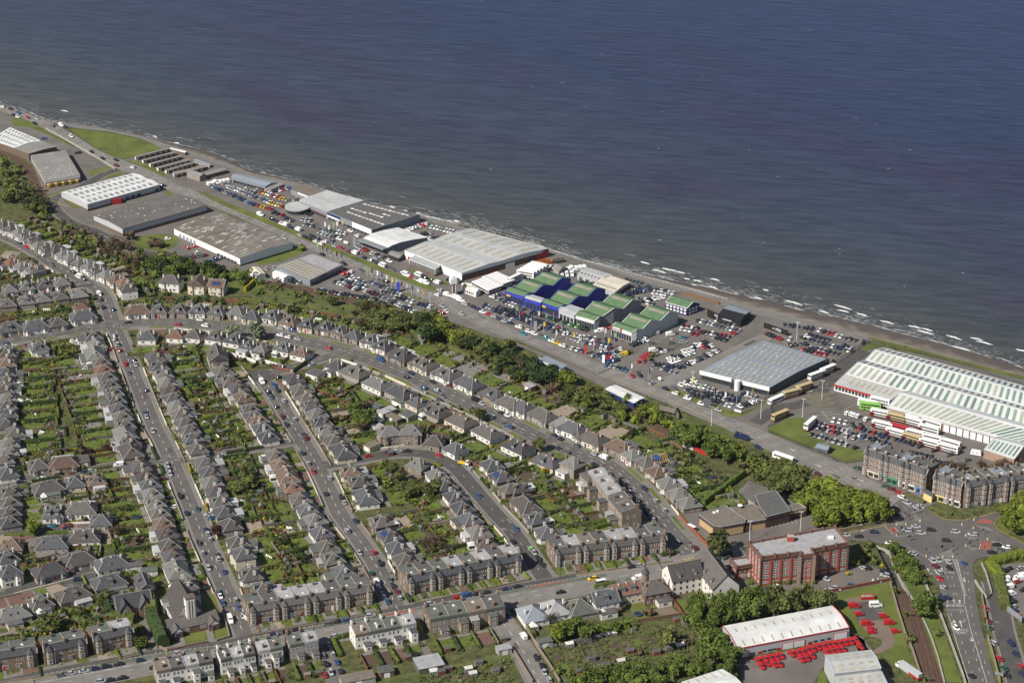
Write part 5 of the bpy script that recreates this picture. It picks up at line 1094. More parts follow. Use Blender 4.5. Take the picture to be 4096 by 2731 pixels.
 if off:
  for i in range(n):
   x=-X+(i+.5)*uw;hh=rnd.choice([2.8,2.8,5.2]);ow=uw*.42;od=rnd.uniform(2.6,4.5);wm2=rearm or wallm;x+=rnd.choice((-1,1))*uw*.2
   mb=MB();mb.box(x-ow/2,x+ow/2,dp,dp+od,0,hh);o_=ob('outshot',mb.mesh('outshot',wm2),t);mb=MB();mb.box(x-ow/2-.15,x+ow/2+.15,dp+.1,dp+od+.15,hh,hh+.2);ob('flat_roof',mb.mesh('flat_roof',rnd.choice([felt_d,felt_g,felt_l,slate])),o_)
   window(o_,x,dp+od,.8,math.pi,1.3,1.4);window(o_,x+ow/2,dp+od*.5,.8,math.pi/2,.9,1.3);window(o_,x-ow/2,dp+od*.5,.8,-math.pi/2,.9,1.3)
   if hh>4:window(o_,x,dp+od,3.3,math.pi,1.1,1.3)
 for i in range(n if rear else 0):
  x0,x1=-X+i*uw,-X+(i+1)*uw;y0=dp+(4.8 if off else 1.2);y1=dp+rear;r2='%s rear plot of the %s'%(ordi(i+1),' '.join(label.split(',')[0].split()[:8]))
  FLAT['slab_path'].append([Q(x0+.5,y0-.8),Q(x1-.5,y0-.8),Q(x1-.5,y0+1),Q(x0+.5,y0+1)]);m_=y0+(y1-y0)*rnd.uniform(.5,.9)
  FLAT[rnd.choice(['lawn','lawn','lawn','garden_paving','vegetable_bed'])].append([Q(x0+1,y0+1),Q(x1-.8,y0+1),Q(x1-.8,m_),Q(x0+1,m_)])
  if rnd.random()<.5:FENCE.append((Q(x1,y0),Q(x1,y1),rnd.choice([wood,woodr,woodg]),1.7,'fence, '+r2))
  else:HEDGE.append((Q(x1,y0),Q(x1,y1),.9,1.8,rnd.choice(['mid','dark','olive']),'hedge, '+r2))
  if rnd.random()<.6:SHED.append((Q(x0+uw*rnd.uniform(.3,.7),y1-2),rz,rnd.choice([wood,woodr,woodg]),r2))
  for k_ in range(int(rear*1.3)):p=Q(rnd.choice((x0,x1))+rnd.gauss(0,.8),rnd.uniform(y0,y1));SHRUBS.append((p.x,p.y,rnd.uniform(.35,1.0),rnd.choice(['mid','dark','olive','fresh','brown'])))
 return t,c,rz,L
GT='two-storey stone terraces along the main road'
terrace('stone_terrace','long stone terrace with silver and green flat roofs, right of the church','L -60,1035 1085,835',13,8,6.4,dstone_w,slate2,[felt_g,felt_d,felt_l,felt_l,felt_l,felt_d,felt_g,felt_d],gardens=9,garden_ref='terrace right of the church',group=GT,rear=8,off=False)
terrace('stone_terrace','stone terrace between the straight street and the crescent foot','L 1395,765 K 95,545',13,8,6.4,dstone_w,slate,[felt_g,felt_d,felt_g,felt_l,felt_g,felt_l,felt_d,felt_l],gardens=8,garden_ref='terrace left of the crescent foot',group=GT,rear=8,off=False)
terrace('stone_terrace','stone terrace nearest the avenue, with pointed bay roofs','H 385,1285 1420,1150',13.5,8,6.4,dstone_w,slate2,[felt_d,felt_l,felt_b,felt_d,felt_l,felt_l,felt_d,felt_g],gardens=9,garden_ref='terrace nearest the avenue',group=GT,rear=8,off=False)
for s,lb,gr_ in(('M -120,1480 355,1405','leftmost stone terrace at the bottom left corner','leftmost bottom terrace'),('M 415,1405 812,1320','middle stone terrace of the three left of the church','middle bottom terrace'),('M 868,1305 1240,1215','stone terrace beside the church hedge with a silver roof patch','terrace beside the church hedge')):
 terrace('stone_terrace',lb,s,10.5,2,6.4,dstone_w,slate,[felt_g,felt_g if 'patch' not in lb else felt_l],gardens=9,garden_ref=gr_,group=GT,rear=17,off=False,trimm=dstone_w)
terrace('rear_terrace','sandstone block seen from behind, with dark flat roof below the main road','L 2215,880 1535,1000',11,4,6.4,dstone_w,slate,[felt_d,felt_b,felt_g,felt_g],rearm=stone_w,group='blocks seen from behind below the main road',rear=17,off=True)
terrace('rear_terrace','white rendered block seen from behind, with patchwork flat roofs','L 1415,1050 860,1160',9,4,6.2,white_w,slate,[felt_l,felt_g,felt_g,felt_b],rearm=white_w,chim=white_w,group='blocks seen from behind below the main road',rear=17,off=True)
terrace('rear_terrace','grey and white house pair left of the narrow parking lane','L 530,1205 270,1252',9,2,6.2,stone_w,slate,[felt_l,felt_g],rearm=grey_w,group='blocks seen from behind below the main road',rear=17,off=True)
terrace('rear_terrace','grey house pair at the bottom edge, second left of the parking lane','L 205,1268 -20,1310',9,2,6.2,stone_w,slate,[felt_g,felt_l],rearm=white_w,group='blocks seen from behind below the main road',rear=17,off=True)
terrace('rear_terrace','long grey roofed terrace at the bottom edge below the church','M 1925,1395 1410,1490',9,4,6.2,stone_w,slate,[felt_d,felt_l,felt_d,felt_b],rearm=white_w,group='blocks seen from behind below the main road',rear=17,off=True)
terrace('rear_terrace','white rendered block at the bottom edge right of the long grey terrace','M 2300,1325 1985,1390',9,3,6.2,white_w,slate,[felt_d,felt_l,felt_d],rearm=white_w,chim=white_w,group='blocks seen from behind below the main road',rear=17,off=True)
terrace('flats_terrace','grey flat-roofed stone row along the avenue with rear outshots','H 1185,905 870,520',9.5,5,7.6,stone_w,slate2,[felt_d,felt_d,felt_l,felt_l,felt_l],rearm=stone_w,rear=16,off=True)
def tenement(label,s,dp,n,h,shops):
 t,c,rz,L=terrace('tenement',label,s,dp,n,h*.85,dstone_w,slate,[roof_bg,felt_d,felt_g],storeys=4,trimm=redstone,frontd=1.9,group='four-storey tenements by the junction')
 X=L/2
 for(u0,u1,mt_) in shops:
  mb=MB();mb.box(-X+L*u0,-X+L*u1,-.25,.05,0,3.2);o=ob('shopfront',mb.mesh('shopfront',mt_),t)
  n_=max(1,int((u1-u0)*L/3));w_=(u1-u0)*L/n_
  for k_ in range(n_):mb=MB();xx=-X+L*u0+k_*w_;mb.box(xx+.3,xx+w_-.3,-.32,-.25,.5,2.4,bottom=True);ob('shop_window',mb.mesh('shop_window',glass),o)
  mb=MB();mb.box(-X+L*u0,-X+L*u1,-.6,-.25,2.7,3.3,bottom=True);ob('shop_sign',mb.mesh('shop_sign',mt_),o)
 return t
shg=mat('green_shop_paint',(.03,.25,.12),.1,1);shb=mat('blue_shop_paint',(.05,.2,.5),.1,1);shy=mat('cream_shop_paint',(.6,.48,.2),.1,1)
tenement('dark stone four-storey tenement with green and red shopfront, left of the pair','I 868,432 1440,628',12,6,13.2,[(.0,.27,cream_w),(.29,.56,shg),(.58,.84,white_w),(.86,.99,shb)])
tenement('four-storey corner tenement with a white shopfront at the junction','I 1500,660 1760,742',13,3,13.2,[(.0,.45,shy),(.47,1,white_w)])
tenement('long four-storey tenement receding to the right edge of the photo','I 1800,745 2500,640',12,7,13.2,[])
l=quadshed('I 1430,600 1505,640 1450,575 1525,610',[(0,3.6),(1,3.6)],3.6);t,o=shed('corner_shop','single-storey yellow shop wedged between the two tenements','shop',l,shy,felt_d)
# ------------------------------------------------------------------ red brick mill
def block(t,o,pl,h,wm,rm,par=1.1,parm=None,name='wall'):
 mb=MB();mb.prism([p-o for p in pl],0,h,0);ob(name,mb.mesh(name,wm),t)
 mb=MB();mb.prism([(p-o)-((p-o)-sum((q-o for q in pl),Vector((0,0)))/len(pl)).normalized()*.5 for p in pl],h+.02,h+.12,0);ob('flat_roof',mb.mesh('flat_roof',rm),t)
 mb=MB();n_=len(pl);cc=sum((q-o for q in pl),Vector((0,0)))/n_
 for i in range(n_):
  a,b_=pl[i]-o,pl[(i+1)%n_]-o;mb.beam((a.x,a.y,h+par/2),(b_.x,b_.y,h+par/2),.6,par);k_=int((b_-a).length/6)
  for j in range(k_):q=a.lerp(b_,j/max(1,k_));mb.box(q.x-.5,q.x+.5,q.y-.5,q.y+.5,h-.3,h+par+.5)
  mb.beam((a.x,a.y,h-.6),(b_.x,b_.y,h-.6),1.0,.3)
 ob('parapet',mb.mesh('parapet',parm or redstone),t)
hh=14.0
mp=[v2(p) for p in Ps('H 2176,1075 2290,1205',hh)]+[v2(p) for p in Ps('I 310,1158 295,1190 425,1178 400,1135 738,1072 612,928',hh)]
o=sum(mp,Vector((0,0)))/len(mp);t=thing('brick_mill','large red brick mill building with flat grey roof and white windows','mill',(o.x,o.y,0))
block(t,o,mp,hh,brick_w,felt_l)
def mill_windows(a,b_,cols,rows=5,arch=True,z0=.8,hh=14.0,wd=1.5):
 L=(b_-a).length;dr=(b_-a).normalized();nr=Vector((dr.y,-dr.x))
 for r_ in range(rows):
  z=z0+r_*(hh-1.2)/rows
  for k_ in range(cols):
   for s_ in(-.13,.13):
    f=(k_+.5)/cols+s_/cols*1.3
    if r_==rows-1 and arch:
     if s_>0:continue
     f=(k_+.5)/cols;win_on(t,a-o,b_-o,f,z,min(3.0,L/cols*.55),1.5,bars=2);continue
    win_on(t,a-o,b_-o,f,z,wd,1.7 if r_ else 1.1,bars=2)
 for k_ in range(cols+1):
  q=a-o+(b_-a)*(k_/cols);mb=MB();d_=dr*.45;mb.prism([q-d_,q+d_,q+d_+nr*.3,q-d_+nr*.3],0,hh-.3);ob('pilaster',mb.mesh('pilaster',brick_w if 0<k_<cols else redstone),t)
mill_windows(mp[0],mp[1],4);mill_windows(mp[1],mp[2],4);mill_windows(mp[3],mp[4],1,wd=1.2);mill_windows(mp[5],mp[6],4)
for a in(mp[3],mp[4]):q=a-o;mb=MB();mb.box(q.x-.7,q.x+.7,q.y-.7,q.y+.7,0,hh);ob('stone_quoin',mb.mesh('stone_quoin',stone_w),t)
q=v2(pt('I 205,1045',hh))-o;mb=MB();mb.box(q.x-1.5,q.x+1.5,q.y-1.2,q.y+1.2,hh,hh+2.6,0,1);ob('roof_hut',mb.mesh('roof_hut',[brick_w,conc]),t)
q=v2(pt('I 575,1025',hh))-o;mb=MB();mb.box(q.x-1.3,q.x+1.3,q.y-.8,q.y+.8,hh,hh+1.2);ob('roof_vent',mb.mesh('roof_vent',frame_m),t)
mp2=[v2(p) for p in Ps('H 2008,1222 2062,1290 2225,1262 2180,1200',6.0)];o2=sum(mp2,Vector((0,0)))/4;t2=t;t=thing('brick_annex','two-storey red brick annex with an arched window, left of the mill','annex',(o2.x,o2.y,0));oo=o;o=o2
block(t,o2,mp2,6.0,brick_w,felt_l,.8);mill_windows(mp2[0],mp2[1],2,2,False,.8,6.0,1.2);win_on(t,mp2[1]-o,mp2[2]-o,.35,2.2,2.4,2.4,bars=2);win_on(t,mp2[1]-o,mp2[2]-o,.8,3.0,1.4,1.6,bars=2);[win_on(t,mp2[1]-o,mp2[2]-o,.2+k_*.16,.6,1.1,1.1,bars=2) for k_ in range(3)];door(t,*(mp2[1]-o+(mp2[2]-mp2[1])*.72),.1,math.atan2((mp2[2]-mp2[1]).y,(mp2[2]-mp2[1]).x),frame_m)
o=oo;t=t2
# ------------------------------------------------------------------ white flats with steep grey roofs
def wing(t,o,a,b_,dp,h,rh,wallm,roofm,cols,rows,base=None,dorm=0,gable_win=True):
 a,b_=v2(a),v2(b_);dr=(b_-a).normalized();L=(b_-a).length;rz=math.atan2(dr.y,dr.x);loc=((a-o).x,(a-o).y,0)
 mb=MB();mb.box(0,L,0,dp,0,h)
 mb.poly([(0,dp,h),(0,dp/2,h+rh),(0,0,h)]);mb.poly([(L,0,h),(L,dp/2,h+rh),(L,dp,h)])
 ob('wall',mb.mesh('wall',wallm),t,loc,rz)
 if base:mb=MB();mb.box(-.06,L+.06,-.06,dp+.06,0,1.4);ob('base_course',mb.mesh('base_course',base),t,loc,rz)
 mb=MB();e=.35;s_=rh/(dp/2)
 mb.poly([(-e,-e,h-e*s_+.1),(L+e,-e,h-e*s_+.1),(L+e,dp/2,h+rh+.1),(-e,dp/2,h+rh+.1)]);mb.poly([(-e,dp/2,h+rh+.1),(L+e,dp/2,h+rh+.1),(L+e,dp+e,h-e*s_+.1),(-e,dp+e,h-e*s_+.1)])
 rf=ob('roof',mb.mesh('roof',roofm),t,loc,rz)
 mb=MB();mb.beam((-e,dp/2,h+rh+.15),(L+e,dp/2,h+rh+.15),.3,.2);ob('ridge',mb.mesh('ridge',stone_w),rf)
 W=lambda x,y,z,ag,w_,h_:ob('window',win_mesh(w_,h_,wood if wallm is white_w else frame_m),t,(loc[0]+math.cos(rz)*x-math.sin(rz)*y,loc[1]+math.sin(rz)*x+math.cos(rz)*y,z),rz+ag)
 for r_ in range(rows):
  z=1.0+r_*h/rows
  for k_ in range(cols):W(L*(k_+.5)/cols-.5,0,z,0,.9,1.4);W(L*(k_+.5)/cols+.7,dp,z,math.pi,.9,1.4)
  for k_ in(.3,.7):W(L,dp*k_,z,math.pi/2,.8,1.2);W(0,dp*k_,z,-math.pi/2,.8,1.2)
 for k_ in range(dorm):
  x=L*(k_+.5)/dorm
  for sg in(0,1):
   y0,y1=(.9,dp*.38) if sg==0 else(dp*.62,dp-.9);mb=MB();z0=h+.6;mb.box(x-.8,x+.8,y0,y1,z0,z0+1.5);yy=y0 if sg==0 else y1
   ap=(x,(y0+y1)/2,z0+2.6);zz=z0+1.5;mb.poly([(x-1,y0-.1,zz),(x+1,y0-.1,zz),ap],1);mb.poly([(x+1,y1+.1,zz),(x-1,y1+.1,zz),ap],1);mb.poly([(x+1,y0-.1,zz),(x+1,y1+.1,zz),ap],1);mb.poly([(x-1,y1+.1,zz),(x-1,y0-.1,zz),ap],1)
   d_=ob('dormer',mb.mesh('dormer',[roofm,roofm]),rf);window(d_,x,yy,z0+.2,0 if sg==0 else math.pi,.9,1.1,bars=2)
 return rf
a=v2(pt('K 1470,790'));b_=v2(pt('K 1700,745'));o=a;t=thing('white_flats','tall white-walled flats with steep grey roofs in an L shape','flats',(o.x,o.y,0))
wing(t,o,a,b_+(b_-a).normalized()*3,11.5,8.4,5.2,white_w,slate2,5,3,stone_w,2)
dn=v2(pt('K 1835,860'));up_=v2(pt('K 1690,660'));wing(t,o,up_+(up_-dn).normalized()*6,dn,12.5,8.4,6.2,white_w,slate2,5,3,stone_w,3)
# ------------------------------------------------------------------ church
a=v2(pt('M 1640,1060'));b_=v2(pt('M 1868,1010'));dr=(b_-a).normalized();W_=(b_-a).length;o=(a+b_)/2;rz=math.atan2(dr.y,dr.x)
t=thing('church','white church with a steep slate roof and slim square tower','church',(o.x,o.y,0),rz)
X=W_/2;Lc=20.0;eh=5.2;rg=13.0
mb=MB();mb.box(-X,X,0,Lc,0,eh);mb.poly([(-X,0,eh),(X,0,eh),(0,0,rg)]);mb.poly([(X,Lc,eh),(-X,Lc,eh),(0,Lc,rg)]);ob('wall',mb.mesh('wall',white_w),t)
mb=MB();mb.poly([(-X-.5,.15,eh-.5),(0,.15,rg+.12),(0,Lc+.3,rg+.12),(-X-.5,Lc+.3,eh-.5)]);mb.poly([(0,.15,rg+.12),(X+.5,.15,eh-.5),(X+.5,Lc+.3,eh-.5),(0,Lc+.3,rg+.12)])
rf=ob('roof',mb.mesh('roof',slate2),t);mb=MB();mb.beam((0,-.3,rg+.2),(0,Lc+.3,rg+.2),.3,.2);[mb.beam((0,-.3,rg+.15),(s_*(X+.5),-.3,eh-.4),.3,.25) for s_ in(-1,1)];ob('ridge',mb.mesh('ridge',bbrick_w),rf)
for s_ in(-1,1):
 mb=MB();mb.box(s_*X-(1.6 if s_<0 else 0),s_*X+(0 if s_<0 else 1.6),2,Lc-5,0,3.4,0,1);A_=ob('aisle',mb.mesh('aisle',[white_w,felt_d]),t)
 for k_ in range(4):window(A_,s_*(X+1.6),3.4+k_*3.2,1.0,s_*math.pi/2,.9,1.8)
 mb=MB();mb.box(s_*(X+1.5)-1.5,s_*(X+1.5)+1.5,Lc-6.5,Lc-2.5,0,5.4,0,1);ob('vestry',mb.mesh('vestry',[white_w,felt_g]),t)
mb=MB();mb.box(-2.1,2.1,-2.2,1.2,0,14.5);T_=ob('tower',mb.mesh('tower',white_w),t)
for s_ in(-1,0,1):mb=MB();mb.box(s_*1.25-.32,s_*1.25+.32,-2.4,-2.2,3.0,13.6,0);ob('tower_fin',mb.mesh('tower_fin',white_w),T_)
for s_ in(-.62,.62):mb=MB();mb.box(s_-.28,s_+.28,-2.28,-2.2,3.6,13.4,0);ob('tower_slit',mb.mesh('tower_slit',redstone),T_)
mb=MB();mb.box(-2.3,2.3,-2.4,1.4,14.5,14.9);mb.box(-1.6,1.6,-1.8,.8,14.9,15.0,1);ob('tower_cap',mb.mesh('tower_cap',[redstone,felt_d]),T_)
nw=11.0;mb=MB();mb.box(-nw,nw,-6.2,.1,0,3.6);nv=ob('narthex',mb.mesh('narthex',white_w),t);mb=MB();mb.poly([(-nw-.3,-6.5,3.5),(nw+.3,-6.5,3.5),(nw+.3,0,5.6),(-nw-.3,0,5.6)]);[mb.poly([(s_*nw,-6.2,3.5),(s_*nw,0.1,5.6),(s_*nw,.1,3.5)]) for s_ in(-1,1)];ob('narthex_roof',mb.mesh('narthex_roof',slate2),nv)
mb=MB();mb.box(-5.8,5.8,-6.35,-6.2,0,3.5);ob('brick_front',mb.mesh('brick_front',redstone),nv)
for s_ in(-1,1):
 for k_ in range(4):window(nv,s_*(2.6+k_*.75),-6.35,1.4,0,.5,1.5,bars=0)
 x=s_*8.0;mb=MB();mb.box(x-2.2,x+2.2,-8.2,-5,0,3.2,1);mb.poly([(x-2.4,-8.3,3.2),(x+2.4,-8.3,3.2),(x,-8.3,5.2)],0);pc=ob('porch',mb.mesh('porch',[white_w,redstone]),nv)
 mb=MB();mb.poly([(x-2.6,-8.5,3.0),(x,-8.5,5.35),(x,-3.4,5.35),(x-2.6,-4.8,3.0)]);mb.poly([(x,-8.5,5.35),(x+2.6,-8.5,3.0),(x+2.6,-4.8,3.0),(x,-3.4,5.35)]);ob('porch_roof',mb.mesh('porch_roof',slate2),pc);door(pc,x,-8.2,.1,0,door_d,1.8,2.6)
window(T_,0,-2.28,.8,0,.8,2.0,bars=0)
for s,s2 in(('M 1620,1130 1680,1120','1710,1225 1650,1240'),('M 1885,1075 1945,1060','1975,1180 1915,1195')):FLAT['slab_path'].append([v2(p) for p in Ps(s+' '+s2)])
def single(name,label,cat,s,w_,d_,rz,style,wm,rm,z=4.4,**k):
 p=pt(s,z);t=house(p.x,p.y,rz,w_,d_,label,None,random.Random(int(p.x)),style,wm,rm,**k);t.name=name;t['category']=cat;return t
mainrz=math.atan2((mr_[-20]-mr_[20]).y,(mr_[-20]-mr_[20]).x)
single('stone_villa','grey stone villa with steep gables between the hedge and close','villa','M 1215,800',15,11,mainrz,'gable',dstone_w,slate,6,ext=True)
p=pt('M 1215,800',6);t=[o_ for o_ in bpy.data.objects if o_.get('category')=='villa'][-1]
for s_ in(-1,1):
 x=s_*4.3;mb=MB();mb.box(x-2.6,x+2.6,-7.2,-3,0,5.4);mb.poly([(x-2.6,-7.2,5.4),(x+2.6,-7.2,5.4),(x,-7.2,9)]);g_=ob('gable_wing',mb.mesh('gable_wing',dstone_w),t)
 mb=MB();mb.poly([(x-2.9,-7.5,5.05),(x,-7.5,9.15),(x,1,9.15),(x-2.9,1,5.05)]);mb.poly([(x,-7.5,9.15),(x+2.9,-7.5,5.05),(x+2.9,1,5.05),(x,1,9.15)]);ob('gable_roof',mb.mesh('gable_roof',slate),g_)
 for z in(1,3.8):window(g_,x,-7.2,z,0,1.3,1.7)
single('stone_cottage','narrow slate-roofed outbuilding behind the stone villa','cottage','M 1325,655',7,11,mainrz,'gable',dstone_w,slate,5)
single('white_bungalow','white bungalow with a flat grey roof panel beside the side street','bungalow','K 190,905',11,12,mainrz+math.pi,'bungalow',white_w,roof_bg,cons=True)
single('white_bungalow','second bungalow from the side street below the main road, silver panel roof','bungalow','K 395,855',10.5,12,mainrz+math.pi,'bungalow',white_w,felt_l)
single('grey_bungalow','third bungalow from the side street below the main road, dark roof','bungalow','K 620,845',12,12,mainrz+math.pi,'bungalow',grey_w,felt_g)
single('cottage','dark-roofed cottage with white conservatory below the main road','cottage','K 840,800',11,10,mainrz+math.pi,'gable',white_w,slate,ext=True,cons=True,dormer=1)
single('red_roofed_house','red-tiled cream house with three dormers below the main road','house','K 1045,720',12.5,9,mainrz+math.pi,'gable',cream_w,tile_r,dormer=2)
single('turret_house','red sandstone house with a slate turret beside the white flats','house','K 1300,680',12,10,mainrz+math.pi,'two',redstone,slate2,6,ext=True)
p=pt('K 1222,690');t=thing('corner_turret','round pale turret with conical slate roof by the white flats','turret',p);mb=MB();mb.cyl(0,0,0,7.5,1.6,1.6,14);ob('drum',mb.mesh('drum',stone_w),t);mb=MB();mb.cyl(0,0,7.5,11,1.9,.05,14);ob('cone_roof',mb.mesh('cone_roof',slate),t)
single('white_villa','modern white house with mono-pitch roofs among the trees','villa','E 1570,215',12,9,-.2,'two',white_w,slate2,6)
single('brown_villa','large brown-tiled house with solar panels beside the tall hedge','villa','E 1820,235',9.5,10,-.2,'gable',cream_w,brown_t,6)
single('brown_villa','brown-tiled wing with a glass porch right of the solar house','villa','E 2000,250',9,8.5,-.2,'gable',cream_w,brown_t,6,solar=True)
single('gable_hall','tall grey gabled hall between the avenue gardens and straight street','hall','E 1995,900',10,14,.25,'gable',grey_w,slate2,6)
# ------------------------------------------------------------------ garden ground, walls, fences, sheds
for nm,mt_,z in(('lawn',lawnA,.03),('garden_paving',redpav,.042),('gravel_drive',gravel,.046),('slab_path',greyp,.05),('vegetable_bed',mat('dug_soil',(.075,.052,.036),.3,.8,.95,detail=7,world=True),.034)):
 if FLAT[nm]:sheet(nm,FLAT[nm],mt_,z,stagger=True)
def short(s,n=16):
 return s if len(s.split())<=n else ' '.join(s.split()[:n])
def wall_thing(a,b_,mt_,h,lb,name='garden_wall',cat='wall',group='low garden walls',th=.3):
 c=(a+b_)/2;d=b_-a;L=d.length
 if L<.5:return
 mb=MB();mb.box(-L/2,L/2,-th/2,th/2,0,h);mb.box(-L/2-.04,L/2+.04,-th/2-.05,th/2+.05,h,h+.1)
 o=ob(name,mb.mesh(name,mt_),None,(c.x,c.y,0),math.atan2(d.y,d.x));tag(o,lb,cat,group);return o
CN={white_w.name:'white',grey_w.name:'grey',stone_w.name:'stone',cream_w.name:'cream',bbrick_w.name:'brick'}
GW.sort(key=lambda g:g[0].y);FENCE.sort(key=lambda g:g[0].y);HEDGE.sort(key=lambda g:g[0].y);SHED.sort(key=lambda g:g[0].y);TREES.sort(key=lambda g:g[1])
for a,b_,mt_,h,ref in GW[:295]:
 nm=CN[mt_.name]
 if ref.startswith('TER'):lb='low wall of the '+ref[3:]
 elif ref.startswith('BACK'):lb=nm+' back wall, '+ref[4:]
 else:lb=nm+' front wall, '+ref
 wall_thing(a,b_,mt_,h,lb)
def fence_thing(a,b_,mt_,h,lb,name='garden_fence',group='timber garden fences'):
 c=(a+b_)/2;d=b_-a;L=d.length
 if L<1:return
 mb=MB();n_=max(1,int(L/1.8))
 for i in range(n_):
  x=-L/2+L*i/n_;mb.box(x,x+.12,-.06,.06,0,h+.12);mb.box(x+.12,x+L/n_,-.025,.025,.08,h+rnd.uniform(-.05,.03))
 o=ob(name,mb.mesh(name,mt_),None,(c.x,c.y,0),math.atan2(d.y,d.x));tag(o,lb,'fence',group);return o
WN={wood.name:'brown',woodr.name:'reddish',woodg.name:'grey'}
for a,b_,mt_,h,lb in FENCE[:295]:fence_thing(a,b_,mt_,h,WN[mt_.name]+' '+lb)
SN=dict(WN);SN[green_g.name]='pale'
for p,rz,mt_,ref in SHED[:295]:
 t=thing('garden_shed','%s garden shed, %s'%(SN[mt_.name],ref),'shed',(p.x,p.y,0),rz,'garden sheds')
 mb=MB();mb.box(-1.3,1.3,-1,1,0,2);mb.poly([(-1.3,1,2),(-1.3,0,2.6),(-1.3,-1,2)]);mb.poly([(1.3,-1,2),(1.3,0,2.6),(1.3,1,2)]);ob('wall',mb.mesh('wall',mt_),t)
 mb=MB();mb.poly([(-1.45,-1.15,1.95),(1.45,-1.15,1.95),(1.45,0,2.7),(-1.45,0,2.7)]);mb.poly([(-1.45,0,2.7),(1.45,0,2.7),(1.45,1.15,1.95),(-1.45,1.15,1.95)]);ob('roof',mb.mesh('roof',rnd.choice([felt_d,felt_g,slate2,woodg])),t)
for i,(s,w_,d_,mt_,lb) in enumerate((('F 545,285',8,7,white_w,'white flat-roofed double garage behind the link road corner'),('F 1085,595',6,7,conc,'concrete garage at the end of the back lane'),('F 1200,630',5,9,grey_w,'dark pitched garage beside the small round lawn'),('F 1270,690',9,4,woodg,'long weathered lean-to shed by the back lane'),('F 1395,665',7,6,conc,'pale roofed workshop next to the round lawn'),('F 1100,720',7,6,grey_w,'grey garage behind the tall stone pair'),('F 1110,770',6,5,conc,'nearer concrete garage behind the tall stone pair'),('F 1065,945',5,7,cream_w,'cream garage beside the tall stone pair'),('G 770,295',5,8,stone_w,'narrow stone garage on the cross street'),('F 1310,545',7,3.5,white_w,'white canvas-roofed shelter in the avenue back gardens'),('C 160,1185',6,4,bbrick_w,'brick garage by the railway trees'),('G 330,1060',7,7,grey_w,'flat-roofed garage in the cul-de-sac'),('G 1225,1265',7,4,white_w,'white lean-to behind the close'),('G 1370,1310',7,4,white_w,'white garage behind the church street'),('L 1585,1370',11,9,felt_g,'large flat garage beside the sandstone block'),('L 930,1510',14,6,conc,'long concrete shed behind the white block'),('L 1190,1440',6,5,wood,'timber shed behind the white block'),('K 295,1175',6.5,4,conc,'grey pitched hut by the side street'),('L 2275,1240',6,4,conc,'pale hut behind the sandstone block'),('E 1740,430',3,6,conc,'greenhouse roofed store behind the avenue curve'))):
 p=pt(s,2.5);rz=near_on(ROADS['avenue']['c'] if s[0] in 'CF' else mr_,p)[2];t=thing('garage',lb,'garage',(p.x,p.y,0),math.atan2(rz.y,rz.x));mb=MB();mb.box(-w_/2,w_/2,-d_/2,d_/2,0,2.6);ob('wall',mb.mesh('wall',mt_),t)
 mb=MB();mb.box(-w_/2-.2,w_/2+.2,-d_/2-.2,d_/2+.2,2.6,2.85);ob('flat_roof',mb.mesh('flat_roof',[felt_d,felt_g,felt_l,felt_b][i%4]),t);door(t,0,-d_/2,.05,0,frame_m,2.3,2.1,'garage_door')
# ------------------------------------------------------------------ foliage
def leaf_cloud(R,n,rx,ry,rz,size,shell=.55,flat=0):
 """n leaf clumps of small faces inside an ellipsoid with an uneven outline"""
 vs=[];fs=[];lobes=[(R.gauss(0,.45),R.gauss(0,.45),R.gauss(0,.4),R.uniform(.4,.7)) for _ in range(9)]
 for i in range(n):
  l=R.choice(lobes);th=R.uniform(0,2*math.pi);cz=R.uniform(-1,1);s_=math.sqrt(1-cz*cz);rr=l[3]*R.uniform(shell,1)
  c=Vector(((l[0]+rr*s_*math.cos(th))*rx*.75,(l[1]+rr*s_*math.sin(th))*ry*.75,(l[2]+rr*cz)*rz*.75))
  a=Vector((R.gauss(0,1),R.gauss(0,1),R.gauss(0,1)+.4)).normalized();u=a.orthogonal().normalized();v=a.cross(u);k_=size*R.uniform(.6,1.4)
  u*=k_;v*=k_*R.uniform(.6,1);b0=len(vs);vs+=[tuple(c-u-v*.4),tuple(c+u*.3-v),tuple(c+u+v*.3),tuple(c-u*.2+v)];fs.append((b0,b0+1,b0+2,b0+3))
 return vs,fs
def core(R,r,n1=6,n2=9,wob=.18):
 vs=[];fs=[]
 for i in range(n1+1):
  ph=math.pi*i/n1
  for j in range(n2):
   th=2*math.pi*j/n2;k_=r*(1+R.uniform(-wob,wob));vs.append((k_*math.sin(ph)*math.cos(th),k_*math.sin(ph)*math.sin(th),k_*math.cos(ph)))
 for i in range(n1):
  for j in range(n2):a=i*n2+j;b_=i*n2+(j+1)%n2;fs.append((a,a+n2,b_+n2,b_))
 return vs,fs
CROWN={}
def crown_mesh(kind,k_):
 key=(kind,k_)
 if key in CROWN:return CROWN[key]
 R=random.Random(hash(kind)%1000+k_*17 if False else sum(map(ord,kind))+k_*17)
 if kind=='conifer':
  vs,fs=[],[]
  for lv in range(13):
   z=-1+2*lv/13;rr=.75*(1-(lv/13.0)**1.3)+.08
   v_,f_=leaf_cloud(R,60,rr*1.25,rr*1.25,.16,.13,.5);b0=len(vs);vs+=[(x,y,zz+z) for x,y,zz in v_];fs+=[tuple(b0+i for i in f) for f in f_]
 else:
  n_=dict(brown=420).get(kind,620);vs,fs=leaf_cloud(R,n_,1,1,1,.1 if kind=='brown' else.125)
  if kind!='brown':
   v_,f_=core(R,.5);b0=len(vs);vs+=v_;fs+=[tuple(b0+i for i in f) for f in f_]
 me=bpy.data.meshes.new('crown');me.from_pydata(vs,[],fs);me.materials.append(LEAF['dark' if kind=='conifer' else kind]);CROWN[key]=me;return me
TRK=[]
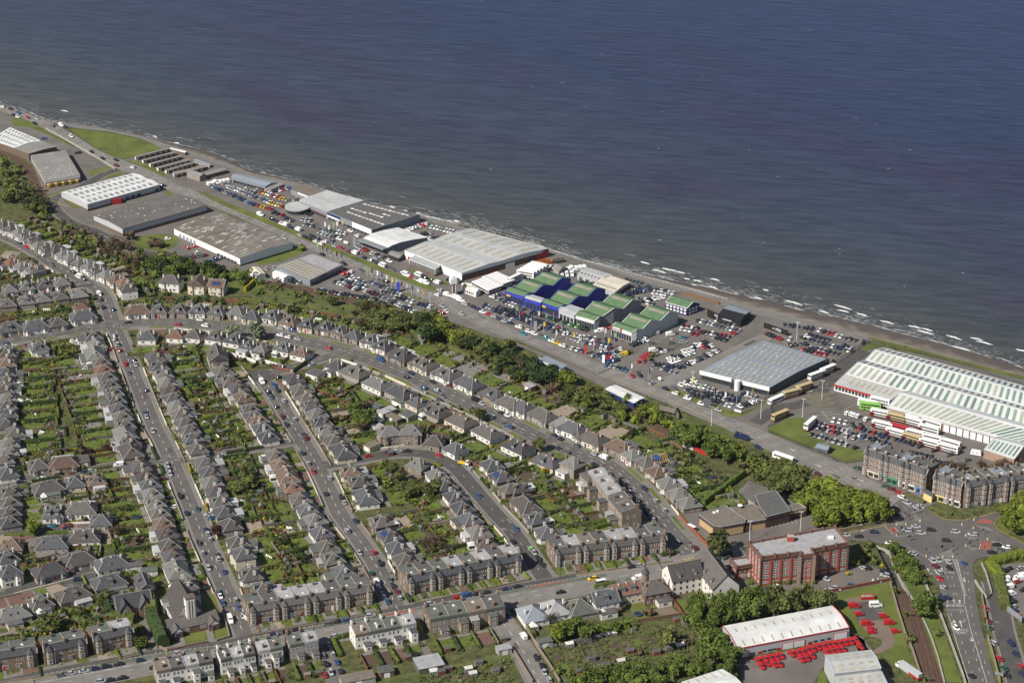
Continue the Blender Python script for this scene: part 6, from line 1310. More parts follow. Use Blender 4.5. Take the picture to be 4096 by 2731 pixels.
for k_ in range(3):
 mb=MB();R=random.Random(k_);mb.cyl(0,0,0,.55,.055,.035,7);
 for j in range(5):a=R.uniform(0,6.28);mb.beam((0,0,.35+.04*j),(.25*math.cos(a),.25*math.sin(a),.62+.05*j),.025)
 TRK.append(mb.mesh('trunk',bark))
ADJ=dict(fresh='bright green',mid='green',olive='olive green',dark='dark green',brown='brown budding',yellow='yellow',purple='copper leaved',pale='pale green',conifer='dark evergreen')
ALLT=[]
def tree(x,y,r,h,kind,place,label=None):
 ALLT.append((x,y,r,h,kind,place,label))
def hedge_thing(a,b_,wd,h,kind,lb,group='garden hedges'):
 c=(a+b_)/2;d=b_-a;L=d.length
 if L<1:return
 R=random.Random(int(a.x*10));vs=[];fs=[]
 nx=max(2,int(L/1.1));ring=[(-.5,0),(-.52,.6),(-.35,1),(.35,1),(.52,.6),(.5,0)]
 for i in range(nx+1):
  x=-L/2+L*i/nx
  for(q,z) in ring:vs.append((x+R.uniform(-.15,.15),q*wd*R.uniform(.85,1.12),z*h*R.uniform(.88,1.08)))
 m_=len(ring)
 for i in range(nx):
  for j in range(m_-1):p=i*m_+j;fs.append((p,p+m_,p+m_+1,p+1))
 fs.append(tuple(range(m_)));fs.append(tuple(range(nx*m_+m_-1,nx*m_-1,-1)))
 for i in range(int(L*9)):
  sd_=R.random();x=R.uniform(-L/2,L/2)
  if sd_<.5:p=Vector((x,R.uniform(-.5,.5)*wd,h*R.uniform(.95,1.06)))
  else:p=Vector((x,(-.53 if sd_<.75 else.53)*wd,R.uniform(.1,.95)*h))
  n_=Vector((R.gauss(0,1),R.gauss(0,1),R.gauss(0,1)+.5)).normalized();u=n_.orthogonal().normalized()*.22;v=n_.cross(u).normalized()*.18;b0=len(vs)
  vs+=[tuple(p-u),tuple(p-v),tuple(p+u),tuple(p+v)];fs.append((b0,b0+1,b0+2,b0+3))
 me=bpy.data.meshes.new('hedge');me.from_pydata(vs,[],fs);me.materials.append(LEAF[kind])
 tag(ob('hedge',me,None,(c.x,c.y,0),math.atan2(d.y,d.x)),lb,'hedge',group)
HN=dict(mid='green',dark='dark green',olive='olive',fresh='bright green',yellow='yellow')
for a,b_,wd,h,kind,ref in HEDGE[:280]:hedge_thing(a,b_,wd,h,kind,HN[kind]+' '+ref)
for s,wd,h,kind,lb in(('M 985,880 1010,960',3,4,'dark','tall dark hedge stub at the left end of the villa hedge'),('M 1020,975 1240,1010',3.5,4,'mid','broad clipped hedge curving in front of the stone villa'),('M 1400,990 1500,1240',5,6,'dark','towering dark hedge between the villa drive and church'),('M 1385,860 1400,980',5,7,'olive','tall olive hedge above the towering church hedge'),
  ('L 700,1170 780,1330',1.6,2,'mid','clipped hedge along the right of the parking lane'),('L 740,1165 870,1135',1.6,2,'mid','clipped hedge before the white rendered block'),('L 1480,1010 1510,1090',1.8,2.2,'yellow','yellow hedge left of the sandstone block'),('K 755,700 970,662',1.6,2.2,'mid','long clipped hedge below the main road bus shelter'),('K 1370,400 1515,372',1.4,1.6,'dark','low corner hedge at the end of the avenue terrace'),('L 1380,770 1420,830',1.5,1.8,'dark','corner hedge left of the crescent terrace'),
  ('E 2250,330 2350,240',1.7,2.8,'yellow','tall golden hedge beside the solar-panelled house'),('H 1750,720 2130,440',2.5,3,'mid','long green hedge along the brown hall car park'),('H 735,900 905,860',2,2,'mid','upper of two dark parallel hedges behind the avenue row'),('H 745,940 905,900',2,2,'mid','lower of two dark parallel hedges behind the avenue row'),('H 275,440 400,395',2.4,3,'yellow','golden hedge behind the avenue two-storey houses'),('K 140,1020 200,1140',2.5,2.2,'olive','thick olive hedge beside the side street wall'),
  ('J 2140,620 2040,480',5,3,'fresh','leafy bank left of the white vans car park'),('J 2180,900 2120,620',5,3.5,'olive','long leafy bank beside the right lane'),('J 2050,480 2330,400',5,3.5,'fresh','leafy bank above the white vans car park'),('I 1260,615 1440,700',2,1.2,'olive','low shrub bed before the corner tenement'),('I 1500,740 1690,810',2,1.0,'olive','low shrub strip on the junction corner pavement')):
 a,b_=Ps(s);hedge_thing(v2(a),v2(b_),wd,h,kind,lb,'large hedges')
def T(place,s,kind,r,h=None):
 for p in Ps(s,(h or r*2.1)*.5):k_=rnd.uniform(.85,1.15);tree(p.x,p.y,r*k_,(h or r*2.1)*k_,kind,place)
T('on the avenue verge','E 2110,690 2360,690','pale',4.6,10);T('on the avenue verge','E 740,700 345,760 150,720','olive',3.4,8);T('on the avenue verge','F 870,145 1065,230 1870,590 1800,570','mid',1.8,5);T('on the avenue verge','F 2050,660','olive',4,9);T('on the avenue verge','H 270,150','olive',4.6,9);T('on the avenue verge','H 180,90 950,500','mid',3.4,7.5);T('on the avenue verge','H 1200,770 1235,520','mid',1.8,4.5)
T('by the tan-roofed hall','H 1890,1095','olive',6.5,12)
T('at the end of the avenue terrace','H 1450,1130','brown',2.6,5)
T('along the railway at the far left','A 20,560 60,640 110,720 170,640 60,760 140,800 200,760 240,850 180,900 110,860 260,900 290,800 330,930 390,1000 300,980 360,1060 60,900','olive',4.5,7)
T('along the railway at the far left','A 230,830 200,880 260,960 400,970 345,920','dark',5,8)
T('above the upper left railway','A 560,1150 620,1180 680,1200 760,1190 700,1240 830,1160 860,1240 900,1300 950,1260 1000,1320 1060,1300 1100,1330 1180,1340 980,1380 1060,1400 1250,1430 1350,1450 1250,1500 1150,1470','brown',4.2,6.5)
T('above the upper left railway','A 640,1160 740,1240 850,1140 1290,1420 1300,1490 1400,1500','mid',4.2,7)
T('beside the warehouses','A 1200,1235 1400,1300 1440,1295 1470,1310','brown',4.5,5.5);T('beside the warehouses','A 850,1150 B 420,700','fresh',2.5,4.5)
T('beside the railway below the estate','E 1400,60 1500,40 1600,30 1680,60 1730,110 1560,130 1430,130 1600,180 1680,100 1850,130 1950,160 2050,170 2150,160 2230,180','mid',4.6,7.5);T('beside the railway below the estate','E 1650,80 1720,60 1780,140 1900,100 2000,110 1480,100','dark',5,8)
T('near the crossroads','E 1115,500 1060,320 1370,420 1520,320 1400,270 1320,230','mid',3.3,6.5);T('near the crossroads','E 860,360 1900,360 1690,360 2250,220','dark',3.2,6);T('near the crossroads','E 1205,690 15,270 180,270 2270,1060','conifer',1.5,6)
T('on the rough railway bank','B 370,1130 460,1165 40,1010 20,1100 190,1060 590,1100 800,1345','mid',2.6,4.5);T('on the rough railway bank','B 690,1190 290,1260 350,1240','olive',4.2,6);T('on the rough railway bank','B 200,1030 900,1290 1170,1230 430,1110','brown',2.6,4)
T('below the used-car lot','B 1000,1240 1080,1290 1130,1340 1180,1290 1260,1320 1310,1370 1390,1340 1450,1400 1380,1420 1490,1360 1100,1410 1050,1360 1230,1420 1540,1350 1620,1330','olive',4.6,7);T('below the used-car lot','B 960,1390 1340,1290 1040,1250','brown',4.2,6.5)
T('below the used-car lot','B 1580,1430 1550,1480','dark',7,12);T('below the used-car lot','B 1760,1480 1830,1540 1900,1520 1700,1400 1640,1480','fresh',5,8)
T('on the railway belt before the filling station','F 1880,10 1960,-20 2060,60 2140,20 2240,90 2320,40 2310,170 2210,170 2330,260 2120,130','olive',4.4,7.5);T('on the railway belt before the filling station','F 2170,90 2260,210 2000,20 2290,120','dark',5.6,10);T('on the railway belt by the filling station','C 60,1080 150,1060 240,1120 290,1080 200,1010 130,960 380,1060 340,1120 480,1100 40,950','dark',5,8.5);T('on the railway belt by the filling station','C 60,1100 470,1120 530,1130 150,980','fresh',4.4,7.5);T('on the railway belt by the filling station','C 370,1150 420,1160 70,980','brown',3.6,8)
T('on the railway belt by the tyre centre','C 540,1230 620,1260 500,1260 700,1220 780,1260 730,1290 850,1290 900,1330 960,1350 1030,1380 980,1420 850,1370 1060,1310 600,1290','olive',4.0,5.2);T('on the railway belt by the tyre centre','C 690,1330','yellow',1.0,1.5);T('on the railway belt by the tyre centre','C 690,1340','fresh',4.2,8);T('on the railway belt by the tyre centre','C 1000,1460 1130,1480 1250,1400 1300,1480 1370,1500 1430,1520 1290,1430 1200,1440 1480,1540 1550,1560','fresh',3.6,5.5)
T('on the railway belt beside the coast road bend','H 1560,80 1540,40 1620,130 1680,90 1860,150 1900,200 1830,220 2020,190 2060,240 1980,260 1760,80 1720,40','mid',4.8,8);T('on the railway belt beside the coast road bend','H 2110,250 2200,280 2270,260 2330,330 2180,400 2260,440 2330,450 2120,330','olive',3.4,5)
T('on the wooded corner by the junction','I 40,400 90,360 150,340 200,400 60,480 150,470 230,460 280,520 190,540 40,550 120,560','olive',4.8,7.5)
T('on the wooded corner by the junction','I 440,520 500,560 560,520 420,580 600,590 680,600 740,640 800,620 850,660 900,650 700,700 620,680 540,650 780,710 880,740 930,690 980,740','fresh',5,8)
T('on the wooded corner by the junction','I 440,690 480,760 560,790 630,740 520,720 700,800 460,840 600,840 740,780 820,800 990,780 1050,730 940,800 1060,790 380,640 340,700 300,640','fresh',5.2,9)
T('on the right-hand traffic island','I 2200,760 2280,720 2340,760 2240,820 2310,850 2340,920 2260,900 2200,850 2330,680','fresh',5,8)
T('along the railway cutting','J 1160,330 1180,440 1230,480 1290,440 1330,500 1270,560 1360,560 1320,600 1240,400 1300,520 1380,620 1200,510','mid',3.6,5.5);T('along the railway cutting','J 1430,880 1400,860 1460,830','mid',5,7.5);T('along the railway cutting','J 1510,915 1260,910 1155,690 1560,1090 1310,1160 1440,1500','olive',2.4,4)
T('in the mill garden','J 940,280 900,330 930,380 980,440 860,420 830,450','olive',2.8,4.5);T('in the mill garden','J 1050,480 730,560','yellow',1.3,1.8);T('in the mill garden','J 340,650 190,640 90,650 420,630 K 2180,640','mid',1.6,2.4)
T('in the tall belt beside the white flats','K 1650,880 1720,840 1700,930 1780,900 1850,950 1900,830 1960,860 2020,820 2080,870 2150,830 2200,800 2260,780 2000,930 2110,930 2220,900 1930,930 2320,850','mid',4.2,12)
T('in the tall belt beside the white flats','J 40,800 110,780 190,800 260,770 340,790 420,800 490,820 560,800 150,850 240,850 60,880 380,760','olive',4.0,11)
T('beside the allotments','K 1680,1000 1750,1060 1820,1110 1870,1160 1790,1170 1900,1230 1950,1300 2000,1390 1860,1290 2030,1280 1780,1240 1980,1460','mid',4.6,9);T('beside the allotments','K 1430,1140','yellow',.8,1);T('beside the allotments','K 1430,1135','olive',6.2,9.5)
T('along the bottom edge by the allotments','K 640,1540 720,1500 800,1520 880,1480 960,1510 1050,1450 1130,1500 1210,1440 1290,1480 1380,1420 1480,1440 1560,1400 1640,1440 1500,1360 1000,1560 1350,1540 1160,1560 1720,1430 1800,1480','mid',3.9,8)
T('below the white bungalows','K 430,1100','fresh',4.6,8.5);T('below the white bungalows','K 620,1030 540,1060 680,1090','mid',4.4,8);T('below the white bungalows','K 350,970 520,900 770,910 1000,860 1260,900 1180,1260 1590,1170','brown',2.8,5);T('below the white bungalows','K 730,1080 820,1040 900,1060 980,1030 1060,1010 430,1440 520,1480','mid',2.6,4)
T('behind the crescent houses','F 960,680 1000,720 930,640','mid',4.4,9);T('behind the crescent houses','F 1010,600 960,560 1060,540 960,770 780,680','brown',3.6,6.5);T('inside the crescent gardens','F 1210,1130 1250,1160 1320,1230 1440,1310 1500,1340 1580,1370 1650,1330 1400,1380','olive',4,7);T('inside the crescent gardens','F 1180,1090','fresh',3,7);T('inside the crescent gardens','L 1640,260 1700,290 1600,340 1650,400 1560,280','brown',3.8,6);T('inside the crescent gardens','L 1150,340','mid',3,5)
T('beside the church','G 310,920','fresh',4.5,8);T('beside the church','G 1980,930','purple',4.2,6.5);T('beside the church','M 440,1030 470,1070','olive',4.6,9);T('beside the church','M 250,990 560,900 620,870 760,1010 200,1080 330,1120 600,1130','olive',2.4,4);T('beside the church','M 1300,1090 1290,1190','mid',3.2,6);T('beside the church','M 1000,700 980,760 930,810 660,880 720,900','olive',3,5)
T('in the gardens left of church street','E 570,820 660,810 560,870 700,850 500,830 620,880 770,830','olive',3.2,5);T('in the gardens left of church street','G 830,190 760,190 980,160','purple',3,6);T('in the gardens left of church street','G 1160,700','conifer',2.4,8);T('in the gardens left of church street','G 1100,950 1250,1010 1060,500 1390,1190','brown',3,5)
T('in the gardens right of church street','E 1810,1160 1760,1120','dark',3.4,7.5);T('in the gardens right of church street','G 2300,500 2150,550 F -80,1200','olive',4.2,7);T('in the gardens right of church street','E 1700,870 1650,830','brown',3.2,5);T('in the gardens right of church street','L 350,350 420,400 260,270','dark',3.2,5.5)
T('by the main road','L 1110,1060 1160,1060 1330,1010','brown',1.8,3)
T('in the long gardens near the coast road','H 1520,260 1620,240 1580,320 1560,390 1740,390 1600,300','olive',3,5);T('in the long gardens near the coast road','H 1520,420 1740,640 1960,470 1640,490','dark',2.4,4)
T('at the depot annex','D 1620,1530 1700,1500 1780,1530 1960,1500 2050,1540 2150,1500 2250,1530 2330,1480','brown',3.8,5);T('at the depot annex','D 2080,1540','fresh',3,5)
T('on the car park islands','C 1030,890 1080,880 1290,910 1275,945','olive',1.8,2);
for x,y,r,h,kind,place in TREES:tree(x,y,r,h,kind,place)
byk={}
ALLT.sort(key=lambda t:-t[2]/t[1]);ALLT_I=ALLT[:298];REST=ALLT[298:]
for t_ in sorted(ALLT_I,key=lambda t:t[0]):
 x,y,r,h,kind,place,lb=t_;byk.setdefault((kind,place),[]).append(t_)
for(kind,place),L_ in byk.items():
 for i,(x,y,r,h,_,_,lb) in enumerate(L_):
  if place.startswith('G '):lb='%s garden tree, %s'%(ADJ[kind],place[2:])
  elif len(L_)==1:lb='%s tree %s'%(ADJ[kind],place)
  else:lb='%s tree %s, %s from the left'%(ADJ[kind],place,ordi(i+1))
  t=thing('conifer_tree' if kind=='conifer' else 'broadleaf_tree',lb,'tree',(x,y,0),rnd.uniform(0,6.28),'trees '+(place if not place.startswith('G ') else 'in the back gardens'))
  tk=ob('trunk',TRK[i%3],t);tk.scale=(h*.9,h*.9,h)
  rzv=h*.42 if kind!='conifer' else h*.5
  ob('crown',crown_mesh(kind,i%3),t,(0,0,h-rzv if kind!='conifer' else h*.52),rnd.uniform(0,3),(r*rnd.uniform(.82,1.2),r*rnd.uniform(.82,1.2),rzv*rnd.uniform(.85,1.15)))
def merged(name,items,kind='stuff'):
 """items: (verts, faces, material) joined into one mesh with numpy"""
 vs=[];fs=[];mi=[];ms=[];off=0
 for v,f,m_ in items:
  if m_ not in ms:ms.append(m_)
  vs.append(v);fs.append(f+off);mi.append(np.full(len(f),ms.index(m_)));off+=len(v)
 V=np.concatenate(vs).astype(np.float32);Fc=np.concatenate(fs).astype(np.int32);me=bpy.data.meshes.new(name)
 me.vertices.add(len(V));me.vertices.foreach_set('co',V.ravel());me.loops.add(Fc.size);me.loops.foreach_set('vertex_index',Fc.ravel())
 me.polygons.add(len(Fc));me.polygons.foreach_set('loop_start',np.arange(0,Fc.size,4,dtype=np.int32));me.polygons.foreach_set('loop_total',np.full(len(Fc),4,dtype=np.int32))
 me.polygons.foreach_set('material_index',np.concatenate(mi).astype(np.int32))
 for m_ in ms:me.materials.append(m_)
 me.update(calc_edges=True);me.validate()
 return tag(ob(name,me),kind=kind)
SP=[]
for k_ in range(5):
 R=random.Random(50+k_);v,f=leaf_cloud(R,64,1.05,1.05,.95,.22,.6);v2_,f2=core(R,.52,4,6,.35);v,f=v+v2_,f+[tuple(len(v)+i for i in q) for q in f2];SP.append((np.array(v),np.array(f)))
def scatter(poly,n,kinds,r0,r1,seed):
 R=random.Random(seed);pl=[v2(p) for p in Ps(poly)];xs_=[p.x for p in pl];ys_=[p.y for p in pl];c=0
 while c<n:
  p=(R.uniform(min(xs_),max(xs_)),R.uniform(min(ys_),max(ys_)));c+=1
  if inside(p,pl):SHRUBS.append((p[0],p[1],R.uniform(r0,r1),R.choice(kinds)))
scatter('A 0,500 120,600 240,700 300,850 440,980 640,1090 850,1180 1150,1320 1350,1440 1250,1500 900,1320 600,1220 350,1080 150,950 0,900',420,['olive','brown','mid','dark'],.8,2.2,1)
scatter('B 960,1210 1200,1270 1500,1340 1800,1460 1950,1568 1700,1560 1350,1480 1100,1450',260,['fresh','mid','olive','mid','brown'],1.6,3.2,21)
scatter('F 1800,-60 2000,-40 2200,20 2351,80 2351,340 2220,290 2050,130 1880,60',170,['fresh','mid','olive','mid'],1.5,3.2,31)
scatter('C 0,960 180,1000 330,1060 560,1160 700,1270 860,1345 1100,1440 1300,1480 1560,1600 1450,1610 1150,1520 800,1360 500,1250 250,1160 0,1100',330,['fresh','mid','olive','fresh','dark'],1.5,3.0,22)
scatter('H 1480,20 1750,60 2000,180 2351,400 2351,470 2150,330 1900,240 1650,140',230,['fresh','mid','olive','mid'],1.4,2.8,23)
scatter('A 0,520 120,640 220,760 300,880 420,1010 640,1140 900,1260 1200,1390 1350,1470 1150,1480 800,1310 500,1180 300,1060 100,900 0,800',300,['mid','olive','mid','fresh','brown'],1.6,3.4,24)
scatter('E 1280,20 1600,10 1900,100 2200,170 2250,260 1950,200 1650,160 1400,140',140,['mid','dark','olive','fresh'],1.6,3.2,25)
scatter('B 0,1010 300,1040 600,1110 1100,1250 1500,1340 1900,1500 1900,1568 1200,1480 800,1380 400,1270 80,1190 0,1180',260,['olive','mid','brown','mid'],.6,1.6,2)
scatter('C 0,950 200,930 560,1120 860,1240 1100,1360 1300,1400 1600,1568 1100,1500 700,1350 300,1200 0,1060',420,['olive','mid','fresh','dark'],.8,2,3)
scatter('H 1450,0 1750,20 2100,180 2351,330 2351,480 2100,330 1750,200',420,['olive','mid','fresh','dark','yellow','mid'],.7,1.8,4)
scatter('I 0,300 300,360 480,480 620,540 880,580 1040,680 1110,740 1100,820 800,880 480,900 400,800 320,680 100,590 0,560',400,['fresh','mid','olive'],.9,2.2,5)
scatter('J 1130,340 1280,400 1400,600 1380,640 1230,620 1150,460',90,['mid','olive'],.7,1.5,6)
scatter('K 300,1200 700,1130 1150,1040 1650,1060 1880,1380 1500,1400 900,1470 450,1500 350,1380',620,['mid','olive','brown','dark','pale','fresh'],.3,.8,7)
scatter('K 340,1150 700,1080 1130,1000 1150,1050 700,1130 330,1200',120,['mid','dark','fresh'],.8,1.8,8)
scatter('L 1500,1500 2351,1330 2351,1568 1500,1568',380,['mid','olive','brown','pale','fresh'],.3,.9,9)
scatter('J 2040,470 2351,400 2351,430 2150,480 2150,600 2230,900 2170,930 2100,760',130,['fresh','olive','mid'],.8,1.7,10)
scatter('M 0,1010 560,850 900,780 960,900 850,1150 380,1260 0,1300',220,['olive','mid','yellow'],.6,1.5,11)
for x,y,r,h,kind,place,lb in REST:SHRUBS.append((x,y,r,kind if kind!='conifer' else 'dark'))
R=random.Random(77)
for h in HOUSES:
 for k_ in range(15):p=to_w(h['x'],h['y'],h['rz'],R.uniform(-9,9),h['d']/2+R.uniform(1,h['gd']+4));SHRUBS.append((p.x,p.y,R.uniform(.25,.75),R.choice(['mid','olive','dark','brown','fresh'])))
RP=np.array([tuple(p) for R_ in ROADS.values() for p in resample(R_['c'],2.5)]);RW=np.array([R_['w']/2 for R_ in ROADS.values() for p in resample(R_['c'],2.5)])
items=[];rs_=np.random.RandomState(4)
HB=[(h['x'],h['y'],h['rz'],h['w']/2+.2,h['d']/2+.2) for h in HOUSES];HX=np.array([(a,b_) for a,b_,*_ in HB])
for x,y,r,kind in SHRUBS:
 d2=((HX-np.array((x,y)))**2).sum(1);skip=False
 for i in np.nonzero(d2<150)[0]:
  a,b_,rz,hw,hd=HB[i];c,s_=math.cos(-rz),math.sin(-rz);lx,ly=c*(x-a)-s_*(y-b_),s_*(x-a)+c*(y-b_)
  if abs(lx)<hw+r*.6 and abs(ly)<hd+r*.6:skip=True;break
 if skip or(((RP-np.array((x,y)))**2).sum(1)<(RW+r*.6)**2).any():continue
 v,f=SP[rs_.randint(5)];a=rs_.rand()*6.28;c,s_=math.cos(a),math.sin(a);k_=np.array([[c,-s_,0],[s_,c,0],[0,0,1]])
 items.append(((v@k_.T)*np.array([r,r,r*rs_.uniform(.7,1.15)])+np.array([x,y,r*.55]),f,LEAF[kind]))
merged('shrubs',items)
# ------------------------------------------------------------------ vehicles
def car_shape(kind):
 """half-profile sections -> body mesh data, glass, wheels"""
 P_=dict(hatch=(4.0,.86,1.47,(-1.95,-1.55,.25,1.05),.92),saloon=(4.5,.88,1.43,(-1.55,-.95,.3,1.15),.9),estate=(4.6,.9,1.5,(-2.2,-1.85,.3,1.1),.93),suv=(4.5,.93,1.72,(-2.1,-1.8,.35,1.15),1.02))[kind]
 L,hw,ht,(g0,g1,g2,g3),bz=P_;l=L/2;b=MB()
 sec=[(-l,.82*hw,.38,bz-.25),(-l+.12,.95*hw,.25,bz-.06),(-l+.9,hw,.2,bz),(.3,hw,.2,bz),(l-1.0,.98*hw,.2,bz-.04),(l-.25,.9*hw,.25,bz-.2),(l,.75*hw,.36,bz-.34)]
 R_=[[(x,-w_,a),(x,-w_,(a+z)*.62),(x,-w_*.9,z),(x,w_*.9,z),(x,w_,(a+z)*.62),(x,w_,a)] for x,w_,a,z in sec]
 for p,q in zip(R_,R_[1:]):
  for i in range(5):b.poly([p[i],q[i],q[i+1],p[i+1]])
 b.poly(R_[0][::-1]);b.poly(R_[-1])
 b.poly([(g1,-hw*.68,ht),(g2,-hw*.68,ht),(g2,hw*.68,ht),(g1,hw*.68,ht)])
 for s_ in(-1,1):b.beam(((g1+g2)/2,s_*hw*.68,ht),((g1+g2)/2,s_*hw*.86,bz),.1,.06)
 g=MB();g.frus(g0,g3,-hw*.88,hw*.88,bz-.03,g1,g2,-hw*.7,hw*.7,ht-.01,0)
 wv=MB()
 n=8;
 for k in range(n):
  a0,a1=2*math.pi*k/n,2*math.pi*(k+1)/n;r=.32;p0=(r*math.cos(a0),r*math.sin(a0));p1=(r*math.cos(a1),r*math.sin(a1))
  wv.poly([(p0[0],-.1,p0[1]),(p0[0],.1,p0[1]),(p1[0],.1,p1[1]),(p1[0],-.1,p1[1])])
 for s_ in(-.1,.1):wv.poly([(.32*math.cos(2*math.pi*k/n),s_,.32*math.sin(2*math.pi*k/n)) for k in range(n)])
 return b,g,wv,L,hw
CSH={k:car_shape(k) for k in('hatch','saloon','estate','suv')}
CME={}
def car_me(kind,part,m_):
 key=(kind,part,m_.name)
 if key not in CME:CME[key]=CSH[kind][{'body':0,'window_glass':1,'wheel':2}[part]].mesh(part,m_)
 return CME[key]
LAMPM=mat('lamp_glass',(.6,.58,.52),.05,1,.2);TAILM=mat('tail_lamp',(.3,.02,.02),.05,1,.3)
_lm={}
def lamp_me(front):
 if front not in _lm:
  mb=MB();mb.box(-.05,.05,-.17,.17,-.07,.07,bottom=True);_lm[front]=mb.mesh('headlight' if front else 'tail_light',LAMPM if front else TAILM)
 return _lm[front]
def car(x,y,rz,kind,col,lb,group):
 t=thing('parked_car' if 'park' in lb or 'lot' in lb else 'car',lb,'car',(x,y,.1),rz,group);L,hw=CSH[kind][3],CSH[kind][4]
 ob('body',car_me(kind,'body',CARM[col]),t);ob('window_glass',car_me(kind,'window_glass',glass),t)
 for sx in(-.31,.31):
  for sy in(-1,1):ob('wheel',car_me(kind,'wheel',rubber),t,(sx*L,sy*(hw-.08),.32))
 for sy in(-1,1):ob('headlight',lamp_me(True),t,(L/2-.1,sy*hw*.62,.62));ob('tail_light',lamp_me(False),t,(-L/2+.02,sy*hw*.62,.68))
 return t
CARS=[]
CN_={'w':'white','s':'silver','g':'grey','k':'black','n':'navy','b':'blue','r':'red','m':'maroon','e':'green','t':'teal','y':'yellow','l':'lime','o':'orange'}
CR_=random.Random(99)
KW=['hatch','hatch','saloon','estate','suv']
def pick(wt):return CN_[CR_.choice(wt)]
MIXC='wwsssssgggkkkknnnnbrme'
VANS=[]
def near_heading(p):
 best=None
 for k_,R_ in ROADS.items():
  d,f,t_=near_on(R_['c'],p)
  if d-R_['w']/2<14 and(best is None or d-R_['w']/2<best[0]):best=(d-R_['w']/2,math.atan2(t_.y,t_.x),R_['phrase'])
 d,f,t_=near_on(coast_mid,p)
 if d-7<14 and(best is None or d-7<best[0]):best=(d-7,math.atan2(t_.y,t_.x),'on the coast road')
 return best
def cars_at(s,place=None,head=None,cols=MIXC,flip=.5):
 P_=Ps(s,.6);ex=Ps.extra
 for p,e in zip(P_,ex):
  f=e[0] if e else '';b=near_heading(p);hd=head if head is not None else(b[1] if b else 0);pl=place or(b[2] if b else 'on the yard')
  if CR_.random()<flip:hd+=math.pi
  c=CN_[f[0]] if f and f[0] in CN_ else pick(cols)
  if 'V' in f:VANS.append((p.x,p.y,hd,c,'van',pl))
  elif 'M' in f:VANS.append((p.x,p.y,hd,c,'minibus',pl))
  else:CARS.append((p.x,p.y,hd+CR_.uniform(-.04,.04),CR_.choice(KW),c,pl))
BAYS=[]
def lot(s,n,place,cols=MIXC,ang=None,van=False,miss=.0):
 a,b_=Ps(s,.6)[:2];d=(b_-a);hd=math.atan2(d.y,d.x)+math.pi/2 if ang is None else ang
 n=max(1,min(n,int(d.length/2.35)+1))
 for i in range(n):
  if CR_.random()<miss:continue
  p=a+d*(i/max(1,n-1));c=pick(cols);q=hd+CR_.choice((0,math.pi))+CR_.uniform(-.05,.05)
  if van:VANS.append((p.x,p.y,q,c,'van',place))
  else:CARS.append((p.x,p.y,q,CR_.choice(KW),c,place))
 for i in range(n+1):
  p=a+d*((i-.5)/max(1,n-1));u=Vector((math.cos(hd),math.sin(hd)));BAYS.append((v2(p)-u*2.4,v2(p)+u*2.4))
cars_at('E 1048,728,s 1052,760,s 1077,808,s 1098,866,r 1228,953,n 1245,995,s 1150,993,r 1182,1073,g 1340,1230,n 1330,1437,b 1347,1472,s G 1403,37,s 1535,350,s 1550,388,s 1562,430,s 1655,637,k 1815,755,e 1712,790,n 1890,940,n 1908,975,s 1930,1028,s 1827,1067,k 1862,1153,s 1985,1165,g 2005,1208,s 1915,1293,s 2057,1327,b 2005,1510,g 2023,1550,w M 2047,835,b 2165,800,s 2195,873,b 2228,955,s')
cars_at('M 2115,990,wM',head=near_heading(pt('M 2115,990'))[1],flip=0)
cars_at('M 1640,1290,s 1292,1357,n 1090,1393,k 982,1415,k 880,1435,n 770,1457,s 658,1475,s 565,1493,g 1420,1422,k 1120,1518,k 1017,1537,k 930,1550,s 2095,1337,n 2205,1313,e 1960,1360,k 1845,1382,k 2318,1210,k L 175,1120,n 282,1098,k 380,1080,k 652,1025,g 748,1005,k 838,990,b 1053,945,s 1605,838,s 1850,788,r 1940,765,bV 2040,750,k 2127,735,k 2305,700,n 1965,822,y 1490,990,b 1600,968,s 1695,950,g 1795,925,k 355,1215,s 465,1193,s 730,1135,s 200,1262,n',flip=.2)
cars_at('F 30,340,k 55,370,wV 217,325,k 168,400,b 200,448,k 105,455,n 120,485,k 137,513,g 255,540,s 183,597,n 240,690,m 355,710,s 280,765,k 437,850,n 460,887,m 423,1022,e 480,1115,s 525,1195,r 678,1250,s 638,1395,n 785,1433,k 810,1475,s L 915,80,n 837,167,s 950,372,s 1083,365,r 1145,470,k 1060,558,e 1230,622,g 1263,678,k 1297,732,m 1322,782,s 1113,655,wV 1147,715,s 1173,770,w 1207,815,b')
cars_at('F 1033,1048,r 868,1080,n 1220,1015,n 1297,1008,s 1385,1003,k 1680,1040,r 1970,1165,s 2050,1418,b H 40,935,b 50,1122,s 168,1115,l 203,1152,s 247,1215,k 280,1262,k 5,1050,k')
cars_at('E 1838,583,w 1885,637,w 1632,630,r 1175,610,k 50,805,b B 227,1445,s 337,1467,b 380,1477,t 223,1507,w 293,1525,w 383,1543,s F 668,57,r 1147,167,bV 510,213,s 1425,287,n 1385,325,k 1625,368,k 1540,425,b 1660,442,s 1545,473,s 1713,498,g 1690,540,k 2020,540,kV 2073,568,s 2255,652,k 2308,675,w 2140,693,sV 2275,755,g 2335,780,b 1780,405,m 1995,465,k H 382,75,n 440,107,k 590,170,g 497,232,g 430,200,k 757,248,s 840,278,wV 765,352,k 975,500,g 1083,607,s 1120,655,k 1150,690,s 1217,567,n 1320,677,s 1400,762,s 1225,765,k 1260,810,n 1295,845,s 1335,910,k 1680,1105,m 1760,1165,g 1975,1157,k 1150,1390,wV 740,1392,y 1095,1283,k 1180,1268,s 55,1463,k 445,1515,k')
cars_at('E 475,80,g 673,147,k 725,190,wM 770,215,g 920,400,g 945,470,k 1040,490,n 910,355,wV A 180,1310,k 248,1350,r 317,1385,k 397,1425,n G 187,505,n 380,473,w 655,435,m 770,413,n 845,403,s 1085,350,wV 2035,265,s')
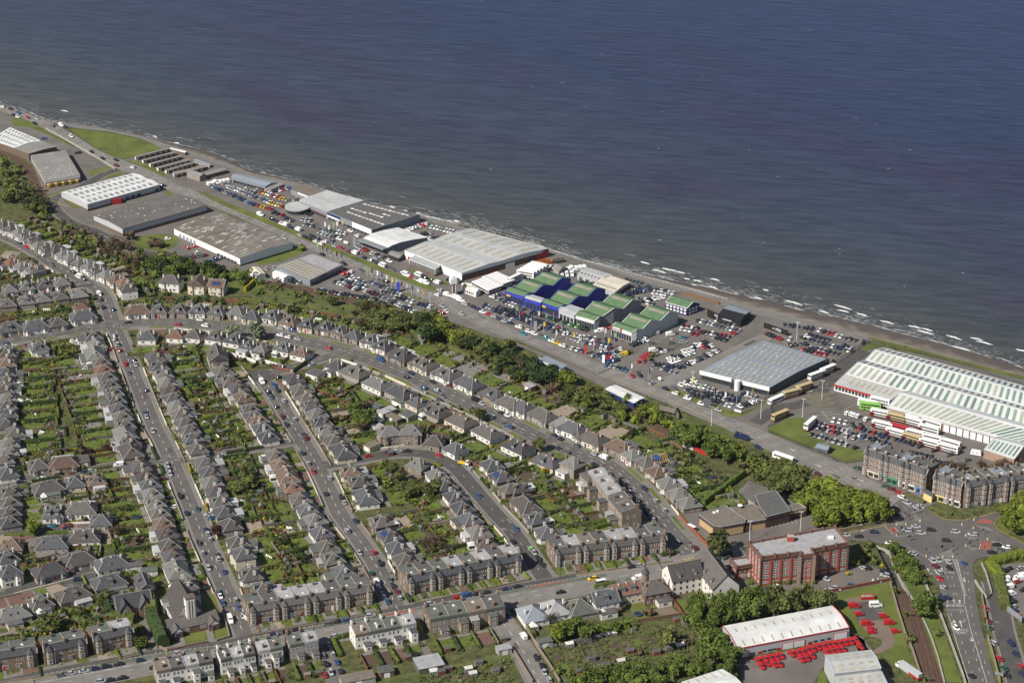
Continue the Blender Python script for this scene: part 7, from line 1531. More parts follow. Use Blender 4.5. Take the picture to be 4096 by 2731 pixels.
cars_at('G 478,908,t 613,905,r 615,930,n 718,1400,n 590,1335,s 325,1395,k 830,1255,k 920,1350,k','in the left closes',.2)
cars_at('E 1012,860,r 1385,1090,r 1478,1322,k 672,780,w G 1500,475,m 1590,735,w 1920,800,s 1945,835,b 1890,1480,k 1545,650,k','on a drive by church street',near_on(mr_,pt('G 1500,500'))[2].angle(Vector((1,0)))*0+.3)
cars_at('A 25,62,w 97,82,k 170,118,b 215,117,n 127,140,k 163,155,w 255,162,r 343,170,s 318,215,k 487,238,k 600,248,n 655,333,w 843,478,k 942,537,k 1065,550,k 1070,602,m 1217,618,w 565,235,wV B 260,613,s 610,767,k 805,850,k 1190,1015,k 1715,1240,s 1890,1312,s 965,915,g C 100,710,t 1410,1215,k 1490,1213,g 1290,1165,s H 2262,187,n I 460,440,m','on the coast road',None,MIXC,.2)
cars_at('A 715,485,k 402,355,b 1540,1272,w 1500,787,k 1795,1345,r','on the industrial estate',.2)
cars_at('L 670,1210,s 690,1255,k 707,1297,s 618,1310,g 742,1372,b 580,1225,g 640,1390,k 775,1455,n 688,1470,s 630,1490,r 705,1500,s','in the narrow parking lane',near_on(ROADS['second']['c'],pt('L 1300,900'))[2].angle(Vector((1,0)))*-1,flip=.5)
cars_at('L 2325,945,b K 105,1138,wV 225,1337,k 272,1403,k 297,1468,s 342,1533,s','in the side street below the main road')
cars_at('I 715,990,s 830,1005,k 980,965,n 1020,985,r 1280,948,s 1360,912,s 1405,972,s 1500,945,k 1725,962,s 1880,985,s 1640,1042,k 1115,1065,w','crossing the big junction',-.15)
cars_at('I 1330,1160,s 1180,795,k 1280,695,s 1300,680,k 1360,735,s 1400,725,s 1225,640,w','queuing at the junction',-.75)
cars_at('I 1200,600,r 1130,568,m 1075,545,e 820,375,e','parked before the tenements',-.55)
cars_at('I 2095,1080,k 2190,1102,w 2125,1127,g 2300,1130,k 2060,1152,k 2315,1175,w','queuing on the right arm of the junction',-.2)
cars_at('I 1515,1228,s 1565,1222,s 1660,1237,s 1535,1275,m 1670,1297,k 1565,1333,s 1795,1250,b 1580,1390,r 1610,1470,s J 1600,790,n 1645,780,n 1730,1060,w 1870,1500,k','on the wide road below the junction',-1.15)
cars_at('J 2000,885,r 2025,1000,m 2030,1055,e 2068,1195,s 2235,1205,n 2275,1300,n 2130,1340,r 2170,1430,e 2200,1500,k 2325,1410,r 2340,1480,n','parked in the right-hand lane',-1.2)
cars_at('J 2210,520,k 2240,500,k 2160,545,k 2320,510,s 2240,825,n 2250,870,s 2260,910,n 2285,940,r 2295,635,r 2340,710,k','in the walled right car park',.5)
cars_at('J 2170,620,wV 2190,650,wV 2205,690,wV 2230,750,wV 2310,590,wV 2300,615,wV','in the walled right car park',.3)
cars_at('J 870,510,s 915,505,k 535,610,s','beside the mill wall',-.9);cars_at('J 1060,535,k 1075,577,s 1000,625,s 940,640,k 770,670,b 820,663,b 630,700,s 555,712,s 80,680,w 15,705,k','in the mill car park',-.35)
POST='J 810,1175 850,1232 757,1188 710,1198 658,1207 603,1213 553,1218 510,1232 458,1238 412,1257 360,1265 322,1285 275,1292 217,1300 120,1318 75,1330 22,1338 690,1258 640,1265 593,1275 545,1285 403,1315 357,1340 310,1350 105,1392 57,1397 K 2265,1365 2320,1350 2295,1415 2345,1385'
for p in Ps(POST,.8):VANS.append((p.x,p.y,-1.05+CR_.uniform(-.06,.06),'red','small','outside the white curved-roof depot'))
for p,k_ in zip(Ps('J 840,930 1065,950 950,1068 955,1095 1175,1088',.8),range(9)):VANS.append((p.x,p.y,.15,'red','small','in the red and grey bay car park'))
for s,c,k_ in(('J 795,858','red','van'),('J 990,850','white','minibus'),('J 910,1018','red','van'),('J 1115,1010','red','van')):p=pt(s,.8);VANS.append((p.x,p.y,.1,c,k_,'in the red and grey bay car park'))
lot('A 1715,1357 1790,1335',4,'before the lichened warehouse','rrr');lot('A 1740,1445 1890,1420',6,'before the lichened warehouse','wkgm');lot('A 1890,1492 2015,1450',7,'before the lichened warehouse','kkgb');lot('A 1820,1350 1840,1345',1,'before the lichened warehouse','w');lot('A 1810,1412 1830,1410',1,'before the lichened warehouse','w')
W_='in the furthest showroom lot'
lot('A 1970,800 2340,965',18,W_,'kknnsbg');lot('A 2110,800 2351,895',13,W_,'sswgs');lot('A 2060,770 2340,850',10,W_,'wssg');lot('A 1915,775 2090,742',8,W_,'w',van=True);lot('B 0,180 290,268',14,W_,'rywswr');lot('B 0,235 120,288',9,W_,'sswg');lot('B 110,290 250,330',10,W_,'wywrw');lot('B 0,312 140,355',11,W_,'rrrry');lot('B 215,180 310,160',7,W_,'rwsb');lot('B 215,230 390,275',10,W_,'mrws')
W_='before the showrooms by the verge'
lot('B 165,385 240,408',4,W_,'rkb');lot('B 400,372 500,402',6,W_,'gkk');lot('B 270,428 330,462',4,W_,'ggk');lot('B 430,448 495,458',3,W_,'s');lot('B 590,565 690,600',7,W_,'sswe');lot('B 620,545 820,575',10,W_,'swsge');lot('B 600,590 770,602',8,W_,'nssk');lot('B 445,495 540,510',4,W_,'sgk');lot('B 930,690 1015,735',7,W_,'rskg');lot('B 1070,755 1175,792',6,W_,'gswk')
cars_at('B 40,405,wV 150,445,k 195,465,n 235,485,w 265,495,wV 320,520,n 345,528,n 385,540,wV 405,590,s 450,605,k 515,600,k 560,620,k 500,627,k 545,648,w 595,668,w 635,650,w 690,670,g 720,687,s 780,705,r 810,720,r 850,740,m 905,755,wV 950,748,s 1000,800,k 1050,820,s 1095,800,s 1120,850,k 1160,870,wM 1215,885,k 1255,905,g 1290,920,r 1330,937,g 1380,958,wM 1430,980,r 1470,997,s 1510,1015,wV 1560,1030,wV 1490,957,wM 1550,982,k 1610,1008,k 1660,1027,wV 1690,1095,s 1665,1137,w 865,550,w 930,597,w 700,640,n 765,625,w 1225,828,w','in the service lane above the grass verge',math.atan2((coast_mid[60]-coast_mid[40]).y,(coast_mid[60]-coast_mid[40]).x))
W_='behind the dark-roofed showroom';lot('B 1400,540 1560,488',13,W_,'wwrrksw');lot('B 1620,517 1835,572',11,W_,'wwwsr');lot('B 1530,582 1600,570',3,W_,'sk');lot('B 1600,630 1670,615',4,W_,'wwk');lot('B 1770,992 1875,1020',5,W_,'kn');lot('B 1440,550 1470,545',2,W_,'w')
W_='in the used-car lot south of the coast road'
lot('B 795,945 950,905',5,W_,'wwrb');lot('B 845,975 995,1022',7,W_,'swgk');lot('B 1010,1000 1270,1105',11,W_,'kgsnb');lot('B 1060,1045 1220,1095',7,W_,'sswg');lot('B 790,1005 1000,1065',8,W_,'kbsw');lot('B 735,1020 940,1092',9,W_,'kbwsr');lot('B 985,1088 1140,1150',7,W_,'kgwm');lot('B 565,1092 1090,1180',22,W_,'kkgnsm');lot('B 1175,1165 1450,1290',12,W_,'kwsg');lot('B 1290,1160 1440,1195',5,W_,'swk');lot('B 1360,1190 1600,1245',9,W_,'swgnk');lot('B 1430,1228 1510,1250',3,W_,'w');lot('B 1150,1110 1330,1140',6,W_,'wskg');lot('B 1640,1315 1745,1290',5,W_,'rwyo');lot('B 1150,1215 1190,1240',2,W_,'k');lot('B 300,1005 395,1030',5,'beside the ribbed lean-to store','sgk');lot('B 95,903 165,895',4,'beside the ribbed lean-to store','skb')
W_='in the long lot before the blue showrooms'
lot('C -60,420 105,492',9,W_,'swgk');lot('C 185,518 420,592',11,W_,'kknge');lot('C -120,470 400,648',34,W_,'kkngswkrn');lot('C -150,500 330,665',32,W_,'nksgbmkn');lot('B 2100,1240 2351,1320',14,W_,'kswns');lot('B 2060,1250 2351,1365',16,W_,'swkng');lot('B 2240,1180 2351,1215',6,W_,'rwsk')
cars_at('C 65,650,w 105,667,w 155,690,w 210,712,w 262,732,g 315,750,t 365,777,w 412,797,y 465,820,w B 1920,1220,s 1960,1230,k 2000,1250,k 2040,1270,n 2085,1295,w 2135,1315,r 2185,1335,s 2240,1360,n 2285,1380,s 2330,1395,n 1880,1190,wV 1820,1160,wV 1760,1142,wV 1860,1175,wV 2170,1155,w 2205,1140,g 2245,1130,g','in the roadside line before the blue showrooms',-.55)
W_='in the lot before the grey and white showrooms'
lot('C 340,680 700,752',15,W_,'kkgsw');lot('C 395,655 790,770',17,W_,'gkwsnr');lot('C 530,742 630,780',6,W_,'wws');lot('C 555,845 655,870',4,W_,'wnb');lot('C 680,795 890,812',9,W_,'wrsbn');lot('C 775,832 905,842',6,W_,'rmw');lot('C 815,872 1000,850',8,W_,'sswk');lot('C 735,912 965,880',9,W_,'kgsn');lot('C 825,942 985,910',6,W_,'ssbr');lot('C 885,972 965,945',4,W_,'bk');lot('C 875,1000 1060,1045',8,W_,'knbs');lot('C 1105,1100 1175,1090',4,W_,'wkr');lot('C 450,590 690,680',10,W_,'kgel');lot('C 870,770 940,760',4,W_,'kgw');lot('C 1100,815 1230,770',5,W_,'kwws');lot('C 620,800 700,790',4,W_,'brs')
W_='in the lot behind the green-roofed showrooms'
lot('C 1050,375 1150,385',5,W_,'kgs');lot('C 1065,345 1310,300',13,W_,'kngb');lot('C 1130,300 1300,280',8,W_,'kgn');lot('C 1300,300 1480,340',10,W_,'wwkr');lot('C 1300,335 1410,350',7,W_,'w');lot('C 1190,410 1425,370',13,W_,'wgkw');lot('C 1205,425 1295,440',5,W_,'wkg');lot('C 1050,213 1180,250',6,W_,'rkg');lot('C 455,175 550,170',6,W_,'w',van=True);lot('C 515,125 660,105',8,W_,'w',van=True);lot('C 310,120 360,105',3,W_,'rw');lot('C 640,235 720,255',3,W_,'k');lot('C 820,415 850,408',2,W_,'or')
W_='in the black showroom lot'
lot('C 1710,590 2085,692',18,W_,'kgskws');lot('C 1735,622 2055,712',16,W_,'wskgsr');lot('C 1725,690 1990,742',14,W_,'rkgsw');lot('C 1720,705 1965,772',13,W_,'mkgsw');lot('C 1570,640 1745,670',10,W_,'rwk');lot('C 1560,665 1720,702',10,W_,'wwwr');lot('C 1880,590 2045,632',9,W_,'swkg');lot('C 1590,690 1700,720',6,W_,'rmg')
W_='in the open car park beside the access lane'
lot('C 1655,832 1785,790',8,W_,'wkkw');lot('C 1580,872 1830,820',13,W_,'wwkrw');lot('C 1445,942 1660,885',10,W_,'kwwk');lot('C 1465,972 1690,890',12,W_,'w');lot('C 1615,992 1895,862',15,W_,'wkgk');lot('C 1530,1022 1610,1008',5,W_,'kn');lot('C 1310,990 1470,1018',7,W_,'knk');lot('C 1350,1022 1505,1068',6,W_,'nws');lot('C 1200,935 1255,895',4,W_,'r');lot('C 1160,966 1212,966',2,W_,'r')
cars_at('C 1455,720,wV 1490,710,g 1570,747,t 1680,742,w 1575,790,s 1455,800,g 1395,877,w 1440,857,g 1300,867,wV 1340,852,k 1290,802,g 1320,790,k 1310,712,sV 860,665,r 800,690,wV 1020,905,yV','in the open car park beside the access lane',.3)
W_='in the front lot of the large grey showroom'
lot('C 1550,1182 1675,1140',5,W_,'wk');lot('C 1650,1172 1850,1225',8,W_,'wws');lot('C 1630,1190 2085,1302',15,W_,'kwgks');lot('C 1600,1222 2070,1335',16,W_,'kgnsk');lot('C 1640,1262 2010,1375',13,W_,'kkgw');lot('C 2060,1390 2240,1330',9,W_,'wskr');lot('C 2120,1262 2240,1290',5,W_,'ks')
cars_at('C 1500,1257,w 1612,1303,w 1735,1353,w 1895,1410,s','displayed on the grass by the coast road',-.6)
W_='in the seaward car park'
lot('D 150,225 405,262',10,W_,'kwkg');lot('D 235,220 330,245',5,W_,'kn');lot('D 430,268 600,312',7,W_,'wkgr');lot('D 630,325 800,370',8,W_,'wkg');lot('D 820,382 875,390',3,W_,'gk');lot('D 320,345 400,318',4,W_,'wk');lot('D 350,352 780,475',18,W_,'kngw');lot('D 365,345 770,440',17,W_,'knsw');lot('D 440,335 560,365',6,W_,'kn');lot('D 205,410 345,400',6,W_,'kg');lot('D 325,450 530,502',9,W_,'wkr');lot('D 395,432 640,498',11,W_,'kgs');lot('D 0,310 120,360',7,W_,'rmk');lot('D 120,345 200,360',4,W_,'wk');lot('D 540,555 600,560',2,W_,'k')
W_='in the bus depot staff car park'
for s in('D 730,1035','D 770,1042','D 797,1052','D 830,1062','D 905,1090'):p=pt(s,.8);VANS.append((p.x,p.y,.85,'white','small',W_))
lot('D 600,1105 765,1135',6,W_,'wgsw');lot('D 635,1125 755,1147',5,W_,'kt');lot('D 475,1135 690,1192',9,W_,'sgrk');lot('D 465,1175 645,1222',7,W_,'rskn');lot('D 400,1230 570,1280',6,W_,'ksg');lot('D 795,1162 860,1152',3,W_,'k');lot('D 840,1180 1100,1262',10,W_,'gkrsn');lot('D 725,1210 845,1242',5,W_,'gs');lot('D 720,1247 790,1262',3,W_,'sg');lot('D 875,1255 1110,1322',9,W_,'gkkb');lot('D 1095,1250 1335,1322',10,W_,'kkmn');lot('D 610,1297 720,1327',4,W_,'ksg');lot('I 1310,230 1500,275',6,W_,'skgn',miss=.2);lot('I 1490,312 1715,338',9,W_,'mskgn',miss=.2)
cars_at('D 805,1353,k 1400,1340,k 1530,1380,k I 1825,305,g 1665,255,g 1560,293,g',W_,.5)
mk2=[]
for a,b_ in BAYS:t_=(b_-a).normalized();nn=Vector((-t_.y,t_.x))*.06;mk2.append([a+nn,a-nn,b_-nn,b_+nn])
for s0,s1,n in(('H 1880,745 2150,530','H 1945,765 2175,550',12),('I -30,885 250,845','I 0,930 265,890',7),('C 1190,850 1420,720','C 1210,880 1440,745',9),('C 1290,990 1500,1060','C 1370,965 1570,1040',9),('J 770,885 840,1000','J 840,880 910,990',5),('J 970,880 1060,985','J 1030,870 1130,1000',5),('I 1340,270 1880,420','I 1385,225 1900,370',16),('B 170,375 350,470','B 240,340 450,440',10),('A 800,590 950,680','A 860,570 990,650',8),('B 640,1060 760,1095','B 690,1030 800,1070',6)):
 a=Ps(s0);b_=Ps(s1)
 for i in range(n+1):
  p=v2(a[0].lerp(a[1],i/n));q=v2(b_[0].lerp(b_[1],i/n));t_=(q-p).normalized();nn=Vector((-t_.y,t_.x))*.09;mk2.append([p+nn,p-nn,q-nn,q+nn])
sheet('bay_lines',mk2,white_p,.276)
keep=[];grid={}
for c in CARS:
 g_=(int(c[0]//3),int(c[1]//3))
 if any((c[0]-q[0])**2+(c[1]-q[1])**2<4.2 or((c[0]-q[0])**2+(c[1]-q[1])**2<12 and abs((q[0]-c[0])*math.cos(c[2])+(q[1]-c[1])*math.sin(c[2]))>1.6) for a in(-1,0,1) for b_ in(-1,0,1) for q in grid.get((g_[0]+a,g_[1]+b_),())):continue
 grid.setdefault(g_,[]).append(c);keep.append(c)
CARS=keep
CARS.sort(key=lambda c:(c[0]**2+c[1]**2));IND=CARS[:296];RESTC=CARS[296:]
TYPE=dict(hatch='hatchback',saloon='saloon',estate='estate',suv='off-roader')
gr_={}
for c in IND:gr_.setdefault((c[4],c[5]),[]).append(c)
for(col,place),L_ in gr_.items():
 L_.sort(key=lambda c:c[1]/c[0] if False else-c[1]);one=len(L_)==1
 horiz=max(c[0] for c in L_)-min(c[0] for c in L_)>(max(c[1] for c in L_)-min(c[1] for c in L_))*.8
 if horiz:L_.sort(key=lambda c:c[0]/c[1])
 for i,(x,y,rz,kind,_,_) in enumerate(L_):
  lb='%s %s %s'%(col,TYPE[kind],place) if one else '%s %s, %s %s one from the %s %s'%(col,TYPE[kind],ordi(i+1),col,'left' if horiz else 'top',place)
  car(x,y,rz,kind,col,lb,'cars '+place)
items=[]
def base_arrays():
 out={}
 for k_,(b,g,wv,L,hw) in CSH.items():
  def quads(mb):return np.array(mb.v),np.array([(f if len(f)==4 else(f+(f[-1],))[:4]) for f in mb.f if len(f) in(3,4)]+[q for f in mb.f if len(f)==6 for q in((f[0],f[1],f[2],f[3]),(f[0],f[3],f[4],f[5]))])
  out[k_]=(quads(b),quads(g))
 return out
BA=base_arrays()
for x,y,rz,kind,col,_ in RESTC:
 c,s_=math.cos(rz),math.sin(rz);M_=np.array([[c,s_,0],[-s_,c,0],[0,0,1]])
 for(v,f),m_ in zip(BA[kind],(CARM[col],glass)):items.append((v@M_+np.array([x,y,.1]),f,m_))
merged('parked_cars',items)
def van_parts(size):
 L,w_,h=dict(van=(5.2,.98,2.2),minibus=(5.8,1.0,2.5),small=(4.1,.86,1.82))[size];l=L/2;b=MB();nose=1.0 if size!='small' else 1.1
 sec=[(-l,.93*w_,.3,h-.12),(-l+.15,w_,.25,h),(l-nose-.7,w_,.25,h),(l-nose,w_*.95,.25,h*.55+.1),(l-.15,w_*.92,.28,h*.45),(l,.8*w_,.38,h*.36)]
 R_=[[(x,-q,a),(x,-q,(a+z)*.55),(x,-q*.9,z),(x,q*.9,z),(x,q,(a+z)*.55),(x,q,a)] for x,q,a,z in sec]
 for p,q in zip(R_,R_[1:]):
  for i in range(5):b.poly([p[i],q[i],q[i+1],p[i+1]])
 b.poly(R_[0][::-1]);b.poly(R_[-1])
 g=MB();x0,x1=l-nose-.66,l-nose-.04;z0,z1=h*.97,h*.55+.14
 g.poly([(x0+.03,-w_*.84,z0),(x1,-w_*.82,z1),(x1,w_*.82,z1),(x0+.03,w_*.84,z0)])
 for s_ in(-1,1):
  n=4 if size=='minibus' else 1
  for k_ in range(n):xx=x0-.1-k_*1.0;g.box(xx-.85,xx,s_*w_*.99-.02 if s_>0 else-w_*1.0-.0,s_*w_*1.0+.02 if s_>0 else-w_*.99+.0,h*.56,h*.84,bottom=True)
 return b,g,L,w_
VSH={k:van_parts(k) for k in('van','minibus','small')}
VANS.sort(key=lambda c:(c[0]**2+c[1]**2));gr_={}
for c in VANS:gr_.setdefault((c[3],c[4],c[5]),[]).append(c)
for(col,size,place),L_ in gr_.items():
 L_.sort(key=lambda c:c[0]/c[1]);nm=dict(van='panel van',minibus='minibus',small='small van')[size]
 for i,(x,y,rz,_,_,_) in enumerate(L_):
  lb='%s %s %s'%(col,nm,place) if len(L_)==1 else '%s %s, %s from the left %s'%(col,nm,ordi(i+1),place)
  t=thing('minibus' if size=='minibus' else 'van',lb,'van',(x,y,.1),rz,nm+'s '+place)
  for pn_,mm_,idx in(('body',CARM[col],0),('window_glass',glass,1)):
   key=(size,pn_,mm_.name)
   if key not in CME:CME[key]=VSH[size][idx].mesh(pn_,mm_)
   ob(pn_,CME[key],t)
  for sx in(-.31,.31):
   for sy in(-1,1):ob('wheel',car_me('hatch','wheel',rubber),t,(sx*VSH[size][2],sy*(VSH[size][3]-.08),.32))
  if size=='small':
   if 'rear_door' not in CME:mb=MB();mb.box(-.02,.02,-.5,.5,.0,.75);CME['rear_door']=mb.mesh('rear_window',glass)
   ob('rear_window',CME['rear_door'],t,(-2.05,0,.95))
maroon=mat('maroon_bus_paint',(.11,.012,.02),.08,1,.35);buswhite=mat('white_bus_paint',(.7,.69,.66),.04,1,.35);gold=mat('cream_bus_paint',(.42,.33,.18),.06,1,.4)
def bus(s,s2,lb,scheme='white',deck=2,group='buses at the bus garage'):
 """s, s2: ground marks under the two ends"""
 a,b_=Ps(s+' '+s2);c=(a+b_)/2;d=(b_-a).to_2d().normalized();L=11.0 if deck==2 else 11.8;l=L/2;h=4.2 if deck==2 else 3.2;w_=1.26
 t=thing('double_decker_bus' if deck==2 else 'single_deck_bus',lb,'bus',(c.x,c.y,.1),math.atan2(d.y,d.x),group)
 up,lo=dict(white=(buswhite,maroon),plain=(buswhite,buswhite),cream=(gold,maroon),red=(CARM['red'],CARM['red']),green=(mat('lime_bus_paint',(.2,.42,.08),.1,1,.4),mat('lime_bus_paint',(.2,.42,.08),.1,1,.4)))[scheme]
 mb=MB();zz=.9;mb.box(-l,l,-w_,w_,.3,zz,1);mb.frus(-l,l,-w_,w_,zz,-l+.05,l-.12,-w_+.02,w_-.02,h-.25,0);mb.frus(-l+.05,l-.12,-w_+.02,w_-.02,h-.25,-l+.35,l-.45,-w_+.3,w_-.3,h,0,0)
 ob('body',mb.mesh('body',[up,lo]),t)
 if scheme in('white','cream'):mb=MB();mb.box(-l-.01,-l+2.2,-w_-.012,w_+.012,.3,h*.62,0,bottom=True);ob('rear_panel',mb.mesh('rear_panel',maroon),t)
 for(z0,z1) in(((1.25,2.05),(2.85,3.6)) if deck==2 else((1.5,2.4),)):
  mb=MB()
  for s_ in(-1,1):
   for k_ in range(7):x0=-l+.9+k_*(L-1.6)/7;y=s_*(w_+.01);mb.poly([(x0,y,z0),(x0+(L-1.6)/7-.1,y,z0),(x0+(L-1.6)/7-.1,y-s_*.015,z1),(x0,y-s_*.015,z1)])
  mb.poly([(l-.005,-w_+.12,z0-.1),(l-.005,w_-.12,z0-.1),(l-.06,w_-.12,z1+.1),(l-.06,-w_+.12,z1+.1)]);mb.poly([(-l-.02,-w_+.25,z0),(-l-.02,w_-.25,z0),(-l-.02,w_-.25,z1),(-l-.02,-w_+.25,z1)])
  ob('window_band',mb.mesh('window_band',glass),t)
 for sx in(-l+2.6,l-2.4):
  for sy in(-1,1):o=ob('wheel',car_me('hatch','wheel',rubber),t,(sx,sy*(w_-.06),.48));o.scale=(1.5,1.3,1.5)
 mb=MB();mb.box(-l+1.0,-l+2.2,-.6,.6,h-.02,h+.12);ob('roof_hatch',mb.mesh('roof_hatch',up),t)
B2=[('D 500,705','390,745','white double-decker waiting behind the grey showroom, nearer of two','white'),('D 590,655','505,690','white double-decker waiting behind the grey showroom, further of two','white'),
 ('D 275,875','160,905','cream and maroon double-decker leaving the depot, front of the pair','cream'),('D 375,820','285,850','cream and maroon double-decker leaving the depot, rear of the pair','cream'),('D 165,1070','55,1115','cream and maroon double-decker alone on the brown paving','cream'),
 ('D 425,1135','350,1200','white double-decker parked alone on the green lawn edge','white'),('D 945,945','1110,985','white bus against the red fascia office','plain'),('D 840,965','1000,1000','white-fronted bus behind the green bus','plain'),('D 870,1000','1005,1015','lime green and yellow double-decker by the office corner','green'),
 ('D 962,1060','1110,1090','white double-decker, left end of the row by the garage wall','white'),('D 1112,1095','1262,1132','cream and maroon double-decker in the row by the garage wall','cream'),('D 1255,1130','1400,1170','white double-decker right of the cream bus','white'),('D 1395,1200','1555,1240','white and maroon double-decker, right end of the wall row','white'),('D 1150,1060','1300,1095','white double-decker close under the garage eaves, left','plain'),('D 1285,1115','1420,1140','white double-decker close under the garage eaves, middle','plain'),('D 1430,1150','1580,1195','white double-decker close under the garage eaves, right','plain'),
 ('D 975,1165','1125,1200','white double-decker, left end of the back line in the yard','white'),('D 1135,1195','1280,1235','bright red bus in the middle of the yard lines','red'),('D 1285,1245','1435,1285','white double-decker right of the red bus','plain'),('D 1440,1290','1590,1325','white double-decker, second from the right of the back line','plain'),('D 1595,1330','1750,1375','white double-decker, right end of the back line','plain'),
 ('D 1105,1235','1250,1275','white double-decker, left end of the front line in the yard','white'),('D 1255,1280','1400,1325','cream and maroon double-decker in the front line','cream'),('D 1410,1330','1560,1370','white double-decker right of the cream one in the front line','white'),('D 1570,1375','1730,1415','white double-decker, right end of the front line','white')]
for s,s2,lb,sch in B2:bus(s,s2,lb,sch)
bus('D 20,960','145,905','white single-deck bus at the depot approach','plain',1);bus('I 70,280','215,330','white coach on the coast road by the wooded corner','plain',1)
ii=0
for r_ in range(2):
 for k_ in range(6 if r_==0 else 6):
  ii+=1;x,y=(2010+k_*26,1052+k_*14) if r_==0 else(2105+k_*28,1008+k_*13)
  bus('B %d,%d'%(x+105,y+2-30),'%d,%d'%(x,y+10),'white bus in the %s rank of six beside the tyre hut, %s from the left'%('nearer' if r_==0 else 'further',ordi(k_+1)),'white',1,'buses beside the tyre hut')
for k_ in range(5):bus('C %d,%d'%(185+k_*30,205-k_*17),'%d,%d'%(70+k_*31,185-k_*18),'white double-decker in the slanting row above the green roofs, %s from the left'%ordi(k_+1),'plain',2,'buses above the green roofs')
bus('C 75,215','-20,260','white double-decker beside the bright blue wall','plain',2,'buses above the green roofs')
def boxvehicle(name,lb,cat,s,rz,cabm,boxm,L=6.5,h=2.6,parts=()):
 p=pt(s);t=thing(name,lb,cat,(p.x,p.y,.05),rz);mb=MB();mb.box(L/2-1.8,L/2,-1.05,1.05,.5,2.0);mb.frus(L/2-1.8,L/2-.1,-1.05,1.05,2.0,L/2-1.7,L/2-.6,-.95,.95,2.6,1,0);ob('cab',mb.mesh('cab',[cabm,glass]),t)
 mb=MB();mb.box(-L/2,L/2-1.95,-1.15,1.15,.8,h);ob('load_body',mb.mesh('load_body',boxm),t)
 for sx in(-L*.3,L*.32):
  for sy in(-1,1):o=ob('wheel',car_me('hatch','wheel',rubber),t,(sx,sy*1.0,.45));o.scale=(1.4,1.6,1.4)
 return t
boxvehicle('recovery_truck','white flatbed truck with a yellow bed on the crescent bend','truck','F 1910,1130',-.5,CARM['white'],CARM['yellow'],6,1.1)
t=boxvehicle('crane_truck','dark blue crane lorry with a folded boom on the coast road','truck','H 2110,110',2.6,CARM['navy'],CARM['navy'],8,1.6);mb=MB();mb.beam((-4,0,2.4),(3.6,0,3.2),.6,.6);[mb.beam((-4+i,0,2.2),(-3.5+i,0,2.9),.2) for i in range(8)];ob('boom',mb.mesh('boom',CARM['navy']),t)
t=boxvehicle('lorry','white lorry cab with a long grey and red trailer beside the grey workshop','truck','J 1290,1480',2.15,CARM['white'],lgrey_m,14,3.6)
mb=MB();mb.box(-7.05,-1,-1.18,1.18,.8,1.9);ob('red_side',mb.mesh('red_side',CARM['red']),t)
p=pt('D 1910,1420');t=thing('caravan','white caravan parked alone on the bus yard edge','caravan',p,-.4);mb=MB();mb.frus(-2.8,2.8,-1.1,1.1,.4,-2.4,2.2,-1.0,1.0,2.5,0,0);ob('body',mb.mesh('body',CARM['white']),t);[window(t,x,-1.08,1.2,0,1,.7) for x in(-1.3,.6)]
p=pt('J 912,790');t=thing('skip','red open skip full of rubble on the bay car park corner','skip',p,.12);mb=MB();mb.frus(-3,3,-1.2,1.2,.1,-3.2,3.2,-1.3,1.3,1.6);ob('body',mb.mesh('body',CARM['red']),t);mb=MB();mb.frus(-3,3,-1.2,1.2,1.2,-1.5,1.5,-.5,.5,1.75,0,0);ob('rubble',mb.mesh('rubble',gravel),t)
for i,(s,m_) in enumerate((('C 215,85','orange'),('C 285,65','orange'),('C 320,70','orange'),('C 430,60','green'))):
 p=pt(s);t=thing('waste_container','%s open waste container by the sea path, %s from the left'%(m_,ordi(i+1)),'container',p,.45,'waste containers by the sea path');mb=MB();mb.frus(-3,3,-1.3,1.3,.1,-3.2,3.2,-1.35,1.35,2);ob('body',mb.mesh('body',CARM[m_]),t);mb=MB();mb.poly([(-3,-1.2,1.5),(3,-1.2,1.5),(3,1.2,1.5),(-3,1.2,1.5)]);ob('load',mb.mesh('load',wood),t)
# ------------------------------------------------------------------ lamp posts, signals, flags, railings, boards
PT=[]
def lamp(p,rz,lb,h=9.0,group='street lamps',mt_=steel):
 t=thing('street_lamp',lb,'lamp post',(p[0],p[1],0),rz,group);mb=MB();mb.cyl(0,0,0,h,.11,.07,6);mb.beam((0,0,h),(1.4,0,h+.25),.1);ob('post',mb.mesh('post',mt_),t);mb=MB();mb.box(1.2,1.9,-.15,.15,h+.18,h+.32,bottom=True);ob('lamp_head',mb.mesh('lamp_head',mt_),t)
def lamps_along(key,every,off_,ph,pts=None,name='lamp post'):
 c=resample(pts or ROADS[key]['c'],2.0);k_=0;out=[]
 for i in range(6,len(c)-4,int(every/2)):
  t_=(c[i+1]-c[i-1]).normalized();nn=Vector((-t_.y,t_.x));s_=1 if k_%2 else-1;out.append((c[i]+nn*off_*s_,math.atan2(-nn.y*s_,-nn.x*s_)));k_+=1
 for i,(p,a) in enumerate(out):lamp(p,a,'slim grey lamp post, %s from the %s %s'%(ordi(i+1),'top' if key in('church','second','upper') else 'left',ph),group='lamp posts '+ph)
lamps_along('church',36,4.4,'along the long church street');lamps_along('second',36,4.6,'along the straight street');lamps_along('main',34,9.2,'on the terrace-lined main road');lamps_along('avenue',34,8.6,'on the wide curving avenue');lamps_along('coast',44,10.5,'along the coast road',[v2(p) for p in coast_mid]);lamps_along('upper',40,5,'on the upper left road')
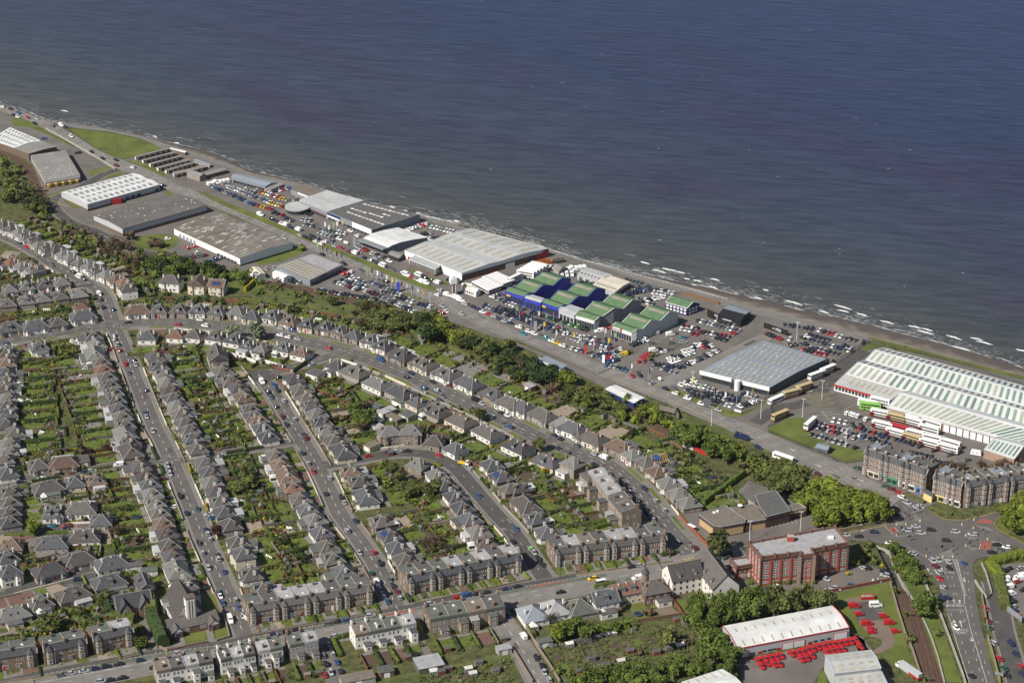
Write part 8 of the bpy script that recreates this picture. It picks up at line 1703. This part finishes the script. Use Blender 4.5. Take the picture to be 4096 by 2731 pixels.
for i,s in enumerate(('D 493,912','D 315,1080','D 712,1355','D 262,370','C 2283,1495','C 1830,1555','H 2180,1050','I 295,965','C 1655,1232','B 1600,1285')):
 p=pt(s);mb=MB();mb.cyl(0,0,0,10.6,.14,.1,8);t=thing('floodlight_mast','tall white floodlight mast, %s of ten around the yards from the depot roundabout'%ordi(i+1),'mast',p,0,'floodlight masts');ob('post',mb.mesh('post',frame_m),t);mb=MB();[mb.box(x-.25,x+.25,-.18,.18,10.7,10.9) for x in(-.7,.7)];mb.beam((-.8,0,10.7),(.8,0,10.7),.12);ob('lamp_head',mb.mesh('lamp_head',frame_m),t)
sig=mat('signal_head',(.02,.02,.02),.1,1,.5);amber=mat('amber_bollard',(.6,.4,.08),.1,1,.5)
for i,p in enumerate(sorted(Ps('I 1255,840 1290,860 1345,810 1405,830 1225,970 1220,975 1285,1055 1305,1050 1590,1150 1600,1145 1700,1140 1695,1190 1830,865 1890,850 1820,1075 1920,1085 1850,1115 1975,990 1150,1000 1450,1175 1985,1155 H 1640,1110 2000,1180'),key=lambda p:p.x/p.y)):
 t=thing('traffic_signal','black traffic signal post, %s from the left at the junction'%ordi(i+1),'traffic light',p,rnd.uniform(0,6),'traffic signals at the junction');mb=MB();mb.cyl(0,0,0,2.6,.08,.08,6);ob('post',mb.mesh('post',steel),t);mb=MB();mb.box(-.2,.2,-.2,.2,2.4,3.5,bottom=True);ob('signal_head',mb.mesh('signal_head',sig),t)
for i,p in enumerate(sorted(Ps('I 1178,905 1265,902 1395,872 1178,1003 1780,905 1890,860 1885,935 1815,1003 1815,1100 1452,1195 1603,1203 1695,1200 2015,1040 H 1665,1150 1990,1190'),key=lambda p:p.x/p.y)):
 t=thing('island_bollard','white and amber keep-left bollard, %s from the left at the junction'%ordi(i+1),'bollard',p,0,'island bollards at the junction');mb=MB();mb.box(-.25,.25,-.2,.2,0,.9);ob('base',mb.mesh('base',frame_m),t);mb=MB();mb.box(-.26,.26,-.21,.21,.9,1.2);ob('cap',mb.mesh('cap',amber),t)
isl=[]
for s in('I 1170,1005 1290,990 1335,985 1335,1000 1190,1015','I 1150,880 1230,870 1260,895 1200,915','I 1340,800 1420,860 1400,885 1330,850','I 1570,1170 1690,1120 1720,1200 1580,1200','I 1800,1005 1900,1020 1980,1035 1830,1035','I 1810,1090 1940,1120 1870,1140','I 1220,1080 1320,1120 1440,1180 1460,1200 1330,1140','I 1890,900 2010,920 2080,965 1960,940','K 1620,330 1670,375 1660,380 1610,340','K 1990,405 2060,390 2065,400 2000,415','M 2010,1290 2110,1270 2112,1280 2020,1302'):isl.append(Ps(s))
sheet('traffic_island',isl,pave,.3)
flagc=['lime','yellow','white','blue','white','maroon'];fl_=sorted(Ps('B 560,748 605,775 645,795 690,815 735,835 780,850 1020,975 1060,990 1110,1008 1150,1030 1195,1050 1245,1075 1285,1090 1330,1108 1380,1130 1430,1150 1480,1170 1530,1190 630,560 665,590 710,560 740,555 775,620 790,545 C 40,555 70,600 125,660 180,640 240,600 290,700 310,620 380,610 400,780 460,720 500,780 560,800 600,640 640,830 745,880 780,890 850,760 880,850 940,800 1075,1080 1090,1085 1250,1130 1270,1125 1655,1215 1725,1270 1855,1320 1950,1350 2060,1370 2150,1340 2200,1320'),key=lambda p:p.x/p.y)
for i,p in enumerate(fl_):
 c=flagc[(i*5)%6];t=thing('flagpole','%s banner on a white pole, %s from the left by the showrooms'%(c,ordi(i+1)),'flag',p,rnd.uniform(-.3,.6),'flagpoles by the showrooms');mb=MB();mb.cyl(0,0,0,6.5,.07,.05,6);ob('pole',mb.mesh('pole',frame_m),t)
 mb=MB();n=4;[mb.poly([(.06,.08*math.sin(k_*1.5),3.4+k_*.75),(.95,.12*math.cos(k_*2),3.4+k_*.75),(.95,.12*math.cos((k_+1)*2),4.15+k_*.75),(.06,.08*math.sin((k_+1)*1.5),4.15+k_*.75)]) for k_ in range(n)];ob('banner',mb.mesh('banner',CARM[c]),t)
def railing(s,lb,h=1.2,mt_=steel,gap=2.5,name='railing',cat='railing',mesh_fill=False,pts=None,top=True):
 c=resample(pts or Ps(s),gap);o=c[len(c)//2];t=thing(name,lb,cat,(o.x,o.y,0));mb=MB()
 for p in c:q=p-o;mb.box(q.x-.05,q.x+.05,q.y-.05,q.y+.05,0,h+.05)
 ob('post',mb.mesh('post',mt_),t);mb=MB()
 for a,b_ in zip(c,c[1:]):
  a,b_=a-o,b_-o
  for z in((h,h*.5) if not mesh_fill else(h,h*.15)):mb.beam((a.x,a.y,z),(b_.x,b_.y,z),.07)
  if mesh_fill:
   for k_ in range(8):q=a.lerp(b_,(k_+.5)/8);mb.box(q.x-.02,q.x+.02,q.y-.02,q.y+.02,.1,h)
 ob('rail',mb.mesh('rail',mt_),t)
railing(None,'white railing along the seaward edge of the promenade',1.2,frame_m,3,pts=[Vector((x,y-.6)) for x,y in zip(xs,po) if pt('B 1500,407').x<x<pt('C 2000,405').x])
railing('C 430,0 700,95 1000,190 1300,285 1500,345 1560,350','grey mesh fence between promenade and the showroom lots',2.2,woodg,3,'mesh_fence','fence',True)
railing('B 1505,420 1600,490 1860,560 2000,595','grey fence behind the dark-roofed showroom',2.2,woodg,3,'mesh_fence','fence',True)
railing('D 590,610 800,470 930,378 1300,475 1700,572 2351,782','dark steel fence round the bus depot by the promenade',2.4,dsteel,3,'steel_fence','fence',True)
railing('D 0,1170 120,1105 210,1065','dark railings on the brown paving lawn',1.6,dsteel,2.5,'steel_fence','fence',True);railing('D 0,1210 200,1290 400,1375 480,1410 600,1460 720,1500 870,1475','dark railings between the depot lawns and coast road',1.6,dsteel,2.5,'steel_fence','fence',True)
railing('C 2000,1450 2180,1390 2351,1300 D 60,1100','dark railings round the large grey showroom lawn',1.4,dsteel,2.5,'steel_fence','fence',True)
railing('C 0,755 500,970 760,1080','grey railings along the near edge of the coast road',1.2,woodg,3,'railing','fence',True);railing('C 1300,935 1490,850 1700,690','low dark kerb rail dividing the open car park',.8,dsteel,3)
for s,h,mt_,lb in(('A 420,270 560,345 780,470 900,540 1060,640',1.1,conc,'long pale wall between the coast road and the estate grass'),('J 1410,590 1480,740 1590,960 1680,1200 1790,1500 1830,1640',1.4,conc,'pale retaining wall along the falling road'),('J 1310,780 1340,830',1,conc,'short pale wall at the cutting mouth'),('J 1410,950 1500,1150 1560,1330 1620,1568',.8,conc,'narrow concrete edge beside the twin tracks'),('J 1120,650 1190,900 1260,1120 1330,1280 1400,1500',1.4,stone_w,'stone boundary wall left of the twin tracks'),('J 1900,640 2010,800 2050,760',1.4,conc,'concrete ramp wall beside the right hand footpath'),('J 1960,480 2000,560 2050,740',1.2,conc,'second ramp wall beside the right hand footpath'),
   ('J 1960,760 1985,900 2020,1080',1.6,stone_w,'stone wall on the left of the right lane'),('J 2015,1150 2060,1300 2130,1568',1.6,stone_w,'lower stone wall on the left of the right lane'),('I 650,960 900,905 1050,870 1130,820',1.3,stone_w,'stone wall under the trees at the wooded corner'),('K 0,880 110,1030 230,1240 340,1400 440,1568',1.6,stone_w,'stone wall along the right of the side street'),('K 0,1255 90,1400 190,1568',1.6,stone_w,'stone wall along the left of the side street'),
   ('K 1680,1080 1790,1260',1.6,conc,'pale wall at the right end of the allotments'),('F 0,170 250,245',1.8,white_w,'white curving wall below the avenue corner gardens'),('E 2085,905 2351,985',2.0,white_w,'white wall above the red sloping drive'),('H 1535,815 1640,930 1830,1130',1,brick_w,'low brick wall along the avenue pavement by the tan hall'),('K 1150,1010 1600,945',1.6,wood,'brown fence at the bottom of the villa gardens'),('K 1425,760 1560,940',1.8,woodr,'red-brown fence beside the white flats garden'),('J 555,740 1120,630',1.5,woodr,'red-brown fence below the mill car park'),('H 1570,175 1665,215 1670,205',1.6,white_w,'white garden wall by the railway belt'),('H 1675,215 1790,265',1.8,door_r,'bright red garden fence by the railway belt'),('C 1550,345 1900,445',1.8,wood,'brown timber fence along the promenade lots'),('M 1540,1280 1440,1235',1.2,stone_w,'stone gate wall at the villa drive'),('M 1550,1275 1710,1235 1910,1195',1.0,redstone,'red stone wall before the church lawn'),('M 1965,750 2040,900 2110,1150 1990,1185',1.2,stone_w,'stone wall along the church side lawn'),('C 1485,1405 1530,1500',2.5,woodg,'weathered timber screen behind the billboards')):
 P_=[v2(p) for p in Ps(s)]
 if len(P_)==2:wall_thing(P_[0],P_[1],mt_,h,lb,'boundary_wall' if 'fence' not in lb and 'screen' not in lb else 'boundary_fence','wall' if 'fence' not in lb and 'screen' not in lb else 'fence',None,.45)
 else:
  o=P_[len(P_)//2];mb=MB();c=resample(P_,5) if len(P_)>3 else P_
  L_=offset(c,.25);R_=offset(c,-.25)
  for i in range(len(c)-1):mb.prism([L_[i]-o,R_[i]-o,R_[i+1]-o,L_[i+1]-o],-3.0 if 'retaining' in lb else 0,h)
  tag(ob('boundary_wall',mb.mesh('boundary_wall',mt_),None,(o.x,o.y,0)),lb,'wall')
for s,w_,h,lb in(('C 1425,1450',9,4,'weathered slatted billboard beside the coast road trees'),('C 1792,1390',4,5,'dark advertising board on the showroom lawn'),('C 2072,1440',4,1.8,'low white sign board on the corner lawn'),('J 2120,1510',3.5,2.2,'grey road sign board at the bottom right'),('B 1305,1110',2.2,6,'blue totem sign before the used-car lot'),('C 675,900',1.6,5,'red totem sign beside the coast road flags'),('C 840,985',1.5,5,'white totem sign beside the coast road flags'),('C 215,690',2,6,'grey totem sign in the long car lot'),('B 825,680',3,2.4,'white notice board by the glass showroom'),('C 1355,1150',1.8,2.6,'white entrance sign at the access lane'),('B 905,690',2,5.5,'grey totem beside the glass-fronted showroom'),('B 565,545',2.4,5,'dark double sign board at the pale showroom drive'),('J 2260,980',10,4,'tall grey hoarding at the right edge')):
 p=pt(s);bm_m=dict(weathered=woodg,dark=dgrey_m,low=frame_m,blue=blue_m,red=door_r,white=frame_m).get(lb.split()[0],mgrey_m);t=thing('sign_board',lb,'sign',p,-.5 if 'hoarding' not in lb else-1.1);mb=MB();mb.box(-w_/2,w_/2,-.12,.12,h*.35 if h<5 else.3,h,bottom=True);ob('panel',mb.mesh('panel',bm_m),t);mb=MB();[mb.box(x-.08,x+.08,-.08,.08,0,h*.4) for x in(-w_*.35,w_*.35)];ob('post',mb.mesh('post',steel),t)
for s,lb,rz in(('H 1650,945','glass bus shelter with white roof opposite the tan hall',-.85),('K 815,660','glass bus shelter on the main road below the terrace',mainrz)):
 p=pt(s);t=thing('bus_shelter',lb,'bus shelter',p,rz);mb=MB();mb.box(-2.2,2.2,-.8,.8,2.3,2.45,bottom=True);ob('shelter_roof',mb.mesh('shelter_roof',frame_m),t);mb=MB();mb.box(-2.2,2.2,.72,.78,.3,2.3);ob('back_pane',mb.mesh('back_pane',sky_d),t);mb=MB();[mb.box(x-.05,x+.05,.68,.78,0,2.3) for x in(-2.1,0,2.1)];ob('post',mb.mesh('post',steel),t)
p=pt('I 505,222');t=thing('substation','small dark slatted substation hut on the depot lawn','hut',p,-.5);mb=MB();mb.box(-3.2,3.2,-2.6,2.6,0,2.6);ob('wall',mb.mesh('wall',dgrey_m),t);mb=MB();mb.frus(-3.5,3.5,-2.9,2.9,2.6,-3.2,3.2,-.2,.2,3.4,0,0);ob('roof',mb.mesh('roof',roof_bg),t)
tr=['H 1840,463','H 1928,553','K 1155,943','G 1255,835','E 1655,905','E 700,935','L 1455,1315']
for s,lb in zip(tr,('blue-rimmed trampoline on the lawn near the long hedge','black trampoline beside the long hedge','blue trampoline on the large villa lawn','blue trampoline in a church street back garden','blue trampoline behind the upper church street houses','dark trampoline left of upper church street','black trampoline behind the white block')):
 p=pt(s);t=thing('trampoline',lb,'trampoline',p);mb=MB();mb.cyl(0,0,.75,.85,2.0,2.0,18);ob('rim',mb.mesh('rim',CARM['blue'] if 'blue' in lb else CARM['black']),t);mb=MB();mb.cyl(0,0,.86,.88,1.55,1.55,18);ob('mat',mb.mesh('mat',rubber),t);mb=MB();[mb.beam((1.8*math.cos(a),1.8*math.sin(a),0),(1.8*math.cos(a),1.8*math.sin(a),.8),.08) for a in(.5,2.1,3.7,5.2)];ob('leg',mb.mesh('leg',steel),t)
R=random.Random(13);LN=[]
for h in R.sample(HOUSES,46):
 p=to_w(h['x'],h['y'],h['rz'],R.uniform(-2,2),h['d']/2+R.uniform(6,10));c=R.choice(['white','white','blue','red','white'])
 t=thing('washing_line','washing on a line, '+h['ref'],'laundry',(p.x,p.y,0),R.uniform(0,3),'washing lines in back gardens');mb=MB();mb.cyl(-2.6,0,0,2,.05,.05,5);mb.cyl(2.6,0,0,2,.05,.05,5);mb.beam((-2.6,0,1.95),(2.6,0,1.9),.03);ob('line',mb.mesh('line',steel),t)
 for k_ in range(R.randrange(2,5)):x=-2.1+k_*1.1;mb=MB();hh_=R.uniform(.6,1.3);mb.poly([(x,0,1.9),(x+.8,0,1.9),(x+.75,.25,1.9-hh_),(x+.05,.2,1.9-hh_)]);ob('cloth',mb.mesh('cloth',CARM[c] if k_==0 else frame_m),t)
for h in R.sample(HOUSES,60):
 p=to_w(h['x'],h['y'],h['rz'],R.uniform(-3,3),h['d']/2+R.uniform(5,8));t=thing('garden_furniture','%s garden table, '%R.choice(['white','brown'])+h['ref'],'garden table',(p.x,p.y,0),0,'garden tables');m_=frame_m if 'white' in t['label'] else wood
 mb=MB();mb.cyl(0,0,.68,.74,.6,.6,10);mb.cyl(0,0,0,.68,.06,.06,5);ob('table',mb.mesh('table',m_),t)
 for a in(0,2.1,4.2):mb=MB();mb.box(-.25,.25,-.25,.25,.35,.45);mb.box(-.25,.25,.2,.27,.45,.9);ob('chair',mb.mesh('chair',m_),t,(1.1*math.cos(a),1.1*math.sin(a),0),a-math.pi/2)
bd=[];pa=[];R=random.Random(8)
al=[v2(p) for p in Ps('K 290,1260 620,1180 760,1160 1140,1080 1330,1100 1340,1260 1000,1380 680,1400 420,1480')]
al2=[v2(p) for p in Ps('L 1500,1500 2351,1350 2351,1560 1500,1568')]
u=Vector((math.cos(mainrz),math.sin(mainrz)));v=Vector((-u.y,u.x))
for pl in(al,al2):
 c=sum(pl,Vector((0,0)))/len(pl)
 for i in range(-14,14):
  for j in range(-8,8):
   p=c+u*i*5.2+v*(j*7.0);k_=.85;q=[p+u*-2.2*k_+v*-3*k_,p+u*2.2*k_+v*-3*k_,p+u*2.2*k_+v*3*k_,p+u*-2.2*k_+v*3*k_]
   if all(inside(z,pl) for z in q) and R.random()<.8:(bd if R.random()<.72 else pa).append(q)
hutpos=[p for p in(al[0].lerp(al[3],R.random()).lerp(al[1].lerp(al[2],R.random()),R.random()) for _ in range(26))]
sheet('allotment_bed',bd[::2],MATS['dug_soil'],.055);sheet('allotment_bed',bd[1::2],mat('planted_soil',(.1,.085,.045),.5,1.2,.95,detail=8,world=True),.055);sheet('allotment_path',pa,grass,.055);sheet('allotment_path',[[p+(q[0]-q[3])*.02 for p in(q[0]+(q[0]-q[1])*.12,q[1]+(q[1]-q[0])*.12,q[1],q[0])] for q in bd[::3]],gravel,.07)
for i,s in enumerate(('K 525,1230','K 695,1190','K 1325,1300','K 1000,1385','K 860,1420','K 620,1475','K 1540,1240','K 1440,1265','K 1080,1290','K 1590,1020','K 730,1360','K 1515,1000','L 1950,1455','L 2045,1395','L 1765,1450','L 1990,1500','L 2200,1470','L 1700,1480','L 1630,1480')+tuple(hutpos)):
 p=pt(s) if isinstance(s,str) else Vector((*s,0));gl=i%3==0;mt_=[sky_d,woodg,woodr][i%3];t=thing('greenhouse' if gl else 'allotment_hut','%s %s, %s from the left on the allotments'%(['glazed','grey','reddish'][i%3],'greenhouse' if gl else 'hut','number'),'greenhouse' if gl else 'hut',p,mainrz,'allotment huts');HUT=globals().setdefault('HUT',[]);HUT.append((p.x/p.y,t))
 if not isinstance(s,str):t.scale=(.62,.62,.7)
 mb=MB();mb.box(-1.6,1.6,-1.2,1.2,0,1.8);ob('wall',mb.mesh('wall',mt_),t);mb=MB();mb.frus(-1.7,1.7,-1.3,1.3,1.8,-1.7,1.7,-.05,.05,2.6,0,0);ob('roof',mb.mesh('roof',sky_w if gl else felt_d),t)
 if gl:mb=MB();[mb.beam((x,-1.25,0),(x,-1.25,1.8),.08) for x in(-1.6,-.8,0,.8,1.6)];[mb.beam((x,-1.3,1.8),(x,0,2.65),.08) for x in(-1.6,-.8,0,.8,1.6)];ob('frame',mb.mesh('frame',frame_m),t)
for i,(_,t) in enumerate(sorted(HUT,key=lambda a:a[0])):t['label']=t['label'].replace('number',ordi(i+1))
p=Ps('K 590,1215 750,1185 830,1340 680,1390');c=sum(p,Vector())/4;t=thing('fruit_cage','long netted fruit cage frame on the allotments','fruit cage',c);q=[z-c for z in p];mb=MB()
for i in range(7):
 a=q[0].lerp(q[3],i/6);b_=q[1].lerp(q[2],i/6);mb.beam((a.x,a.y,0),(a.x,a.y,2),.1);mb.beam((b_.x,b_.y,0),(b_.x,b_.y,2),.1);mb.beam((a.x,a.y,2),(b_.x,b_.y,2),.1)
for f in(0,.33,.66,1):a=q[0].lerp(q[1],f);b_=q[3].lerp(q[2],f);mb.beam((a.x,a.y,2),(b_.x,b_.y,2),.1)
ob('frame',mb.mesh('frame',woodg),t)
p=pt('H 1345,300',2.5);t=thing('roof_scaffold','open new timber roof frame with scaffold poles beside the avenue','scaffold',(p.x,p.y,0),.35);mb=MB();newt=mat('fresh_timber',(.5,.3,.1),.15,2)
for i in range(8):mb.beam((-4+i*1.1,-4,3),(-4+i*1.1,0,5.6),.18);mb.beam((-4+i*1.1,4,3),(-4+i*1.1,0,5.6),.18)
mb.beam((-4.2,0,5.65),(4,0,5.65),.2);mb.beam((-4,-4,3),(4,-4,3),.2);mb.beam((-4,4,3),(4,4,3),.2);ob('rafter',mb.mesh('rafter',newt),t);mb=MB()
for x in(-5,-2.5,0,2.5,5):
 for y in(-5,5):mb.cyl(x,y,0,5,.06,.06,5)
for z in(2.5,4.5):[mb.beam((-5,y,z),(5,y,z),.07) for y in(-5,5)];[mb.beam((x,-5,z),(x,5,z),.07) for x in(-5,5)]
ob('scaffold_pole',mb.mesh('scaffold_pole',steel),t);mb=MB();mb.frus(-3.6,0,-3,-.2,4.2,-3.4,-.4,-.6,-.2,5.8,0,0);ob('blue_sheet',mb.mesh('blue_sheet',CARM['blue']),t)
skin=mat('skin',(.4,.25,.18),.05,2);PM={}
def person(s,top,leg,lb,rz):
 p=pt(s);t=thing('person',lb,'person',p,rz);mb=MB()
 for s_ in(-1,1):mb.frus(s_*.1-.08,s_*.1+.08,-.1+s_*.08,.1+s_*.08,0,s_*.09-.09,s_*.09+.09,-.1,.1,.85,1)
 mb.frus(-.19,.19,-.11,.11,.85,-.23,.23,-.12,.12,1.4,0,0)
 for s_ in(-1,1):mb.beam((s_*.27,0,1.36),(s_*.31,s_*.1,.8),.1)
 ob('clothed_body',mb.mesh('clothed_body',[CARM[top],CARM[leg]]),t);mb=MB();mb.cyl(0,0,1.4,1.5,.06,.06,6);mb.cyl(0,0,1.5,1.62,.09,.115,8);mb.cyl(0,0,1.62,1.76,.115,.06,8);ob('head',mb.mesh('head',skin),t)
for s,a,b_,lb,rz in(('I 853,918','white','red','person in a white top walking under the wooded corner wall',.3),('I 1158,885','navy','navy','person in navy standing at the left crossing island',.2),('I 1295,858','red','black','person in a red jacket waiting by the crossing',1),('I 602,308','black','grey','person in black at the bus stop beside the depot railings',.5),('I 628,320','grey','black','person in grey beside another at the depot railings',.6),('I 912,468','black','navy','person in black on the tenement corner pavement',2),('I 2218,990','black','black','person in black on the right island pavement',1),('C 1025,140','black','black','person in dark clothes on the promenade above the workshops',.3),('D 1258,440','black','grey','person walking on the promenade behind the bus garage',.4)):person(s,a,b_,lb,rz)
hm=bpy.data.materials.new('sea_haze');hm.use_nodes=True;n=hm.node_tree;n.nodes.remove(n.nodes['Principled BSDF']);vo=n.nodes.new('ShaderNodeVolumePrincipled')
vo.inputs['Color'].default_value=(.82,.86,.95,1);vo.inputs['Density'].default_value=.000013;vo.inputs['Anisotropy'].default_value=.2;n.links.new(vo.outputs[0],n.nodes['Material Output'].inputs['Volume'])
mb=MB();mb.box(-20100,20100,-20100,20100,-7,540,bottom=True)
tag(ob('haze',mb.mesh('haze',hm)),kind='stuff')
